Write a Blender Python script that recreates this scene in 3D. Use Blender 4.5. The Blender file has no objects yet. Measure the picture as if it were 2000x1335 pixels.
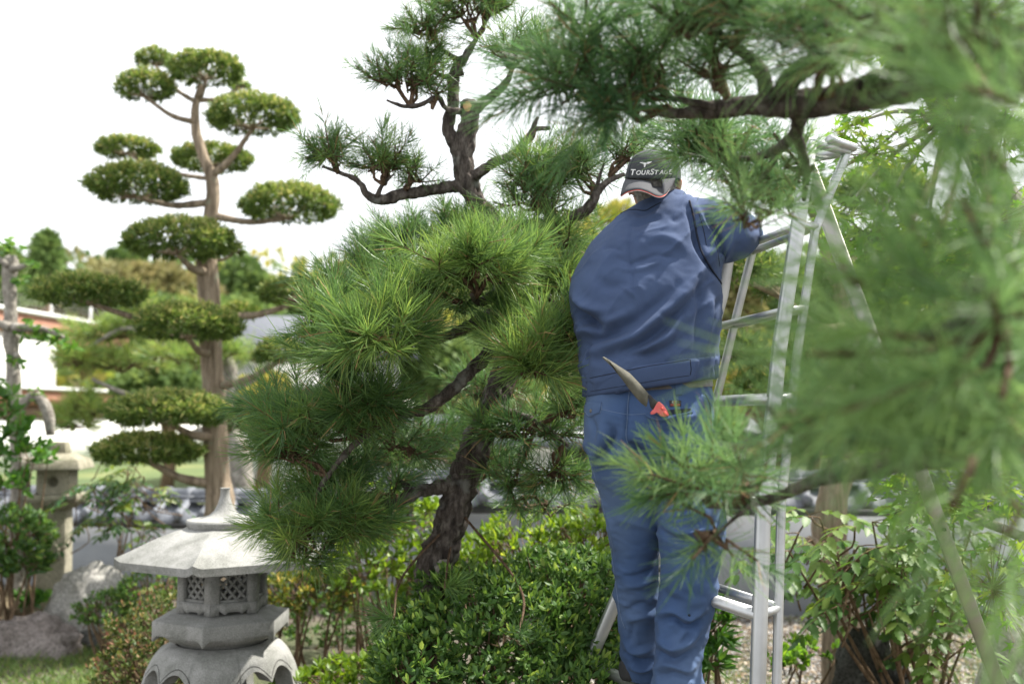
import bpy, bmesh, math, random
import numpy as np
from mathutils import Vector, Matrix
from mathutils.bvhtree import BVHTree

random.seed(7)
RNG = np.random.default_rng(11)
sc = bpy.context.scene
col = sc.collection
rad = math.radians

# ------------------------------------------------------------------ camera
CAM_H, PITCH, FPX = 1.6, math.atan((810 - 667.5) / 2000.0), 2000.0
cd = bpy.data.cameras.new('camera')
cam = bpy.data.objects.new('camera', cd)
col.objects.link(cam)
cam.location = (0, 0, CAM_H)
cam.rotation_euler = (rad(90) + PITCH, 0, 0)
cd.sensor_width, cd.lens = 36.0, 36.0
cd.clip_start, cd.clip_end = 0.05, 2000
cd.dof.use_dof = True
cd.dof.focus_distance = 3.25
cd.dof.aperture_fstop = 2.0
sc.camera = cam

# ------------------------------------------------------------------ sky and sun
SUN_EL, SUN_AZ = rad(57), rad(68)          # azimuth measured from +Y towards +X
w = bpy.data.worlds.new('World'); sc.world = w; w.use_nodes = True
nt = w.node_tree; nt.nodes.clear()
out = nt.nodes.new('ShaderNodeOutputWorld'); bg = nt.nodes.new('ShaderNodeBackground')
sky = nt.nodes.new('ShaderNodeTexSky'); sky.sky_type = 'NISHITA'; sky.sun_disc = False
sky.sun_elevation = SUN_EL; sky.sun_rotation = SUN_AZ
sky.air_density = 1.2; sky.dust_density = 3.0
mixw = nt.nodes.new('ShaderNodeMix'); mixw.data_type = 'RGBA'
tc = nt.nodes.new('ShaderNodeTexCoord'); nz = nt.nodes.new('ShaderNodeTexNoise')
nz.inputs['Scale'].default_value = 2.2; nz.inputs['Detail'].default_value = 5
rmp = nt.nodes.new('ShaderNodeValToRGB')
rmp.color_ramp.elements[0].position = .25; rmp.color_ramp.elements[0].color = (.72, .72, .72, 1)
rmp.color_ramp.elements[1].position = .6; rmp.color_ramp.elements[1].color = (.95, .95, .95, 1)
nt.links.new(tc.outputs['Generated'], nz.inputs['Vector'])
nt.links.new(nz.outputs['Fac'], rmp.inputs['Fac'])
nt.links.new(rmp.outputs['Color'], mixw.inputs['Factor'])
nt.links.new(sky.outputs['Color'], mixw.inputs['A'])
mixw.inputs['B'].default_value = (10.8, 11.0, 11.2, 1)      # bright thin overcast
nt.links.new(mixw.outputs['Result'], bg.inputs['Color'])
bg.inputs['Strength'].default_value = 0.066
nt.links.new(bg.outputs[0], out.inputs[0])

sd = bpy.data.lights.new('sun', 'SUN'); sd.energy = 4.7; sd.angle = rad(2); sd.color = (1, .95, .86)
sun = bpy.data.objects.new('sun', sd); col.objects.link(sun)
sdir = Vector((math.sin(SUN_AZ) * math.cos(SUN_EL), math.cos(SUN_AZ) * math.cos(SUN_EL), math.sin(SUN_EL)))
sun.rotation_euler = sdir.to_track_quat('Z', 'Y').to_euler()
sun.location = (0, 0, 12)

sc.view_settings.view_transform = 'Standard'
sc.view_settings.look = 'None'
sc.view_settings.exposure = 1.25
sc.view_settings.gamma = 1
sc.view_settings.use_curve_mapping = False
sc.render.engine = 'CYCLES'
sc.cycles.use_denoising = True
sc.cycles.max_bounces = 8
sc.cycles.transmission_bounces = 6
sc.cycles.transparent_max_bounces = 8

# ------------------------------------------------------------------ helpers
def A(*v): return np.array(v, dtype=float)
CP, SP = math.cos(PITCH), math.sin(PITCH)
def P(px, py, Y):
    """world point that stands at depth Y (metres along +Y) on the sight line of a photo pixel"""
    u, v = (px - 1000) / FPX, (667.5 - py) / FPX
    d = A(u, CP - SP * v, SP + CP * v)
    return A(0, 0, CAM_H) + d * (Y / d[1])
def ray(px, py):
    u, v = (px - 1000) / FPX, (667.5 - py) / FPX
    return Vector((u, CP - SP * v, SP + CP * v)).normalized()
def pix(V):
    q = V - A(0, 0, CAM_H)
    y = q[:, 1] * CP + q[:, 2] * SP
    z = -q[:, 1] * SP + q[:, 2] * CP
    return 1000 + FPX * q[:, 0] / y, 667.5 - FPX * z / y
def unit(v): return v / np.maximum(np.linalg.norm(v, axis=-1, keepdims=True), 1e-9)

def _h(ix, iy, iz, s):
    n = (ix * 374761393 + iy * 668265263 + iz * 2147483647 + s * 1274126177) & 0xffffffff
    n = ((n ^ (n >> 13)) * 1274126177) & 0xffffffff
    n = (n ^ (n >> 16)) & 0xffffffff
    return n / 4294967295.0
def vnoise(V, s=0):
    f = np.floor(V).astype(np.int64); t = V - f; t = t * t * (3 - 2 * t)
    r = 0
    for dx in (0, 1):
        for dy in (0, 1):
            for dz in (0, 1):
                wgt = (t[:, 0] if dx else 1 - t[:, 0]) * (t[:, 1] if dy else 1 - t[:, 1]) * (t[:, 2] if dz else 1 - t[:, 2])
                r = r + wgt * _h(f[:, 0] + dx, f[:, 1] + dy, f[:, 2] + dz, s)
    return r * 2 - 1
def fbm(V, oct=3, s=0):
    r, a = 0, 1.0
    for i in range(oct):
        r = r + a * vnoise(V * 2 ** i, s + i); a *= .5
    return r
def worley(V, s=0):
    f = np.floor(V).astype(np.int64)
    d1 = np.full(len(V), 9.); d2 = np.full(len(V), 9.)
    for dx in (-1, 0, 1):
        for dy in (-1, 0, 1):
            for dz in (-1, 0, 1):
                c = f + np.array([dx, dy, dz])
                q = c + np.stack([_h(c[:, 0], c[:, 1], c[:, 2], s + k) for k in range(3)], 1)
                d = np.linalg.norm(V - q, axis=1)
                d2 = np.where(d < d1, d1, np.minimum(d2, d)); d1 = np.minimum(d1, d)
    return d1, d2

def spline(pts, n=None, step=None):
    """Catmull-Rom through rows of any width"""
    p = np.array(pts, float)
    if len(p) == 2: 
        t = np.linspace(0, 1, n or max(2, int(np.linalg.norm(p[1, :3] - p[0, :3]) / step) + 1))[:, None]
        return p[0] * (1 - t) + p[1] * t
    q = np.vstack([2 * p[0] - p[1], p, 2 * p[-1] - p[-2]])
    outp = []
    L = np.linalg.norm(np.diff(p[:, :3], axis=0), axis=1)
    for i in range(len(p) - 1):
        k = max(1, int(L[i] / step)) if step else max(1, int(round(n * L[i] / L.sum())))
        t = np.linspace(0, 1, k, endpoint=False)[:, None]
        a, b, c, d = q[i:i + 4]
        outp.append(.5 * (2 * b + (c - a) * t + (2 * a - 5 * b + 4 * c - d) * t ** 2 + (3 * b - a - 3 * c + d) * t ** 3))
    outp.append(p[-1:])
    return np.vstack(outp)

def frames(c):
    T = unit(np.gradient(c, axis=0))
    n = np.cross(T[0], A(0, 0, 1)); 
    if np.linalg.norm(n) < .1: n = np.cross(T[0], A(1, 0, 0))
    n = unit(n); N = []
    for t in T:
        n = n - t * np.dot(n, t); n = n / np.linalg.norm(n); N.append(n)
    N = np.array(N)
    return T, N, np.cross(T, N)

class MB:
    def __init__(s): s.V, s.Q, s.T, s.R, s.n, s.QM, s.TM = [], [], [], [], 0, [], []
    def add(s, V, Q=None, T=None, rnd=None, mat=0):
        V = np.asarray(V, float); k = len(V)
        s.V.append(V)
        if Q is not None and len(Q): s.Q.append(np.asarray(Q, np.int64) + s.n); s.QM.append(np.full(len(Q), mat))
        if T is not None and len(T): s.T.append(np.asarray(T, np.int64) + s.n); s.TM.append(np.full(len(T), mat))
        s.R.append(np.full(k, .5) if rnd is None else np.broadcast_to(np.asarray(rnd, float), (k,)))
        s.n += k
        return s
    def arrays(s):
        V = np.vstack(s.V)
        Q = np.vstack(s.Q) if s.Q else np.zeros((0, 4), np.int64)
        T = np.vstack(s.T) if s.T else np.zeros((0, 3), np.int64)
        return V, Q, T
    def box(s, c, e, R=None, rnd=None, mat=0):
        """box with centre c, half sizes e, rotation rows R"""
        k = np.array([[x, y, z] for x in (-1, 1) for y in (-1, 1) for z in (-1, 1)], float) * np.asarray(e, float)
        if R is not None: k = k @ np.asarray(R)
        F = [[0, 1, 3, 2], [4, 6, 7, 5], [0, 4, 5, 1], [2, 3, 7, 6], [0, 2, 6, 4], [1, 5, 7, 3]]
        return s.add(k + np.asarray(c, float), F, None, rnd, mat)
    def bar(s, a, b, wd, th, up=(0, 0, 1), rnd=None, cham=.18, mat=0):
        """chamfered rectangular bar from a to b; wd across, th along up"""
        a, b = np.asarray(a, float), np.asarray(b, float)
        t = unit(b - a); x = unit(np.cross(t, np.asarray(up, float))); y = np.cross(x, t)
        c = cham * min(wd, th); hw, ht = wd / 2, th / 2
        pr = [(-hw + c, -ht), (hw - c, -ht), (hw, -ht + c), (hw, ht - c), (hw - c, ht), (-hw + c, ht), (-hw, ht - c), (-hw, -ht + c)]
        V = [a + x * p + y * q for p, q in pr] + [b + x * p + y * q for p, q in pr] + [a, b]
        Q = [[i, (i + 1) % 8, 8 + (i + 1) % 8, 8 + i] for i in range(8)]
        T = [[16, (i + 1) % 8, i] for i in range(8)] + [[17, 8 + i, 8 + (i + 1) % 8] for i in range(8)]
        return s.add(V, Q, T, rnd, mat)
    def tube(s, pts, r=None, sides=8, step=.03, bump=None, rnd=None, smooth_pts=True, mat=0):
        """tube along rows (x,y,z[,r]); bump(V, N) gives a radial offset"""
        p = np.array(pts, float)
        if p.shape[1] == 3:
            rr = np.asarray(r, float); rr = np.full(len(p), rr) if rr.ndim == 0 else rr
            p = np.hstack([p, rr[:, None]])
        if smooth_pts: p = spline(p, step=step)
        c, R = p[:, :3], np.maximum(p[:, 3], 1e-4)
        T, N, B = frames(c)
        a = np.linspace(0, 2 * np.pi, sides, endpoint=False)
        Nn = N[:, None] * np.cos(a)[None, :, None] + B[:, None] * np.sin(a)[None, :, None]
        V = c[:, None] + Nn * R[:, None, None]
        if bump is not None:
            fl = V.reshape(-1, 3); nn = Nn.reshape(-1, 3)
            V = (fl + nn * bump(fl, np.repeat(R, sides))[:, None]).reshape(V.shape)
        k = len(c); V = V.reshape(-1, 3)
        i = np.arange(k - 1)[:, None] * sides; j = np.arange(sides)[None]; j2 = (j + 1) % sides
        Q = np.stack([i + j, i + j2, i + sides + j2, i + sides + j], -1).reshape(-1, 4)
        V = np.vstack([V, c[:1], c[-1:]]); m = k * sides
        Tq = [[m, (q + 1) % sides, q] for q in range(sides)] + [[m + 1, (k - 1) * sides + q, (k - 1) * sides + (q + 1) % sides] for q in range(sides)]
        return s.add(V, Q, Tq, rnd, mat)
    def sticks(s, a, b, ra, rb, sides=5, rnd=None, mat=0):
        a, b = np.asarray(a, float), np.asarray(b, float); n = len(a)
        if n == 0: return s
        t = unit(b - a); ref = np.where(np.abs(t[:, 2:3]) > .9, A(1, 0, 0), A(0, 0, 1))
        x = unit(np.cross(t, ref)); y = np.cross(t, x)
        an = np.linspace(0, 2 * np.pi, sides, endpoint=False)
        ring = x[:, None] * np.cos(an)[None, :, None] + y[:, None] * np.sin(an)[None, :, None]
        ra = np.broadcast_to(np.asarray(ra, float), (n,)); rb = np.broadcast_to(np.asarray(rb, float), (n,))
        V = np.concatenate([a[:, None] + ring * ra[:, None, None], b[:, None] + ring * rb[:, None, None]], 1)
        o = np.arange(n)[:, None, None] * (2 * sides); j = np.arange(sides)
        q = np.stack([j, (j + 1) % sides, sides + (j + 1) % sides, sides + j], -1)[None]
        rr = None if rnd is None else np.repeat(np.broadcast_to(np.asarray(rnd, float), (n,)), 2 * sides)
        return s.add(V.reshape(-1, 3), (o + q).reshape(-1, 4), None, rr, mat)
    def leaves(s, b, D, S, L, W, tpl, rnd=None, mat=0):
        """one copy of a leaf template at every base b: along D, across S"""
        tv, tq, tt = tpl; n, k = len(b), len(tv)
        if n == 0: return s
        D = unit(D); S = unit(S - D * np.sum(S * D, 1, keepdims=True)); N = np.cross(D, S)
        L = np.broadcast_to(np.asarray(L, float), (n,))[:, None, None]; W = np.broadcast_to(np.asarray(W, float), (n,))[:, None, None]
        V = b[:, None] + D[:, None] * (tv[None, :, 0:1] * L) + S[:, None] * (tv[None, :, 1:2] * W) + N[:, None] * (tv[None, :, 2:3] * L)
        o = (np.arange(n) * k)[:, None, None]
        Q = (o + tq[None]).reshape(-1, 4) if len(tq) else None
        T = (o + tt[None]).reshape(-1, 3) if len(tt) else None
        rr = None if rnd is None else np.repeat(np.broadcast_to(np.asarray(rnd, float), (n,)), k)
        return s.add(V.reshape(-1, 3), Q, T, rr, mat)
    def mesh(s, name, mats, smooth=True, off=(0, 0, 0)):
        V, Q, T = s.arrays(); V = V - np.asarray(off, float)
        me = bpy.data.meshes.new(name)
        me.vertices.add(len(V)); me.vertices.foreach_set('co', V.astype(np.float32).ravel())
        nl = len(Q) * 4 + len(T) * 3
        me.loops.add(nl); me.loops.foreach_set('vertex_index', np.concatenate([Q.ravel(), T.ravel()]).astype(np.int32))
        npol = len(Q) + len(T)
        me.polygons.add(npol)
        st = np.concatenate([np.arange(len(Q)) * 4, len(Q) * 4 + np.arange(len(T)) * 3]).astype(np.int32)
        me.polygons.foreach_set('loop_start', st)
        if smooth: me.polygons.foreach_set('use_smooth', np.ones(npol, bool))
        mats = mats if isinstance(mats, (list, tuple)) else [mats]
        for m in mats: me.materials.append(m)
        if len(mats) > 1:
            me.polygons.foreach_set('material_index', np.concatenate(s.QM + s.TM).astype(np.int32))
        at = me.attributes.new('rnd', 'FLOAT', 'POINT'); at.data.foreach_set('value', np.concatenate(s.R).astype(np.float32))
        me.update(); me.validate()
        return me
    def build(s, name, mats, parent=None, smooth=True):
        """one mesh object; coordinates given in world space"""
        if not s.V: return None
        off = wloc(parent)
        base = A(0, 0, 0)
        if parent is None:
            V = np.vstack(s.V); lo, hi = V.min(0), V.max(0)
            base = A((lo[0] + hi[0]) / 2, (lo[1] + hi[1]) / 2, lo[2])
        me = s.mesh(name, mats, smooth, off + base)
        o = bpy.data.objects.new(name, me); col.objects.link(o)
        o.parent = parent; o.location = tuple(base)
        return o

def wloc(o):
    r = A(0, 0, 0)
    while o is not None:
        r = r + A(*o.location); o = o.parent
    return r
def tag(o, label=None, cat=None, group=None, kind=None):
    if label: o['label'] = label
    if cat: o['category'] = cat
    if group: o['group'] = group
    if kind: o['kind'] = kind
    return o
def thing(name, loc, label, cat, group=None):
    o = bpy.data.objects.new(name, None); col.objects.link(o)
    o.location = tuple(float(x) for x in loc); o.empty_display_size = .1
    return tag(o, label, cat, group)

# leaf templates: rows (along, across, lift)
def strip(rows):
    tv = []
    for u, hw, l in rows: tv += [(u, -hw, l), (u, hw, l)]
    tq = [[2 * i, 2 * i + 1, 2 * i + 3, 2 * i + 2] for i in range(len(rows) - 1)]
    return np.array(tv, float), np.array(tq, np.int64), np.zeros((0, 3), np.int64)
NEEDLE = strip([(0, .5, 0), (.5, .5, .06), (1, .18, -.01)])
STRAP = strip([(0, .25, 0), (.45, .5, .05), (1, .12, -.03)])
BLADE = strip([(0, .5, 0), (.4, .42, .08), (.75, .28, .05), (1, .05, -.08)])
def oval(c1=.3, w1=.42, c2=.68, w2=.46, cup=.07, droop=-.06):
    tv = np.array([(0, 0, 0), (c1, w1, cup), (c1, 0, 0), (c1, -w1, cup), (c2, w2, cup + droop / 2), (c2, 0, droop / 2), (c2, -w2, cup + droop / 2), (1, 0, droop)], float)
    tq = np.array([[2, 3, 6, 5], [1, 2, 5, 4]], np.int64)
    tt = np.array([[0, 3, 2], [0, 2, 1], [5, 6, 7], [4, 5, 7]], np.int64)
    return tv, tq, tt
OVAL = oval()
DIAM = (np.array([(0, 0, 0), (.5, .5, .05), (.5, -.5, .05), (1, 0, -.04), (.5, 0, -.02)], float), np.zeros((0, 4), np.int64),
        np.array([[0, 4, 1], [0, 2, 4], [4, 3, 1], [4, 2, 3]], np.int64))
def outline(pts, cup=.06, droop=-.08):
    """leaf from half outline (u, half width): midrib plus both edges, mirrored"""
    tv, tt = [], []
    n = len(pts)
    for u, hw in pts:
        tv += [(u, hw, cup * min(1, hw * 2) + droop * u * u), (u * .98, 0, droop * u * u), (u, -hw, cup * min(1, hw * 2) + droop * u * u)]
    tq = []
    for i in range(n - 1):
        a, b = 3 * i, 3 * i + 3
        tq += [[a, a + 1, b + 1, b], [a + 1, a + 2, b + 2, b + 1]]
    return np.array(tv, float), np.array(tq, np.int64), np.zeros((0, 3), np.int64)
HOLLY = outline([(0, .01), (.1, .2), (.2, .46), (.27, .33), (.42, .5), (.48, .36), (.62, .45), (.68, .28), (.82, .28), (.86, .13), (1, .005)], .05, -.12)
def maple_tpl():
    tv, tt = [(0, 0, 0)], []
    ang = [-150, -128, -105, -80, -57, -40, -28, -12, 0, 12, 28, 40, 57, 80, 105, 128, 150]
    rr = [.25, .5, .2, .72, .62, .26, .85, .7, 1.0, .7, .85, .26, .62, .72, .2, .5, .25]
    rr = [.22, .5, .22, .5, .78, .24, .5, .5, 1, .5, .5, .24, .78, .5, .22, .5, .22]
    rr[6] = .27; rr[10] = .27; rr[7] = .55; rr[9] = .55; rr[3] = .3; rr[13] = .3
    for a, r in zip(ang, rr):
        tv.append((.3 + .7 * r * math.cos(rad(a)), .85 * r * math.sin(rad(a)), -.12 * r * r))
    tv[0] = (.3, 0, 0)
    for i in range(1, len(ang)): tt.append([0, i, i + 1])
    tv.append((0, 0, .03)); k = len(tv) - 1; tt.append([k, 1, 0]); tt.append([k, 0, len(ang)])
    return np.array(tv, float), np.zeros((0, 4), np.int64), np.array(tt, np.int64)
MAPLE = maple_tpl()

def rnd_dirs(n, zlo=-1., zhi=1.):
    z = RNG.uniform(zlo, zhi, n); a = RNG.uniform(0, 2 * np.pi, n); r = np.sqrt(np.maximum(0, 1 - z * z))
    return np.stack([r * np.cos(a), r * np.sin(a), z], 1)

# ------------------------------------------------------------------ materials
def new_mat(name):
    m = bpy.data.materials.new(name); m.use_nodes = True
    return m, m.node_tree, m.node_tree.nodes, m.node_tree.links, m.node_tree.nodes['Principled BSDF']
def ramp(N, stops):
    r = N.new('ShaderNodeValToRGB'); e = r.color_ramp.elements
    while len(e) < len(stops): e.new(.5)
    for k, (p, c) in enumerate(stops):
        e[k].position = p; e[k].color = (*c, 1)
    return r
def leaf_mat(name, stops, trans=.35, rough=.45, spec=.35, tcol=1.5):
    m, t, N, L, b = new_mat(name)
    at = N.new('ShaderNodeAttribute'); at.attribute_name = 'rnd'
    r = ramp(N, stops); L.new(at.outputs['Fac'], r.inputs['Fac'])
    nz = N.new('ShaderNodeTexNoise'); nz.inputs['Scale'].default_value = 18; g = N.new('ShaderNodeTexCoord')
    L.new(g.outputs['Object'], nz.inputs['Vector'])
    hs = N.new('ShaderNodeHueSaturation'); mr = N.new('ShaderNodeMapRange')
    mr.inputs['To Min'].default_value = .7; mr.inputs['To Max'].default_value = 1.3
    L.new(nz.outputs['Fac'], mr.inputs['Value']); L.new(mr.outputs['Result'], hs.inputs['Value'])
    L.new(r.outputs['Color'], hs.inputs['Color'])
    L.new(hs.outputs['Color'], b.inputs['Base Color'])
    b.inputs['Roughness'].default_value = rough; b.inputs['Specular IOR Level'].default_value = spec
    tr = N.new('ShaderNodeBsdfTranslucent'); h2 = N.new('ShaderNodeHueSaturation')
    h2.inputs['Value'].default_value = tcol; h2.inputs['Saturation'].default_value = 1.1
    h2.inputs['Hue'].default_value = .485
    L.new(hs.outputs['Color'], h2.inputs['Color']); L.new(h2.outputs['Color'], tr.inputs['Color'])
    mx = N.new('ShaderNodeMixShader'); mx.inputs[0].default_value = trans
    L.new(b.outputs[0], mx.inputs[1]); L.new(tr.outputs[0], mx.inputs[2])
    L.new(mx.outputs[0], N['Material Output'].inputs['Surface'])
    return m
def rough_mat(name, stops, scale=8, detail=6, rough=.85, bump=.3, bscale=None, stretch=None, spec=.3, metallic=0, dist=.01, attr=0.0):
    """noise coloured surface with fine relief"""
    m, t, N, L, b = new_mat(name)
    g = N.new('ShaderNodeTexCoord'); src = g.outputs['Object']
    if stretch:
        mp = N.new('ShaderNodeMapping'); mp.inputs['Scale'].default_value = stretch
        L.new(src, mp.inputs['Vector']); src = mp.outputs['Vector']
    n1 = N.new('ShaderNodeTexNoise'); n1.inputs['Scale'].default_value = scale; n1.inputs['Detail'].default_value = detail
    n1.inputs['Roughness'].default_value = .65
    L.new(src, n1.inputs['Vector'])
    r = ramp(N, stops); L.new(n1.outputs['Fac'], r.inputs['Fac'])
    last = r.outputs['Color']
    if attr:
        at = N.new('ShaderNodeAttribute'); at.attribute_name = 'rnd'
        mr = N.new('ShaderNodeMapRange'); mr.inputs['To Min'].default_value = 1 - attr; mr.inputs['To Max'].default_value = 1 + attr
        L.new(at.outputs['Fac'], mr.inputs['Value'])
        hs = N.new('ShaderNodeHueSaturation'); L.new(mr.outputs['Result'], hs.inputs['Value']); L.new(last, hs.inputs['Color']); last = hs.outputs['Color']
    L.new(last, b.inputs['Base Color'])
    n2 = N.new('ShaderNodeTexNoise'); n2.inputs['Scale'].default_value = bscale or scale * 4; n2.inputs['Detail'].default_value = 6
    L.new(src, n2.inputs['Vector'])
    bp = N.new('ShaderNodeBump'); bp.inputs['Strength'].default_value = bump; bp.inputs['Distance'].default_value = dist
    L.new(n2.outputs['Fac'], bp.inputs['Height']); L.new(bp.outputs[0], b.inputs['Normal'])
    b.inputs['Roughness'].default_value = rough; b.inputs['Specular IOR Level'].default_value = spec; b.inputs['Metallic'].default_value = metallic
    return m
def bark_mat(name, dark, mid, light, vs=30, stretch=(1, 1, .35), lichen=None):
    m, t, N, L, b = new_mat(name)
    g = N.new('ShaderNodeTexCoord'); mp = N.new('ShaderNodeMapping'); mp.inputs['Scale'].default_value = stretch
    L.new(g.outputs['Object'], mp.inputs['Vector'])
    nz = N.new('ShaderNodeTexNoise'); nz.inputs['Scale'].default_value = vs; nz.inputs['Detail'].default_value = 7; nz.inputs['Roughness'].default_value = .7
    L.new(mp.outputs[0], nz.inputs['Vector'])
    r = ramp(N, [(.3, dark), (.5, mid), (.72, light)]); L.new(nz.outputs['Fac'], r.inputs['Fac'])
    last = r.outputs['Color']
    if lichen:
        n3 = N.new('ShaderNodeTexNoise'); n3.inputs['Scale'].default_value = 14; n3.inputs['Detail'].default_value = 5
        L.new(g.outputs['Object'], n3.inputs['Vector'])
        r3 = ramp(N, [(.6, (0, 0, 0)), (.72, (.8, .8, .8))]); L.new(n3.outputs['Fac'], r3.inputs['Fac'])
        mx = N.new('ShaderNodeMix'); mx.data_type = 'RGBA'; L.new(r3.outputs['Color'], mx.inputs['Factor'])
        L.new(last, mx.inputs['A']); mx.inputs['B'].default_value = (*lichen, 1); last = mx.outputs['Result']
    L.new(last, b.inputs['Base Color'])
    vo = N.new('ShaderNodeTexVoronoi'); vo.feature = 'DISTANCE_TO_EDGE'; vo.inputs['Scale'].default_value = vs * 1.1
    L.new(mp.outputs[0], vo.inputs['Vector'])
    ad = N.new('ShaderNodeMath'); ad.operation = 'ADD'; L.new(nz.outputs['Fac'], ad.inputs[0]); L.new(vo.outputs['Distance'], ad.inputs[1])
    bp = N.new('ShaderNodeBump'); bp.inputs['Strength'].default_value = .7; bp.inputs['Distance'].default_value = .012
    L.new(ad.outputs[0], bp.inputs['Height']); L.new(bp.outputs[0], b.inputs['Normal'])
    b.inputs['Roughness'].default_value = .92; b.inputs['Specular IOR Level'].default_value = .15
    return m

M = {}
M['needle'] = leaf_mat('pine_needle', [(0, (.04, .098, .04)), (.45, (.09, .175, .056)), (.8, (.168, .27, .07)), (1, (.26, .345, .09))], .38, .42, .4)
M['needle_near'] = leaf_mat('pine_needle_near', [(0, (.046, .112, .05)), (.5, (.115, .215, .082)), (1, (.22, .34, .12))], .4, .45, .35)
M['dead_needle'] = rough_mat('dead_needle', [(.3, (.22, .12, .05)), (.7, (.4, .26, .13))], 20)
M['pine_bark'] = bark_mat('pine_bark', (.014, .012, .011), (.075, .062, .055), (.21, .185, .165), 40, (1, 1, .35), (.2, .2, .185))
M['twig'] = bark_mat('pine_twig', (.03, .02, .014), (.11, .07, .045), (.2, .14, .1), 60)
M['cut_wood'] = rough_mat('cut_wood', [(.3, (.55, .29, .14)), (.7, (.7, .42, .24))], 30, bump=.1)
M['maki_leaf'] = leaf_mat('maki_leaf', [(0, (.05, .1, .024)), (.35, (.11, .18, .042)), (.6, (.2, .27, .064)), (.8, (.33, .37, .11)), (1, (.45, .41, .17))], .34, .45, .35)
M['maki_bark'] = bark_mat('maki_bark', (.1, .078, .056), (.26, .205, .15), (.46, .38, .29), 30, (1, 1, .1), (.24, .25, .18))
M['azalea'] = leaf_mat('azalea_leaf', [(0, (.04, .095, .024)), (.5, (.08, .165, .036)), (.85, (.17, .28, .055)), (1, (.28, .38, .09))], .34, .5, .35)
M['azalea_light'] = leaf_mat('azalea_leaf_light', [(0, (.07, .14, .02)), (.5, (.15, .25, .03)), (.85, (.26, .36, .05)), (1, (.36, .42, .08))], .4, .42, .35)
M['azalea_red'] = leaf_mat('azalea_leaf_reddish', [(0, (.04, .075, .02)), (.45, (.09, .13, .03)), (.7, (.2, .18, .06)), (.88, (.27, .17, .09)), (1, (.26, .13, .09))], .3, .5, .3)
M['azalea_gold'] = leaf_mat('azalea_leaf_golden', [(0, (.03, .07, .015)), (.45, (.1, .14, .025)), (.75, (.3, .28, .05)), (1, (.42, .3, .07))], .35, .5, .3)
M['camellia'] = leaf_mat('camellia_leaf', [(0, (.03, .1, .015)), (.5, (.07, .18, .03)), (1, (.16, .3, .05))], .35, .42, .4)
M['nandina'] = leaf_mat('nandina_leaf', [(0, (.03, .09, .03)), (.5, (.07, .15, .04)), (.8, (.2, .25, .04)), (1, (.4, .3, .03))], .4, .4, .4)
M['mahonia'] = leaf_mat('mahonia_leaf', [(0, (.035, .1, .022)), (.4, (.08, .17, .032)), (.75, (.165, .25, .05)), (.92, (.3, .33, .065)), (1, (.38, .27, .07))], .38, .48, .35)
M['maple'] = leaf_mat('maple_leaf', [(0, (.09, .22, .03)), (.6, (.18, .33, .05)), (1, (.32, .42, .07))], .5, .45, .3)
M['far_green'] = leaf_mat('far_foliage', [(0, (.06, .11, .035)), (.5, (.12, .19, .06)), (1, (.2, .27, .09))], .3, .6, .2)
M['far_olive'] = leaf_mat('far_foliage_olive', [(0, (.12, .13, .05)), (.5, (.22, .21, .09)), (1, (.32, .28, .13))], .3, .6, .2)
M['far_yellow'] = leaf_mat('far_foliage_yellow', [(0, (.14, .18, .03)), (.5, (.27, .28, .06)), (1, (.42, .36, .12))], .4, .6, .2)
M['grass'] = leaf_mat('grass_blade', [(0, (.07, .13, .03)), (.6, (.14, .22, .06)), (.85, (.28, .27, .11)), (1, (.36, .26, .14))], .35, .5, .3)
M['stem'] = bark_mat('shrub_stem', (.05, .035, .02), (.16, .11, .07), (.28, .2, .13), 40)
M['grey_bark'] = bark_mat('grey_bark', (.1, .09, .08), (.25, .23, .2), (.42, .4, .36), 20, (1, 1, .8), (.32, .33, .28))
def granite(name, base, var=.35, scale=260, stain=(.5, .5, .45)):
    m, t, N, L, b = new_mat(name)
    g = N.new('ShaderNodeTexCoord')
    n1 = N.new('ShaderNodeTexNoise'); n1.inputs['Scale'].default_value = scale; n1.inputs['Detail'].default_value = 3
    n2 = N.new('ShaderNodeTexNoise'); n2.inputs['Scale'].default_value = 5; n2.inputs['Detail'].default_value = 6
    vo = N.new('ShaderNodeTexVoronoi'); vo.inputs['Scale'].default_value = scale * .9
    for q in (n1, n2, vo): L.new(g.outputs['Object'], q.inputs['Vector'])
    d = tuple(c * (1 - var) for c in base); l = tuple(min(.85, c * (1 + var)) for c in base)
    r = ramp(N, [(.32, d), (.5, base), (.68, l)]); L.new(n1.outputs['Fac'], r.inputs['Fac'])
    n2.inputs['Roughness'].default_value = .7; r2 = ramp(N, [(.34, stain), (.56, (1, 1, 1))]); L.new(n2.outputs['Fac'], r2.inputs['Fac'])
    mx = N.new('ShaderNodeMix'); mx.data_type = 'RGBA'; mx.blend_type = 'MULTIPLY'; mx.inputs['Factor'].default_value = .8
    L.new(r.outputs['Color'], mx.inputs['A']); L.new(r2.outputs['Color'], mx.inputs['B'])
    L.new(mx.outputs['Result'], b.inputs['Base Color'])
    bp = N.new('ShaderNodeBump'); bp.inputs['Strength'].default_value = .35; bp.inputs['Distance'].default_value = .004
    L.new(n1.outputs['Fac'], bp.inputs['Height']); L.new(bp.outputs[0], b.inputs['Normal'])
    b.inputs['Roughness'].default_value = .85; b.inputs['Specular IOR Level'].default_value = .25
    return m
M['granite'] = granite('lantern_granite', (.285, .285, .275), .3, 260, (.42, .44, .40))
M['old_stone'] = granite('old_lantern_stone', (.29, .27, .21), .3, 90, (.5, .53, .43))
M['rock_grey'] = granite('rock_grey', (.33, .32, .3), .35, 60, (.55, .55, .5))
M['rock_red'] = granite('rock_purple', (.2, .175, .165), .35, 50, (.45, .42, .4))
M['rock_brown'] = granite('rock_brown', (.25, .2, .13), .4, 50, (.5, .45, .35))
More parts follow.
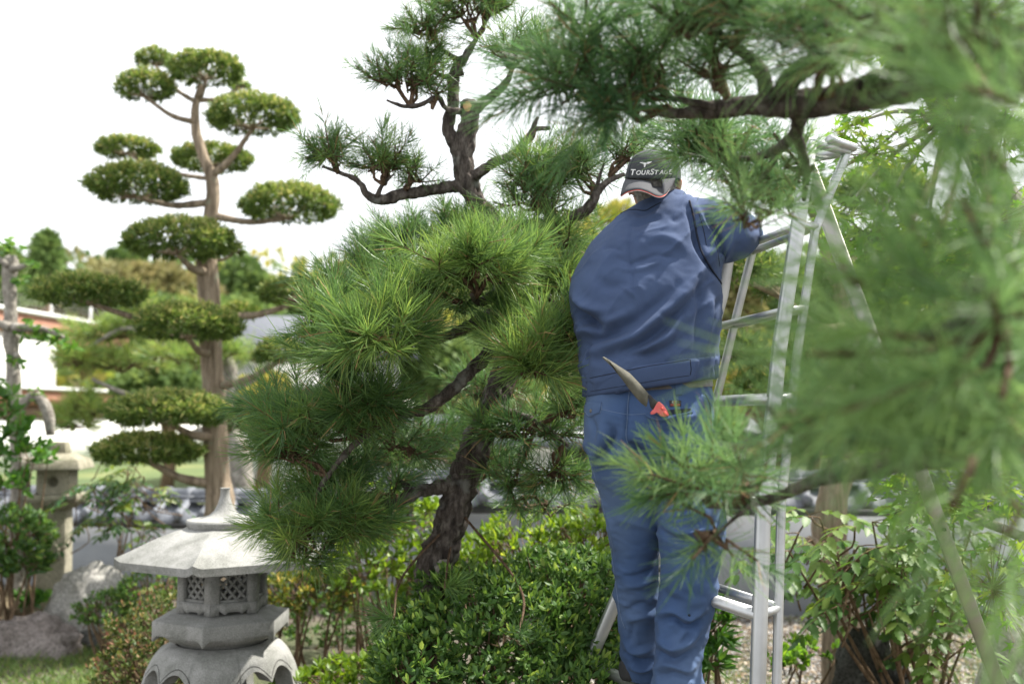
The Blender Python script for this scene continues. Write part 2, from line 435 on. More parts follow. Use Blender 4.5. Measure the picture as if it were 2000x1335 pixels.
M['rock_dark'] = granite('rock_dark', (.07, .07, .065), .5, 60, (.5, .5, .45))
M['dark_inside'] = rough_mat('lantern_inside', [(.3, (.02, .02, .02)), (.7, (.04, .04, .035))], 10)
M['plaster'] = rough_mat('grey_plaster', [(.3, (.27, .29, .32)), (.7, (.33, .345, .37))], 3, bump=.15, bscale=80, rough=.9)
M['tile'] = rough_mat('roof_tile', [(.3, (.1, .11, .13)), (.7, (.18, .19, .215))], 12, rough=.62, spec=.25, bump=.1, attr=.25)
M['tile_dark'] = rough_mat('roof_tile_dark', [(.3, (.06, .065, .075)), (.7, (.11, .115, .13))], 12, rough=.45, spec=.5, bump=.1, attr=.2)
# ------------------------------------------------------------------ ground
def ground_h(x, y):
    """gentle garden relief, rising to wooded hills far off"""
    x = np.asarray(x, float); y = np.asarray(y, float)
    q = np.stack([x.ravel(), y.ravel(), np.zeros(x.size)], 1)
    near = (.03 * vnoise(q * .9, 3) + .012 * vnoise(q * 3.1, 4)).reshape(x.shape)
    t = np.clip((y - 36) / 60., 0, 1); t = t * t * (3 - 2 * t)
    ridge = 11.2 + 2.2 * (vnoise(q * .03 + 7, 9)).reshape(x.shape) + np.clip((x - 2) * .12, 0, 4)
    return near * np.clip(1 - (y - 12) / 8, 0, 1) + t * ridge
def make_ground():
    ys = np.concatenate([np.linspace(-6, 2, 9)[:-1], np.linspace(2, 12, 81)[:-1], np.linspace(12, 40, 29)[:-1], np.linspace(40, 110, 40)[:-1], np.array([110, 200, 500, 1200.])])
    xs = np.concatenate([np.array([-1200, -400, -120, -70.]), np.linspace(-50, -8, 18)[:-1], np.linspace(-8, 8, 129)[:-1], np.linspace(8, 50, 18), np.array([70, 120, 400, 1200.])])
    X, Y = np.meshgrid(xs, ys); Z = ground_h(X, Y)
    V = np.stack([X, Y, Z], -1).reshape(-1, 3); nx = len(xs)
    i = np.arange(len(ys) - 1)[:, None] * nx; j = np.arange(nx - 1)[None]
    Q = np.stack([i + j, i + j + 1, i + nx + j + 1, i + nx + j], -1).reshape(-1, 4)
    m, t, N, L, b = new_mat('garden_soil')
    g = N.new('ShaderNodeTexCoord')
    n1 = N.new('ShaderNodeTexNoise'); n1.inputs['Scale'].default_value = 60; n1.inputs['Detail'].default_value = 5
    n2 = N.new('ShaderNodeTexNoise'); n2.inputs['Scale'].default_value = 1.1; n2.inputs['Detail'].default_value = 5
    vo = N.new('ShaderNodeTexVoronoi'); vo.inputs['Scale'].default_value = 45
    for q in (n1, n2, vo): L.new(g.outputs['Object'], q.inputs['Vector'])
    r1 = ramp(N, [(.3, (.03, .024, .018)), (.5, (.085, .068, .052)), (.75, (.18, .155, .125))]); L.new(n1.outputs['Fac'], r1.inputs['Fac'])
    r2 = ramp(N, [(.5, (0, 0, 0)), (.62, (.75, .75, .75))]); L.new(n2.outputs['Fac'], r2.inputs['Fac'])
    r3 = ramp(N, [(.3, (.03, .045, .014)), (.7, (.08, .1, .032))]); L.new(n1.outputs['Fac'], r3.inputs['Fac'])
    mx = N.new('ShaderNodeMix'); mx.data_type = 'RGBA'
    L.new(r2.outputs['Color'], mx.inputs['Factor']); L.new(r1.outputs['Color'], mx.inputs['A']); L.new(r3.outputs['Color'], mx.inputs['B'])
    sx = N.new('ShaderNodeSeparateXYZ'); L.new(g.outputs['Object'], sx.inputs[0]); mr = N.new('ShaderNodeMapRange'); mr.inputs['From Min'].default_value = 14; mr.inputs['From Max'].default_value = 20
    off_ = N.new('ShaderNodeNewGeometry'); sx2 = N.new('ShaderNodeSeparateXYZ'); L.new(off_.outputs['Position'], sx2.inputs[0]); L.new(sx2.outputs['Y'], mr.inputs['Value'])
    n9 = N.new('ShaderNodeTexNoise'); n9.inputs['Scale'].default_value = .25; n9.inputs['Detail'].default_value = 8; L.new(g.outputs['Object'], n9.inputs['Vector'])
    r9 = ramp(N, [(.35, (.05, .085, .03)), (.55, (.11, .15, .05)), (.7, (.2, .2, .08))]); L.new(n9.outputs['Fac'], r9.inputs['Fac'])
    mx9 = N.new('ShaderNodeMix'); mx9.data_type = 'RGBA'; L.new(mr.outputs['Result'], mx9.inputs['Factor']); L.new(mx.outputs['Result'], mx9.inputs['A']); L.new(r9.outputs['Color'], mx9.inputs['B'])
    L.new(mx9.outputs['Result'], b.inputs['Base Color'])
    bp = N.new('ShaderNodeBump'); bp.inputs['Strength'].default_value = .6; bp.inputs['Distance'].default_value = .02
    L.new(vo.outputs['Distance'], bp.inputs['Height']); L.new(bp.outputs[0], b.inputs['Normal'])
    b.inputs['Roughness'].default_value = .95
    mb = MB(); mb.add(V, Q)
    off = mb.build('ground', m)
    tag(off, kind='structure')
make_ground()
def gz(x, y): return float(ground_h(np.array([x]), np.array([y]))[0])

def scatter_blades(name, n, xr, yr, lr, wr, mat, lab, cat, lean=.6, mask=None, tpl=BLADE):
    x = RNG.uniform(*xr, n); y = RNG.uniform(*yr, n)
    if mask is not None:
        k = mask(x, y); x, y = x[k], y[k]
    n = len(x)
    b = np.stack([x, y, ground_h(x, y) - .004], 1)
    D = unit(np.stack([RNG.normal(0, lean, n), RNG.normal(0, lean, n), np.ones(n)], 1)); S = rnd_dirs(n)
    clump = np.clip(.5 + .5 * vnoise(b * 2.5, 21), 0, 1)
    mb = MB().leaves(b, D, S, RNG.uniform(*lr, n) * (.6 + .6 * clump), RNG.uniform(*wr, n), tpl, np.clip(RNG.beta(2, 2.5, n) + .15 * (clump - .5), 0, 1))
    o = mb.build(name, mat); tag(o, lab, cat, kind='stuff')
scatter_blades('lawn_grass', 25000, (-4.4, -1.75), (5.4, 8.4), (.035, .1), (.004, .008), M['grass'],
               'short patchy lawn grass in front of the rocks', 'grass', .9)
scatter_blades('sparse_grass', 7000, (.5, 3.6), (4.6, 8.2), (.04, .11), (.004, .008), M['grass'],
               'sparse grass tufts on the mulched ground by the wall', 'grass', .8,
               lambda x, y: vnoise(np.stack([x * 1.6, y * 1.6, 0 * x], 1), 31) > .15)
# leaf litter and gravel, lying flat
def litter():
    n = 15000
    x = RNG.uniform(.3, 3.8, n); y = RNG.uniform(4.2, 8.3, n)
    b = np.stack([x, y, ground_h(x, y) + .006 + RNG.uniform(0, .01, n)], 1)
    D = unit(np.stack([RNG.normal(0, 1, n), RNG.normal(0, 1, n), RNG.normal(0, .2, n)], 1)); S = unit(np.stack([-D[:, 1], D[:, 0], RNG.normal(0, .3, n)], 1))
    m = leaf_mat('dry_litter', [(0, (.07, .05, .035)), (.5, (.2, .15, .1)), (.8, (.38, .29, .19)), (1, (.5, .44, .36))], .1, .8, .2)
    o = MB().leaves(b, D, S, RNG.uniform(.02, .06, n), RNG.uniform(.008, .018, n), DIAM, RNG.uniform(0, 1, n)).build('leaf_litter', m)
    tag(o, 'dry brown leaf litter strewn over the ground before the wall', 'litter', kind='stuff')
    n = 9000
    x = RNG.uniform(.2, 4.2, n); y = RNG.uniform(6.2, 8.4, n); z = ground_h(x, y)
    oc = np.array([[1, 0, 0], [-1, 0, 0], [0, 1, 0], [0, -1, 0], [0, 0, 1], [0, 0, -.6]], float)
    s = RNG.uniform(.006, .016, n); an = RNG.uniform(0, 6.28, n)
    k = oc[None] * s[:, None, None] * RNG.uniform(.6, 1.3, (n, 1, 3))
    ca, sa = np.cos(an)[:, None], np.sin(an)[:, None]
    V = np.stack([k[..., 0] * ca - k[..., 1] * sa + x[:, None], k[..., 0] * sa + k[..., 1] * ca + y[:, None], k[..., 2] + z[:, None] + .004], -1).reshape(-1, 3)
    f = np.array([[0, 2, 4], [2, 1, 4], [1, 3, 4], [3, 0, 4], [2, 0, 5], [1, 2, 5], [3, 1, 5], [0, 3, 5]])
    T = (np.arange(n)[:, None, None] * 6 + f[None]).reshape(-1, 3)
    m2 = rough_mat('gravel', [(.3, (.18, .175, .17)), (.7, (.42, .41, .39))], 6, attr=.4)
    o = MB().add(V, None, T, np.repeat(RNG.uniform(0, 1, n), 6)).build('gravel', m2, smooth=False)
    tag(o, 'grey gravel at the foot of the plaster wall', 'gravel', kind='stuff')
litter()

# ------------------------------------------------------------------ tiled garden wall
def garden_wall(a, b, ztop, label):
    """plaster wall from a to b (x,y) carrying a small tiled roof; ztop = top of the ridge"""
    a, b = A(*a), A(*b); t = unit(b - a); nrm = A(t[1], -t[0]); L = np.linalg.norm(b - a)   # nrm towards the camera
    root = thing('garden_wall', (*(a + b) / 2, 0), label, 'wall')
    R = np.array([[t[0], t[1], 0], [nrm[0], nrm[1], 0], [0, 0, 1.]])
    W = lambda s, o, z: A(*(a + t * s + nrm * o), z)
    mb = MB().box(W(L / 2, 0, (ztop - .33 - .1) / 2 ), (L / 2, .075, (ztop - .33 + .1) / 2), R); mb.build('plaster_panel', M['plaster'], root, smooth=False)
    mb = MB().box(W(L / 2, 0, ztop - .345), (L / 2 + .02, .095, .03), R); mb.build('eave_board', M['tile_dark'], root, smooth=False)
    def unit_mesh(fn, name, mat):
        m = MB(); fn(m); return m.mesh(name, mat, True)
    def inst(me, name, loc, flip=False):
        o = bpy.data.objects.new(name, me); col.objects.link(o); o.parent = root
        o.location = tuple(A(*loc) - wloc(root)); o.rotation_euler = (0, 0, math.atan2(t[1], t[0]) + (math.pi if flip else 0))
        return o
    p = .235
    def f_ridge(m):      # half round cap tile with a collar
        ang = np.linspace(-.1, math.pi + .1, 11)
        rows = [(-p / 2, .066), (p / 2 - .055, .066), (p / 2 - .055, .078), (p / 2 + .004, .078)]
        V = [(x, r * math.cos(q), r * math.sin(q)) for x, r in rows for q in ang]
        Q = [[i * 11 + j, (i + 1) * 11 + j, (i + 1) * 11 + j + 1, i * 11 + j + 1] for i in range(3) for j in range(10)]
        T = [[33, 33 + j + 1, 33 + j] for j in range(1, 10)]
        m.add(V, Q, T)
    def f_flat(hw, th):
        def f(m): m.bar((-p / 2 + .003, 0, 0), (p / 2 - .003, 0, 0), hw * 2, th, cham=.25)
        return f
    def f_pan(m):        # concave pan tile sloping to the front (-y is the camera side)
        us = np.linspace(-.5, .5, 9); vs = np.array([0, .12, .24])
        V = []
        for v in vs:
            for u in us: V.append((u * p, -.04 - v, -.085 - v * .52 + .05 * (2 * u) ** 2 - .02))
        for u in us: V.append((u * p, -.04 - .24, -.085 - .24 * .52 + .05 * (2 * u) ** 2 - .05))
        Q = [[i * 9 + j, i * 9 + j + 1, (i + 1) * 9 + j + 1, (i + 1) * 9 + j] for i in range(3) for j in range(8)]
        m.add(V, Q)
    def f_roll(m):       # round roll between the pans, closed with a disc
        ang = np.linspace(0, math.pi, 9); ends = [(-.03, -.06), (-.285, -.195)]
        V = [(.04 * math.cos(q), y, z + .04 * math.sin(q) + .015) for y, z in ends for q in ang]
        Q = [[j, j + 1, 9 + j + 1, 9 + j] for j in range(8)]
        an2 = np.linspace(0, 2 * math.pi, 14, endpoint=False); k = len(V)
        V += [(.045 * math.cos(q), -.286, -.183 + .045 * math.sin(q)) for q in an2] + [(.045 * math.cos(q), -.262, -.183 + .045 * math.sin(q)) for q in an2] + [(0, -.286, -.183)]
        Q += [[k + j, k + (j + 1) % 14, k + 14 + (j + 1) % 14, k + 14 + j] for j in range(14)]
        T = [[k + 28, k + (j + 1) % 14, k + j] for j in range(14)]
        m.add(V, Q, T)
    meshes = {}
    for k in range(3):
        def mk(fn, nm, mt):
            m = MB(); fn(m); m.R = [np.full(len(v), [.15, .5, .9][k]) for v in m.V]; return m.mesh(nm, mt, True)
        meshes[k] = dict(ridge=mk(f_ridge, 'ridge_tile', M['tile']), flat1=mk(f_flat(.10, .028), 'course_tile', M['tile']),
                         flat2=mk(f_flat(.125, .028), 'course_tile', M['tile']), pan=mk(f_pan, 'pan_tile', M['tile']), roll=mk(f_roll, 'roll_tile', M['tile']))
    n = int(L / p)
    for i in range(n):
        s = (i + .5) * p; q = meshes[random.randrange(3)]
        inst(q['ridge'], 'ridge_tile', W(s, 0, ztop - .075 + random.uniform(-.004, .004)))
        q = meshes[random.randrange(3)]; inst(q['flat1'], 'course_tile', W(s + .05, 0, ztop - .085))
        q = meshes[random.randrange(3)]; inst(q['flat2'], 'course_tile', W(s, 0, ztop - .118))
        for fl in (False,):
            q = meshes[random.randrange(3)]; inst(q['pan'], 'pan_tile', W(s, 0, ztop - .05), fl)
            inst(q['roll'], 'roll_tile', W(s - p / 2, 0, ztop - .05), fl)
    mb = MB(); 
    V = [W(0, -.02, ztop - .15), W(L, -.02, ztop - .15), W(L, -.3, ztop - .3), W(0, -.3, ztop - .3), W(0, -.02, ztop - .2), W(L, -.02, ztop - .2), W(L, -.3, ztop - .34), W(0, -.3, ztop - .34)]
    mb.add(V, [[0, 1, 2, 3], [7, 6, 5, 4], [3, 2, 6, 7], [0, 4, 5, 1], [1, 5, 6, 2], [4, 0, 3, 7]]); mb.build('rear_roof_slope', M['tile_dark'], root, smooth=False)
    mb = MB()
    V = [W(0, .02, ztop - .15), W(L, .02, ztop - .15), W(L, .25, ztop - .27), W(0, .25, ztop - .27), W(0, .02, ztop - .25), W(L, .02, ztop - .25), W(L, .25, ztop - .305), W(0, .25, ztop - .305)]
    mb.add(V, [[0, 3, 2, 1], [4, 5, 6, 7], [3, 7, 6, 2], [0, 1, 5, 4], [1, 2, 6, 5], [4, 7, 3, 0]]); mb.build('roof_bed', M['tile_dark'], root, smooth=False)
    return root
garden_wall((-6.4, 10.3), (-1.2, 9.2), .93, 'low garden wall under grey tiles behind the small old lantern')
garden_wall((-1.15, 8.75), (6.3, 8.15), 1.16, 'grey plaster garden wall with tiled coping behind the ladder')

# ------------------------------------------------------------------ building at the far left
def hall():
    ox, oy = -14.3, 27.0
    t = unit(A(.124, 1.)); n = A(t[1], -t[0])            # wall runs away from the camera, faces right
    R = np.array([[t[0], t[1], 0], [n[0], n[1], 0], [0, 0, 1.]])
    W = lambda s, o, z: A(ox + t[0] * s + n[0] * o, oy + t[1] * s + n[1] * o, z)
    root = thing('warehouse_building', (ox, oy, 0), 'white walled building with terracotta bands beyond the garden', 'building')
    white = rough_mat('white_render', [(.3, (.78, .78, .76)), (.7, (.83, .83, .81))], 2, bump=.05)
    terra = rough_mat('terracotta_band', [(.3, (.36, .17, .12)), (.7, (.43, .22, .16))], 3, bump=.1)
    trim = rough_mat('white_coping', [(.3, (.74, .74, .74)), (.7, (.8, .8, .8))], 4, bump=.05)
    brown = rough_mat('brown_plinth', [(.3, (.17, .11, .09)), (.7, (.24, .16, .13))], 4, bump=.1)
    def bx(name, s0, s1, o0, o1, z0, z1, m, par=root):
        return MB().box(W((s0 + s1) / 2, (o0 + o1) / 2, (z0 + z1) / 2), ((s1 - s0) / 2, (o1 - o0) / 2, (z1 - z0) / 2), R).build(name, m, par, smooth=False)
    bx('wall', -8, 4.0, -9, 0, 2.35, 3.95, white)
    bx('upper_band', -8.1, 8.2, -9, .12, 3.95, 4.5, terra)
    bx('roof_coping', -8.2, 8.4, -9.1, .22, 4.5, 4.6, trim)
    bx('lower_band', -8, 17, -9, .3, 1.9, 2.33, terra)
    bx('band_coping', -8.1, 17.1, -9, .4, 2.33, 2.42, trim)
    bx('plinth', -8, 17, -9, .1, 1.5, 1.9, brown)
    bx('base_wall', -8, 17, -9, .05, 0, 1.5, white)
    win = bx('window', -.2, .6, -.02, .05, 3.05, 3.55, rough_mat('window_frame', [(.3, (.62, .5, .25)), (.7, (.7, .6, .34))], 3))
    m, _, _, _, b = new_mat('window_glass'); b.inputs['Base Color'].default_value = (.45, .44, .36, 1); b.inputs['Roughness'].default_value = .1
    bx('pane', -.12, .52, .04, .07, 3.11, 3.49, m, win)
    for k in range(6):
        s = -3 + k * 2.2
        q = MB().bar(W(s, .05, 4.6), W(s, .05, 5.05), .06, .06, (1, 0, 0)).build('fence_post', trim, root)
    for z in (4.75, 4.88, 5.0):
        MB().sticks([W(-8, .05, z)], [W(8.2, .05, z)], .008, .008).build('fence_wire', M['rock_grey'], root)
hall()
def white_house(x0, x1, y0, y1, h, rh, label):
    root = thing('house', ((x0 + x1) / 2, (y0 + y1) / 2, 0), label, 'house')
    white = M.setdefault('house_white', rough_mat('house_white', [(.3, (.76, .76, .75)), (.7, (.82, .82, .8))], 1.5, bump=.05))
    MB().box(((x0 + x1) / 2, (y0 + y1) / 2, h / 2), ((x1 - x0) / 2, (y1 - y0) / 2, h / 2)).build('wall', white, root, smooth=False)
    e = .5; ym = (y0 + y1) / 2
    V = [(x0 - e, y0 - e, h - .1), (x1 + e, y0 - e, h - .1), (x1 + e, y1 + e, h - .1), (x0 - e, y1 + e, h - .1), (x0 - e, ym, h + rh), (x1 + e, ym, h + rh)]
    V += [(a, b, c - .15) for a, b, c in V[:4]]
    MB().add(V, [[0, 1, 5, 4], [2, 3, 4, 5], [0, 6, 7, 1], [1, 7, 8, 2], [2, 8, 9, 3], [3, 9, 6, 0], [9, 8, 7, 6]], [[0, 4, 3], [1, 2, 5]]).build('roof', M['tile'], root, smooth=False)
    for k in range(3):
        cx = x0 + (x1 - x0) * (k + .5) / 3
        wn = MB().box((cx, y0 - .02, h * .55), (.55, .04, .5)).build('window', M['tile_dark'], root, smooth=False)
        MB().box((cx, y0 - .05, h * .55), (.48, .02, .43)).build('pane', M['rock_dark'], wn, smooth=False)
white_house(-6.6, -2.6, 22.5, 27, 3.1, .9, 'small white house behind the left part of the garden')
white_house(-1.5, 4.0, 17.5, 22, 1.3, .3, 'low white shed behind the large pine')

# ------------------------------------------------------------------ far trees
def far_tree(name, px, pytop, d, wpx, hpx, mat, label, n=2600, ls=.28, conic=0., group='trees on the hillside'):
    top = P(px, pytop, d); rx = wpx / 2 / FPX * d; rz = hpx / 2 / FPX * d
    c = top - A(0, 0, rz); base = A(c[0], c[1], gz(c[0], c[1]) - .1)
    root = thing(name, base, label, 'tree', group)
    bm = MB(); h = c[2] - base[2]
    r0 = max(.12, rx * .08)
    bm.tube([(*base, r0 * 1.3), (*(base + A(.1, 0, max(.3, h * .5))), r0), (*(c + A(0, 0, rz * .4)), r0 * .3)], sides=8, step=.5)
    trunk = bm.build('trunk', M['stem'], root)
    lobes = []
    for k in range(14 if not conic else 10):
        q = rnd_dirs(1, -.5, 1)[0]; s = RNG.uniform(.35, .75)
        if conic:
            zz = RNG.uniform(-1, .9); rr = (1 - (zz + 1) / 2) * .9
            a = RNG.uniform(0, 6.28); q = A(rr * math.cos(a), rr * math.sin(a), zz); s = 1
        lobes.append((c + q * A(rx, rx, rz) * s, RNG.uniform(.28, .5) * (1 if not conic else .7)))
    mb = MB(); bb = MB()
    for lc, ls_ in lobes:
        k = n // len(lobes)
        dr = rnd_dirs(k, -.7, 1); pos = lc + dr * A(rx, rx, rz) * ls_ * RNG.uniform(.55, 1.05, (k, 1))
        lum = RNG.uniform(.1, .6) + RNG.uniform(-.1, .4, k)
        mb.leaves(pos, unit(dr + RNG.normal(0, .6, (k, 3))), rnd_dirs(k), RNG.uniform(.6, 1.3, k) * ls, RNG.uniform(.5, .8, k) * ls, DIAM, np.clip(lum, 0, 1))
        bb.tube([(*(base + (c - base) * .6), r0 * .5), (*lc, r0 * .15)], sides=5, step=1.)
    mb.build('crown', mat, root); bb.build('limb', M['stem'], root)
FT = [('conifer', 95, 468, 34, 110, 150, 'far_green', 'tall pointed conifer standing behind the white building', 1),
      ('conifer', 20, 500, 38, 90, 130, 'far_green', 'dark conifer at the end of the ridge beside the pointed one', 1),
      ('broadleaf_tree', 190, 515, 46, 120, 120, 'far_green', 'rounded green tree beside the pointed conifer', 0),
      ('broadleaf_tree', 285, 505, 44, 230, 130, 'far_olive', 'wide olive brown tree on the hillside left of the trunk', 0),
      ('broadleaf_tree', 250, 490, 60, 70, 60, 'far_green', 'small green treetop on the ridge above the olive tree', 0),
      ('broadleaf_tree', 465, 512, 48, 130, 140, 'far_green', 'round dark green tree on the hillside right of the trunk', 0),
      ('broadleaf_tree', 380, 540, 46, 110, 100, 'far_olive', 'pale olive tree between the wide olive and round green trees', 0),
      ('broadleaf_tree', 560, 560, 52, 190, 130, 'far_green', 'low green tree at the foot of the hill near the houses', 0),
      ('broadleaf_tree', 120, 545, 50, 170, 130, 'far_olive', 'brownish tree just right of the pointed conifer', 0),
      ('broadleaf_tree', 330, 575, 38, 200, 110, 'far_green', 'green bushy tree below the wide olive tree', 0),
      ('broadleaf_tree', 480, 590, 36, 170, 110, 'far_green', 'green bushy tree below the round dark green tree', 0),
      ('broadleaf_tree', 620, 560, 60, 150, 110, 'far_olive', 'hazy olive tree on the slope above the small white house', 0),
      ('broadleaf_tree', 780, 600, 50, 200, 130, 'far_olive', 'olive hillside tree behind the bright pine pads', 0),
      ('broadleaf_tree', 690, 580, 44, 190, 130, 'far_green', 'green hillside tree behind the pruned pine pads', 0),
      ('broadleaf_tree', 1120, 430, 26, 230, 210, 'far_yellow', 'yellow green tree behind the left shoulder of the gardener', 0),
      ('broadleaf_tree', 1240, 385, 30, 200, 230, 'far_yellow', 'pale yellow tree behind the head of the gardener', 0),
      ('broadleaf_tree', 1010, 560, 30, 260, 200, 'far_green', 'green tree behind the middle pads of the large pine', 0),
      ('broadleaf_tree', 1180, 560, 24, 230, 200, 'far_yellow', 'golden bushy tree lower down behind the gardener', 0),
      ('broadleaf_tree', 1440, 500, 22, 210, 190, 'far_olive', 'tawny tree seen between the ladder rails', 0),
      ('broadleaf_tree', 1370, 640, 20, 260, 190, 'far_yellow', 'yellow green tree behind the lower ladder rails', 0),
      ('broadleaf_tree', 1580, 470, 26, 260, 260, 'far_green', 'large green tree far behind the ladder', 0),
      ('broadleaf_tree', 1780, 420, 24, 320, 330, 'far_green', 'broad green tree far behind the maple', 0),
      ('broadleaf_tree', 1960, 330, 26, 260, 420, 'far_green', 'tall green tree beyond the right end of the wall', 0),
      ('broadleaf_tree', 870, 650, 24, 240, 170, 'far_green', 'low green tree behind the white shed', 0),
      ('broadleaf_tree', 330, 700, 22, 200, 110, 'far_green', 'bushy green tree behind the blurred pine', 0),
      ('broadleaf_tree', 510, 735, 18, 170, 110, 'far_yellow', 'orange green shrubby tree beyond the left wall', 0),
      ('broadleaf_tree', 1500, 660, 17, 210, 170, 'far_yellow', 'yellowish bushy tree just beyond the wall behind the ladder', 0),
      ('broadleaf_tree', 1900, 620, 18, 300, 250, 'far_green', 'dense green tree just beyond the right end of the wall', 0),
      ('broadleaf_tree', 1350, 770, 14, 200, 120, 'far_green', 'low green tree beyond the wall behind the gardener', 0),
      ('broadleaf_tree', 1700, 690, 16, 300, 240, 'far_green', 'leafy green tree behind the right part of the wall', 0)]
for nm, x, y, d, wp, hp, mt, lb, cn in FT:
    far_tree(nm, x, y, d, wp, hp, M[mt], lb, n=2400 if d > 20 else 3200, ls=.012 * d * .8, conic=cn)

def hillside_woods():
    mb = MB(); n = 620
    for i in range(n):
        y = 34 + 74 * RNG.uniform() ** 1.2; x = RNG.uniform(-.75, .75) * y
        if -16 < x < -1 and y < 44: continue
        r = RNG.uniform(1.5, 3.0); z = gz(x, y); k = 64
        dr = rnd_dirs(k, -.35, 1); pos = A(x, y, z + r * .7) + dr * A(r, r, r * .95) * RNG.uniform(.7, 1.05, (k, 1))
        mb.leaves(pos, unit(dr + RNG.normal(0, .7, (k, 3))), rnd_dirs(k), RNG.uniform(.7, 1.3, k) * r * .3, RNG.uniform(.5, .9, k) * r * .28, DIAM,
                  np.clip(RNG.uniform(.05, .65) + RNG.uniform(-.1, .3, k), 0, 1), mat=int(RNG.choice([0, 0, 0, 1, 2])))
    o = mb.build('hillside_woods', [M['far_green'], M['far_olive'], M['far_yellow']])
    tag(o, 'mixed green and olive woods covering the distant hillside', 'woods', kind='stuff')
hillside_woods()

# ------------------------------------------------------------------ rocks
def rock(name, x0, x1, ytop, ybot, d, mat, label, flat=1., seed=0, dish=False):
    a, b = P(x0, ybot, d), P(x1, ybot, d); c = (a + b) / 2; rx = (b[0] - a[0]) / 2
    h = P((x0 + x1) / 2, ytop, d)[2]
    g = gz(c[0], d); c[2] = g
    rz = max(.08, h - g); ry = rx * .8 * flat
    bm = bmesh.new(); bmesh.ops.create_icosphere(bm, subdivisions=5, radius=1)
    V = np.array([v.co[:] for v in bm.verts]); F = np.array([[v.index for v in f.verts] for f in bm.faces]); bm.free()
    d1, d2 = worley(V * 1.3 + seed, seed)
    r = 1 + .2 * fbm(V * 1.4 + seed, 3, seed) - .22 * d1 + .1 * np.abs(vnoise(V * 3 + seed, seed + 2)) + .035 * fbm(V * 9 + seed, 3, seed + 5)
    V = V * r[:, None]
    V[:, 2] = np.sign(V[:, 2]) * np.abs(V[:, 2]) ** .8
    if dish:
        rr = np.hypot((V[:, 0] + .15) / .38, V[:, 1] / .5)
        V[:, 2] -= np.where(V[:, 2] > 0, np.clip(1 - rr, 0, 1) ** .5 * .32, 0)
    V = V * A(rx, ry, rz * 1.0); V[:, 2] = np.maximum(V[:, 2], -.25 * rz)
    o = MB().add(V + c, None, F).build(name, mat); tag(o, label, 'rock')
    return o
rock('boulder', 84, 275, 1098, 1215, 7.55, M['rock_grey'], 'tall light grey boulder in front of the old lantern', .7, 3)
rock('rock', -60, 172, 1188, 1262, 7.05, M['rock_red'], 'purple brown rock with a hollow basin in its top', .7, 8, True)
rock('rock', -60, 66, 1150, 1215, 7.6, M['rock_brown'], 'brown rock behind the hollowed rock', .8, 14)
rock('rock', 95, 235, 1232, 1262, 7.2, M['rock_dark'], 'flat dark stone beside the hollowed rock', .5, 17)
rock('rock', 1612, 1800, 1215, 1345, 5.1, M['rock_dark'], 'dark mossy rock beneath the spiny leaved shrub', .8, 23)
rock('rock', 1900, 2040, 1180, 1330, 5.6, M['rock_grey'], 'grey rock at the foot of the ladder support leg', .8, 29)
# ------------------------------------------------------------------ snow-viewing lantern
def poly_prism(mb, R0, z0, R1, z1, ang0, cx, cy, n=6, caps=(True, True)):
    a = ang0 + np.arange(n) * 2 * np.pi / n
    V = [(cx + R0 * math.cos(q), cy + R0 * math.sin(q), z0) for q in a] + [(cx + R1 * math.cos(q), cy + R1 * math.sin(q), z1) for q in a] + [(cx, cy, z0), (cx, cy, z1)]
    Q = [[i, (i + 1) % n, n + (i + 1) % n, n + i] for i in range(n)]
    T = []
    if caps[0]: T += [[2 * n, (i + 1) % n, i] for i in range(n)]
    if caps[1]: T += [[2 * n + 1, n + i, n + (i + 1) % n] for i in range(n)]
    mb.add(V, Q, T)
def lathe(mb, prof, cx, cy, n=48):
    a = np.linspace(0, 2 * np.pi, n, endpoint=False); k = len(prof)
    V = [(cx + r * math.cos(q), cy + r * math.sin(q), z) for r, z in prof for q in a]
    Q = [[i * n + j, i * n + (j + 1) % n, (i + 1) * n + (j + 1) % n, (i + 1) * n + j] for i in range(k - 1) for j in range(n)]
    V += [(cx, cy, prof[0][1]), (cx, cy, prof[-1][1])]
    T = [[k * n, (j + 1) % n, j] for j in range(n)] + [[k * n + 1, (k - 1) * n + j, (k - 1) * n + (j + 1) % n] for j in range(n)]
    mb.add(V, Q, T)
def bevel(o, wdt=.004, seg=2, ang=35):
    m = o.modifiers.new('bevel', 'BEVEL'); m.width = wdt; m.segments = seg; m.limit_method = 'ANGLE'; m.angle_limit = rad(ang)
    return o
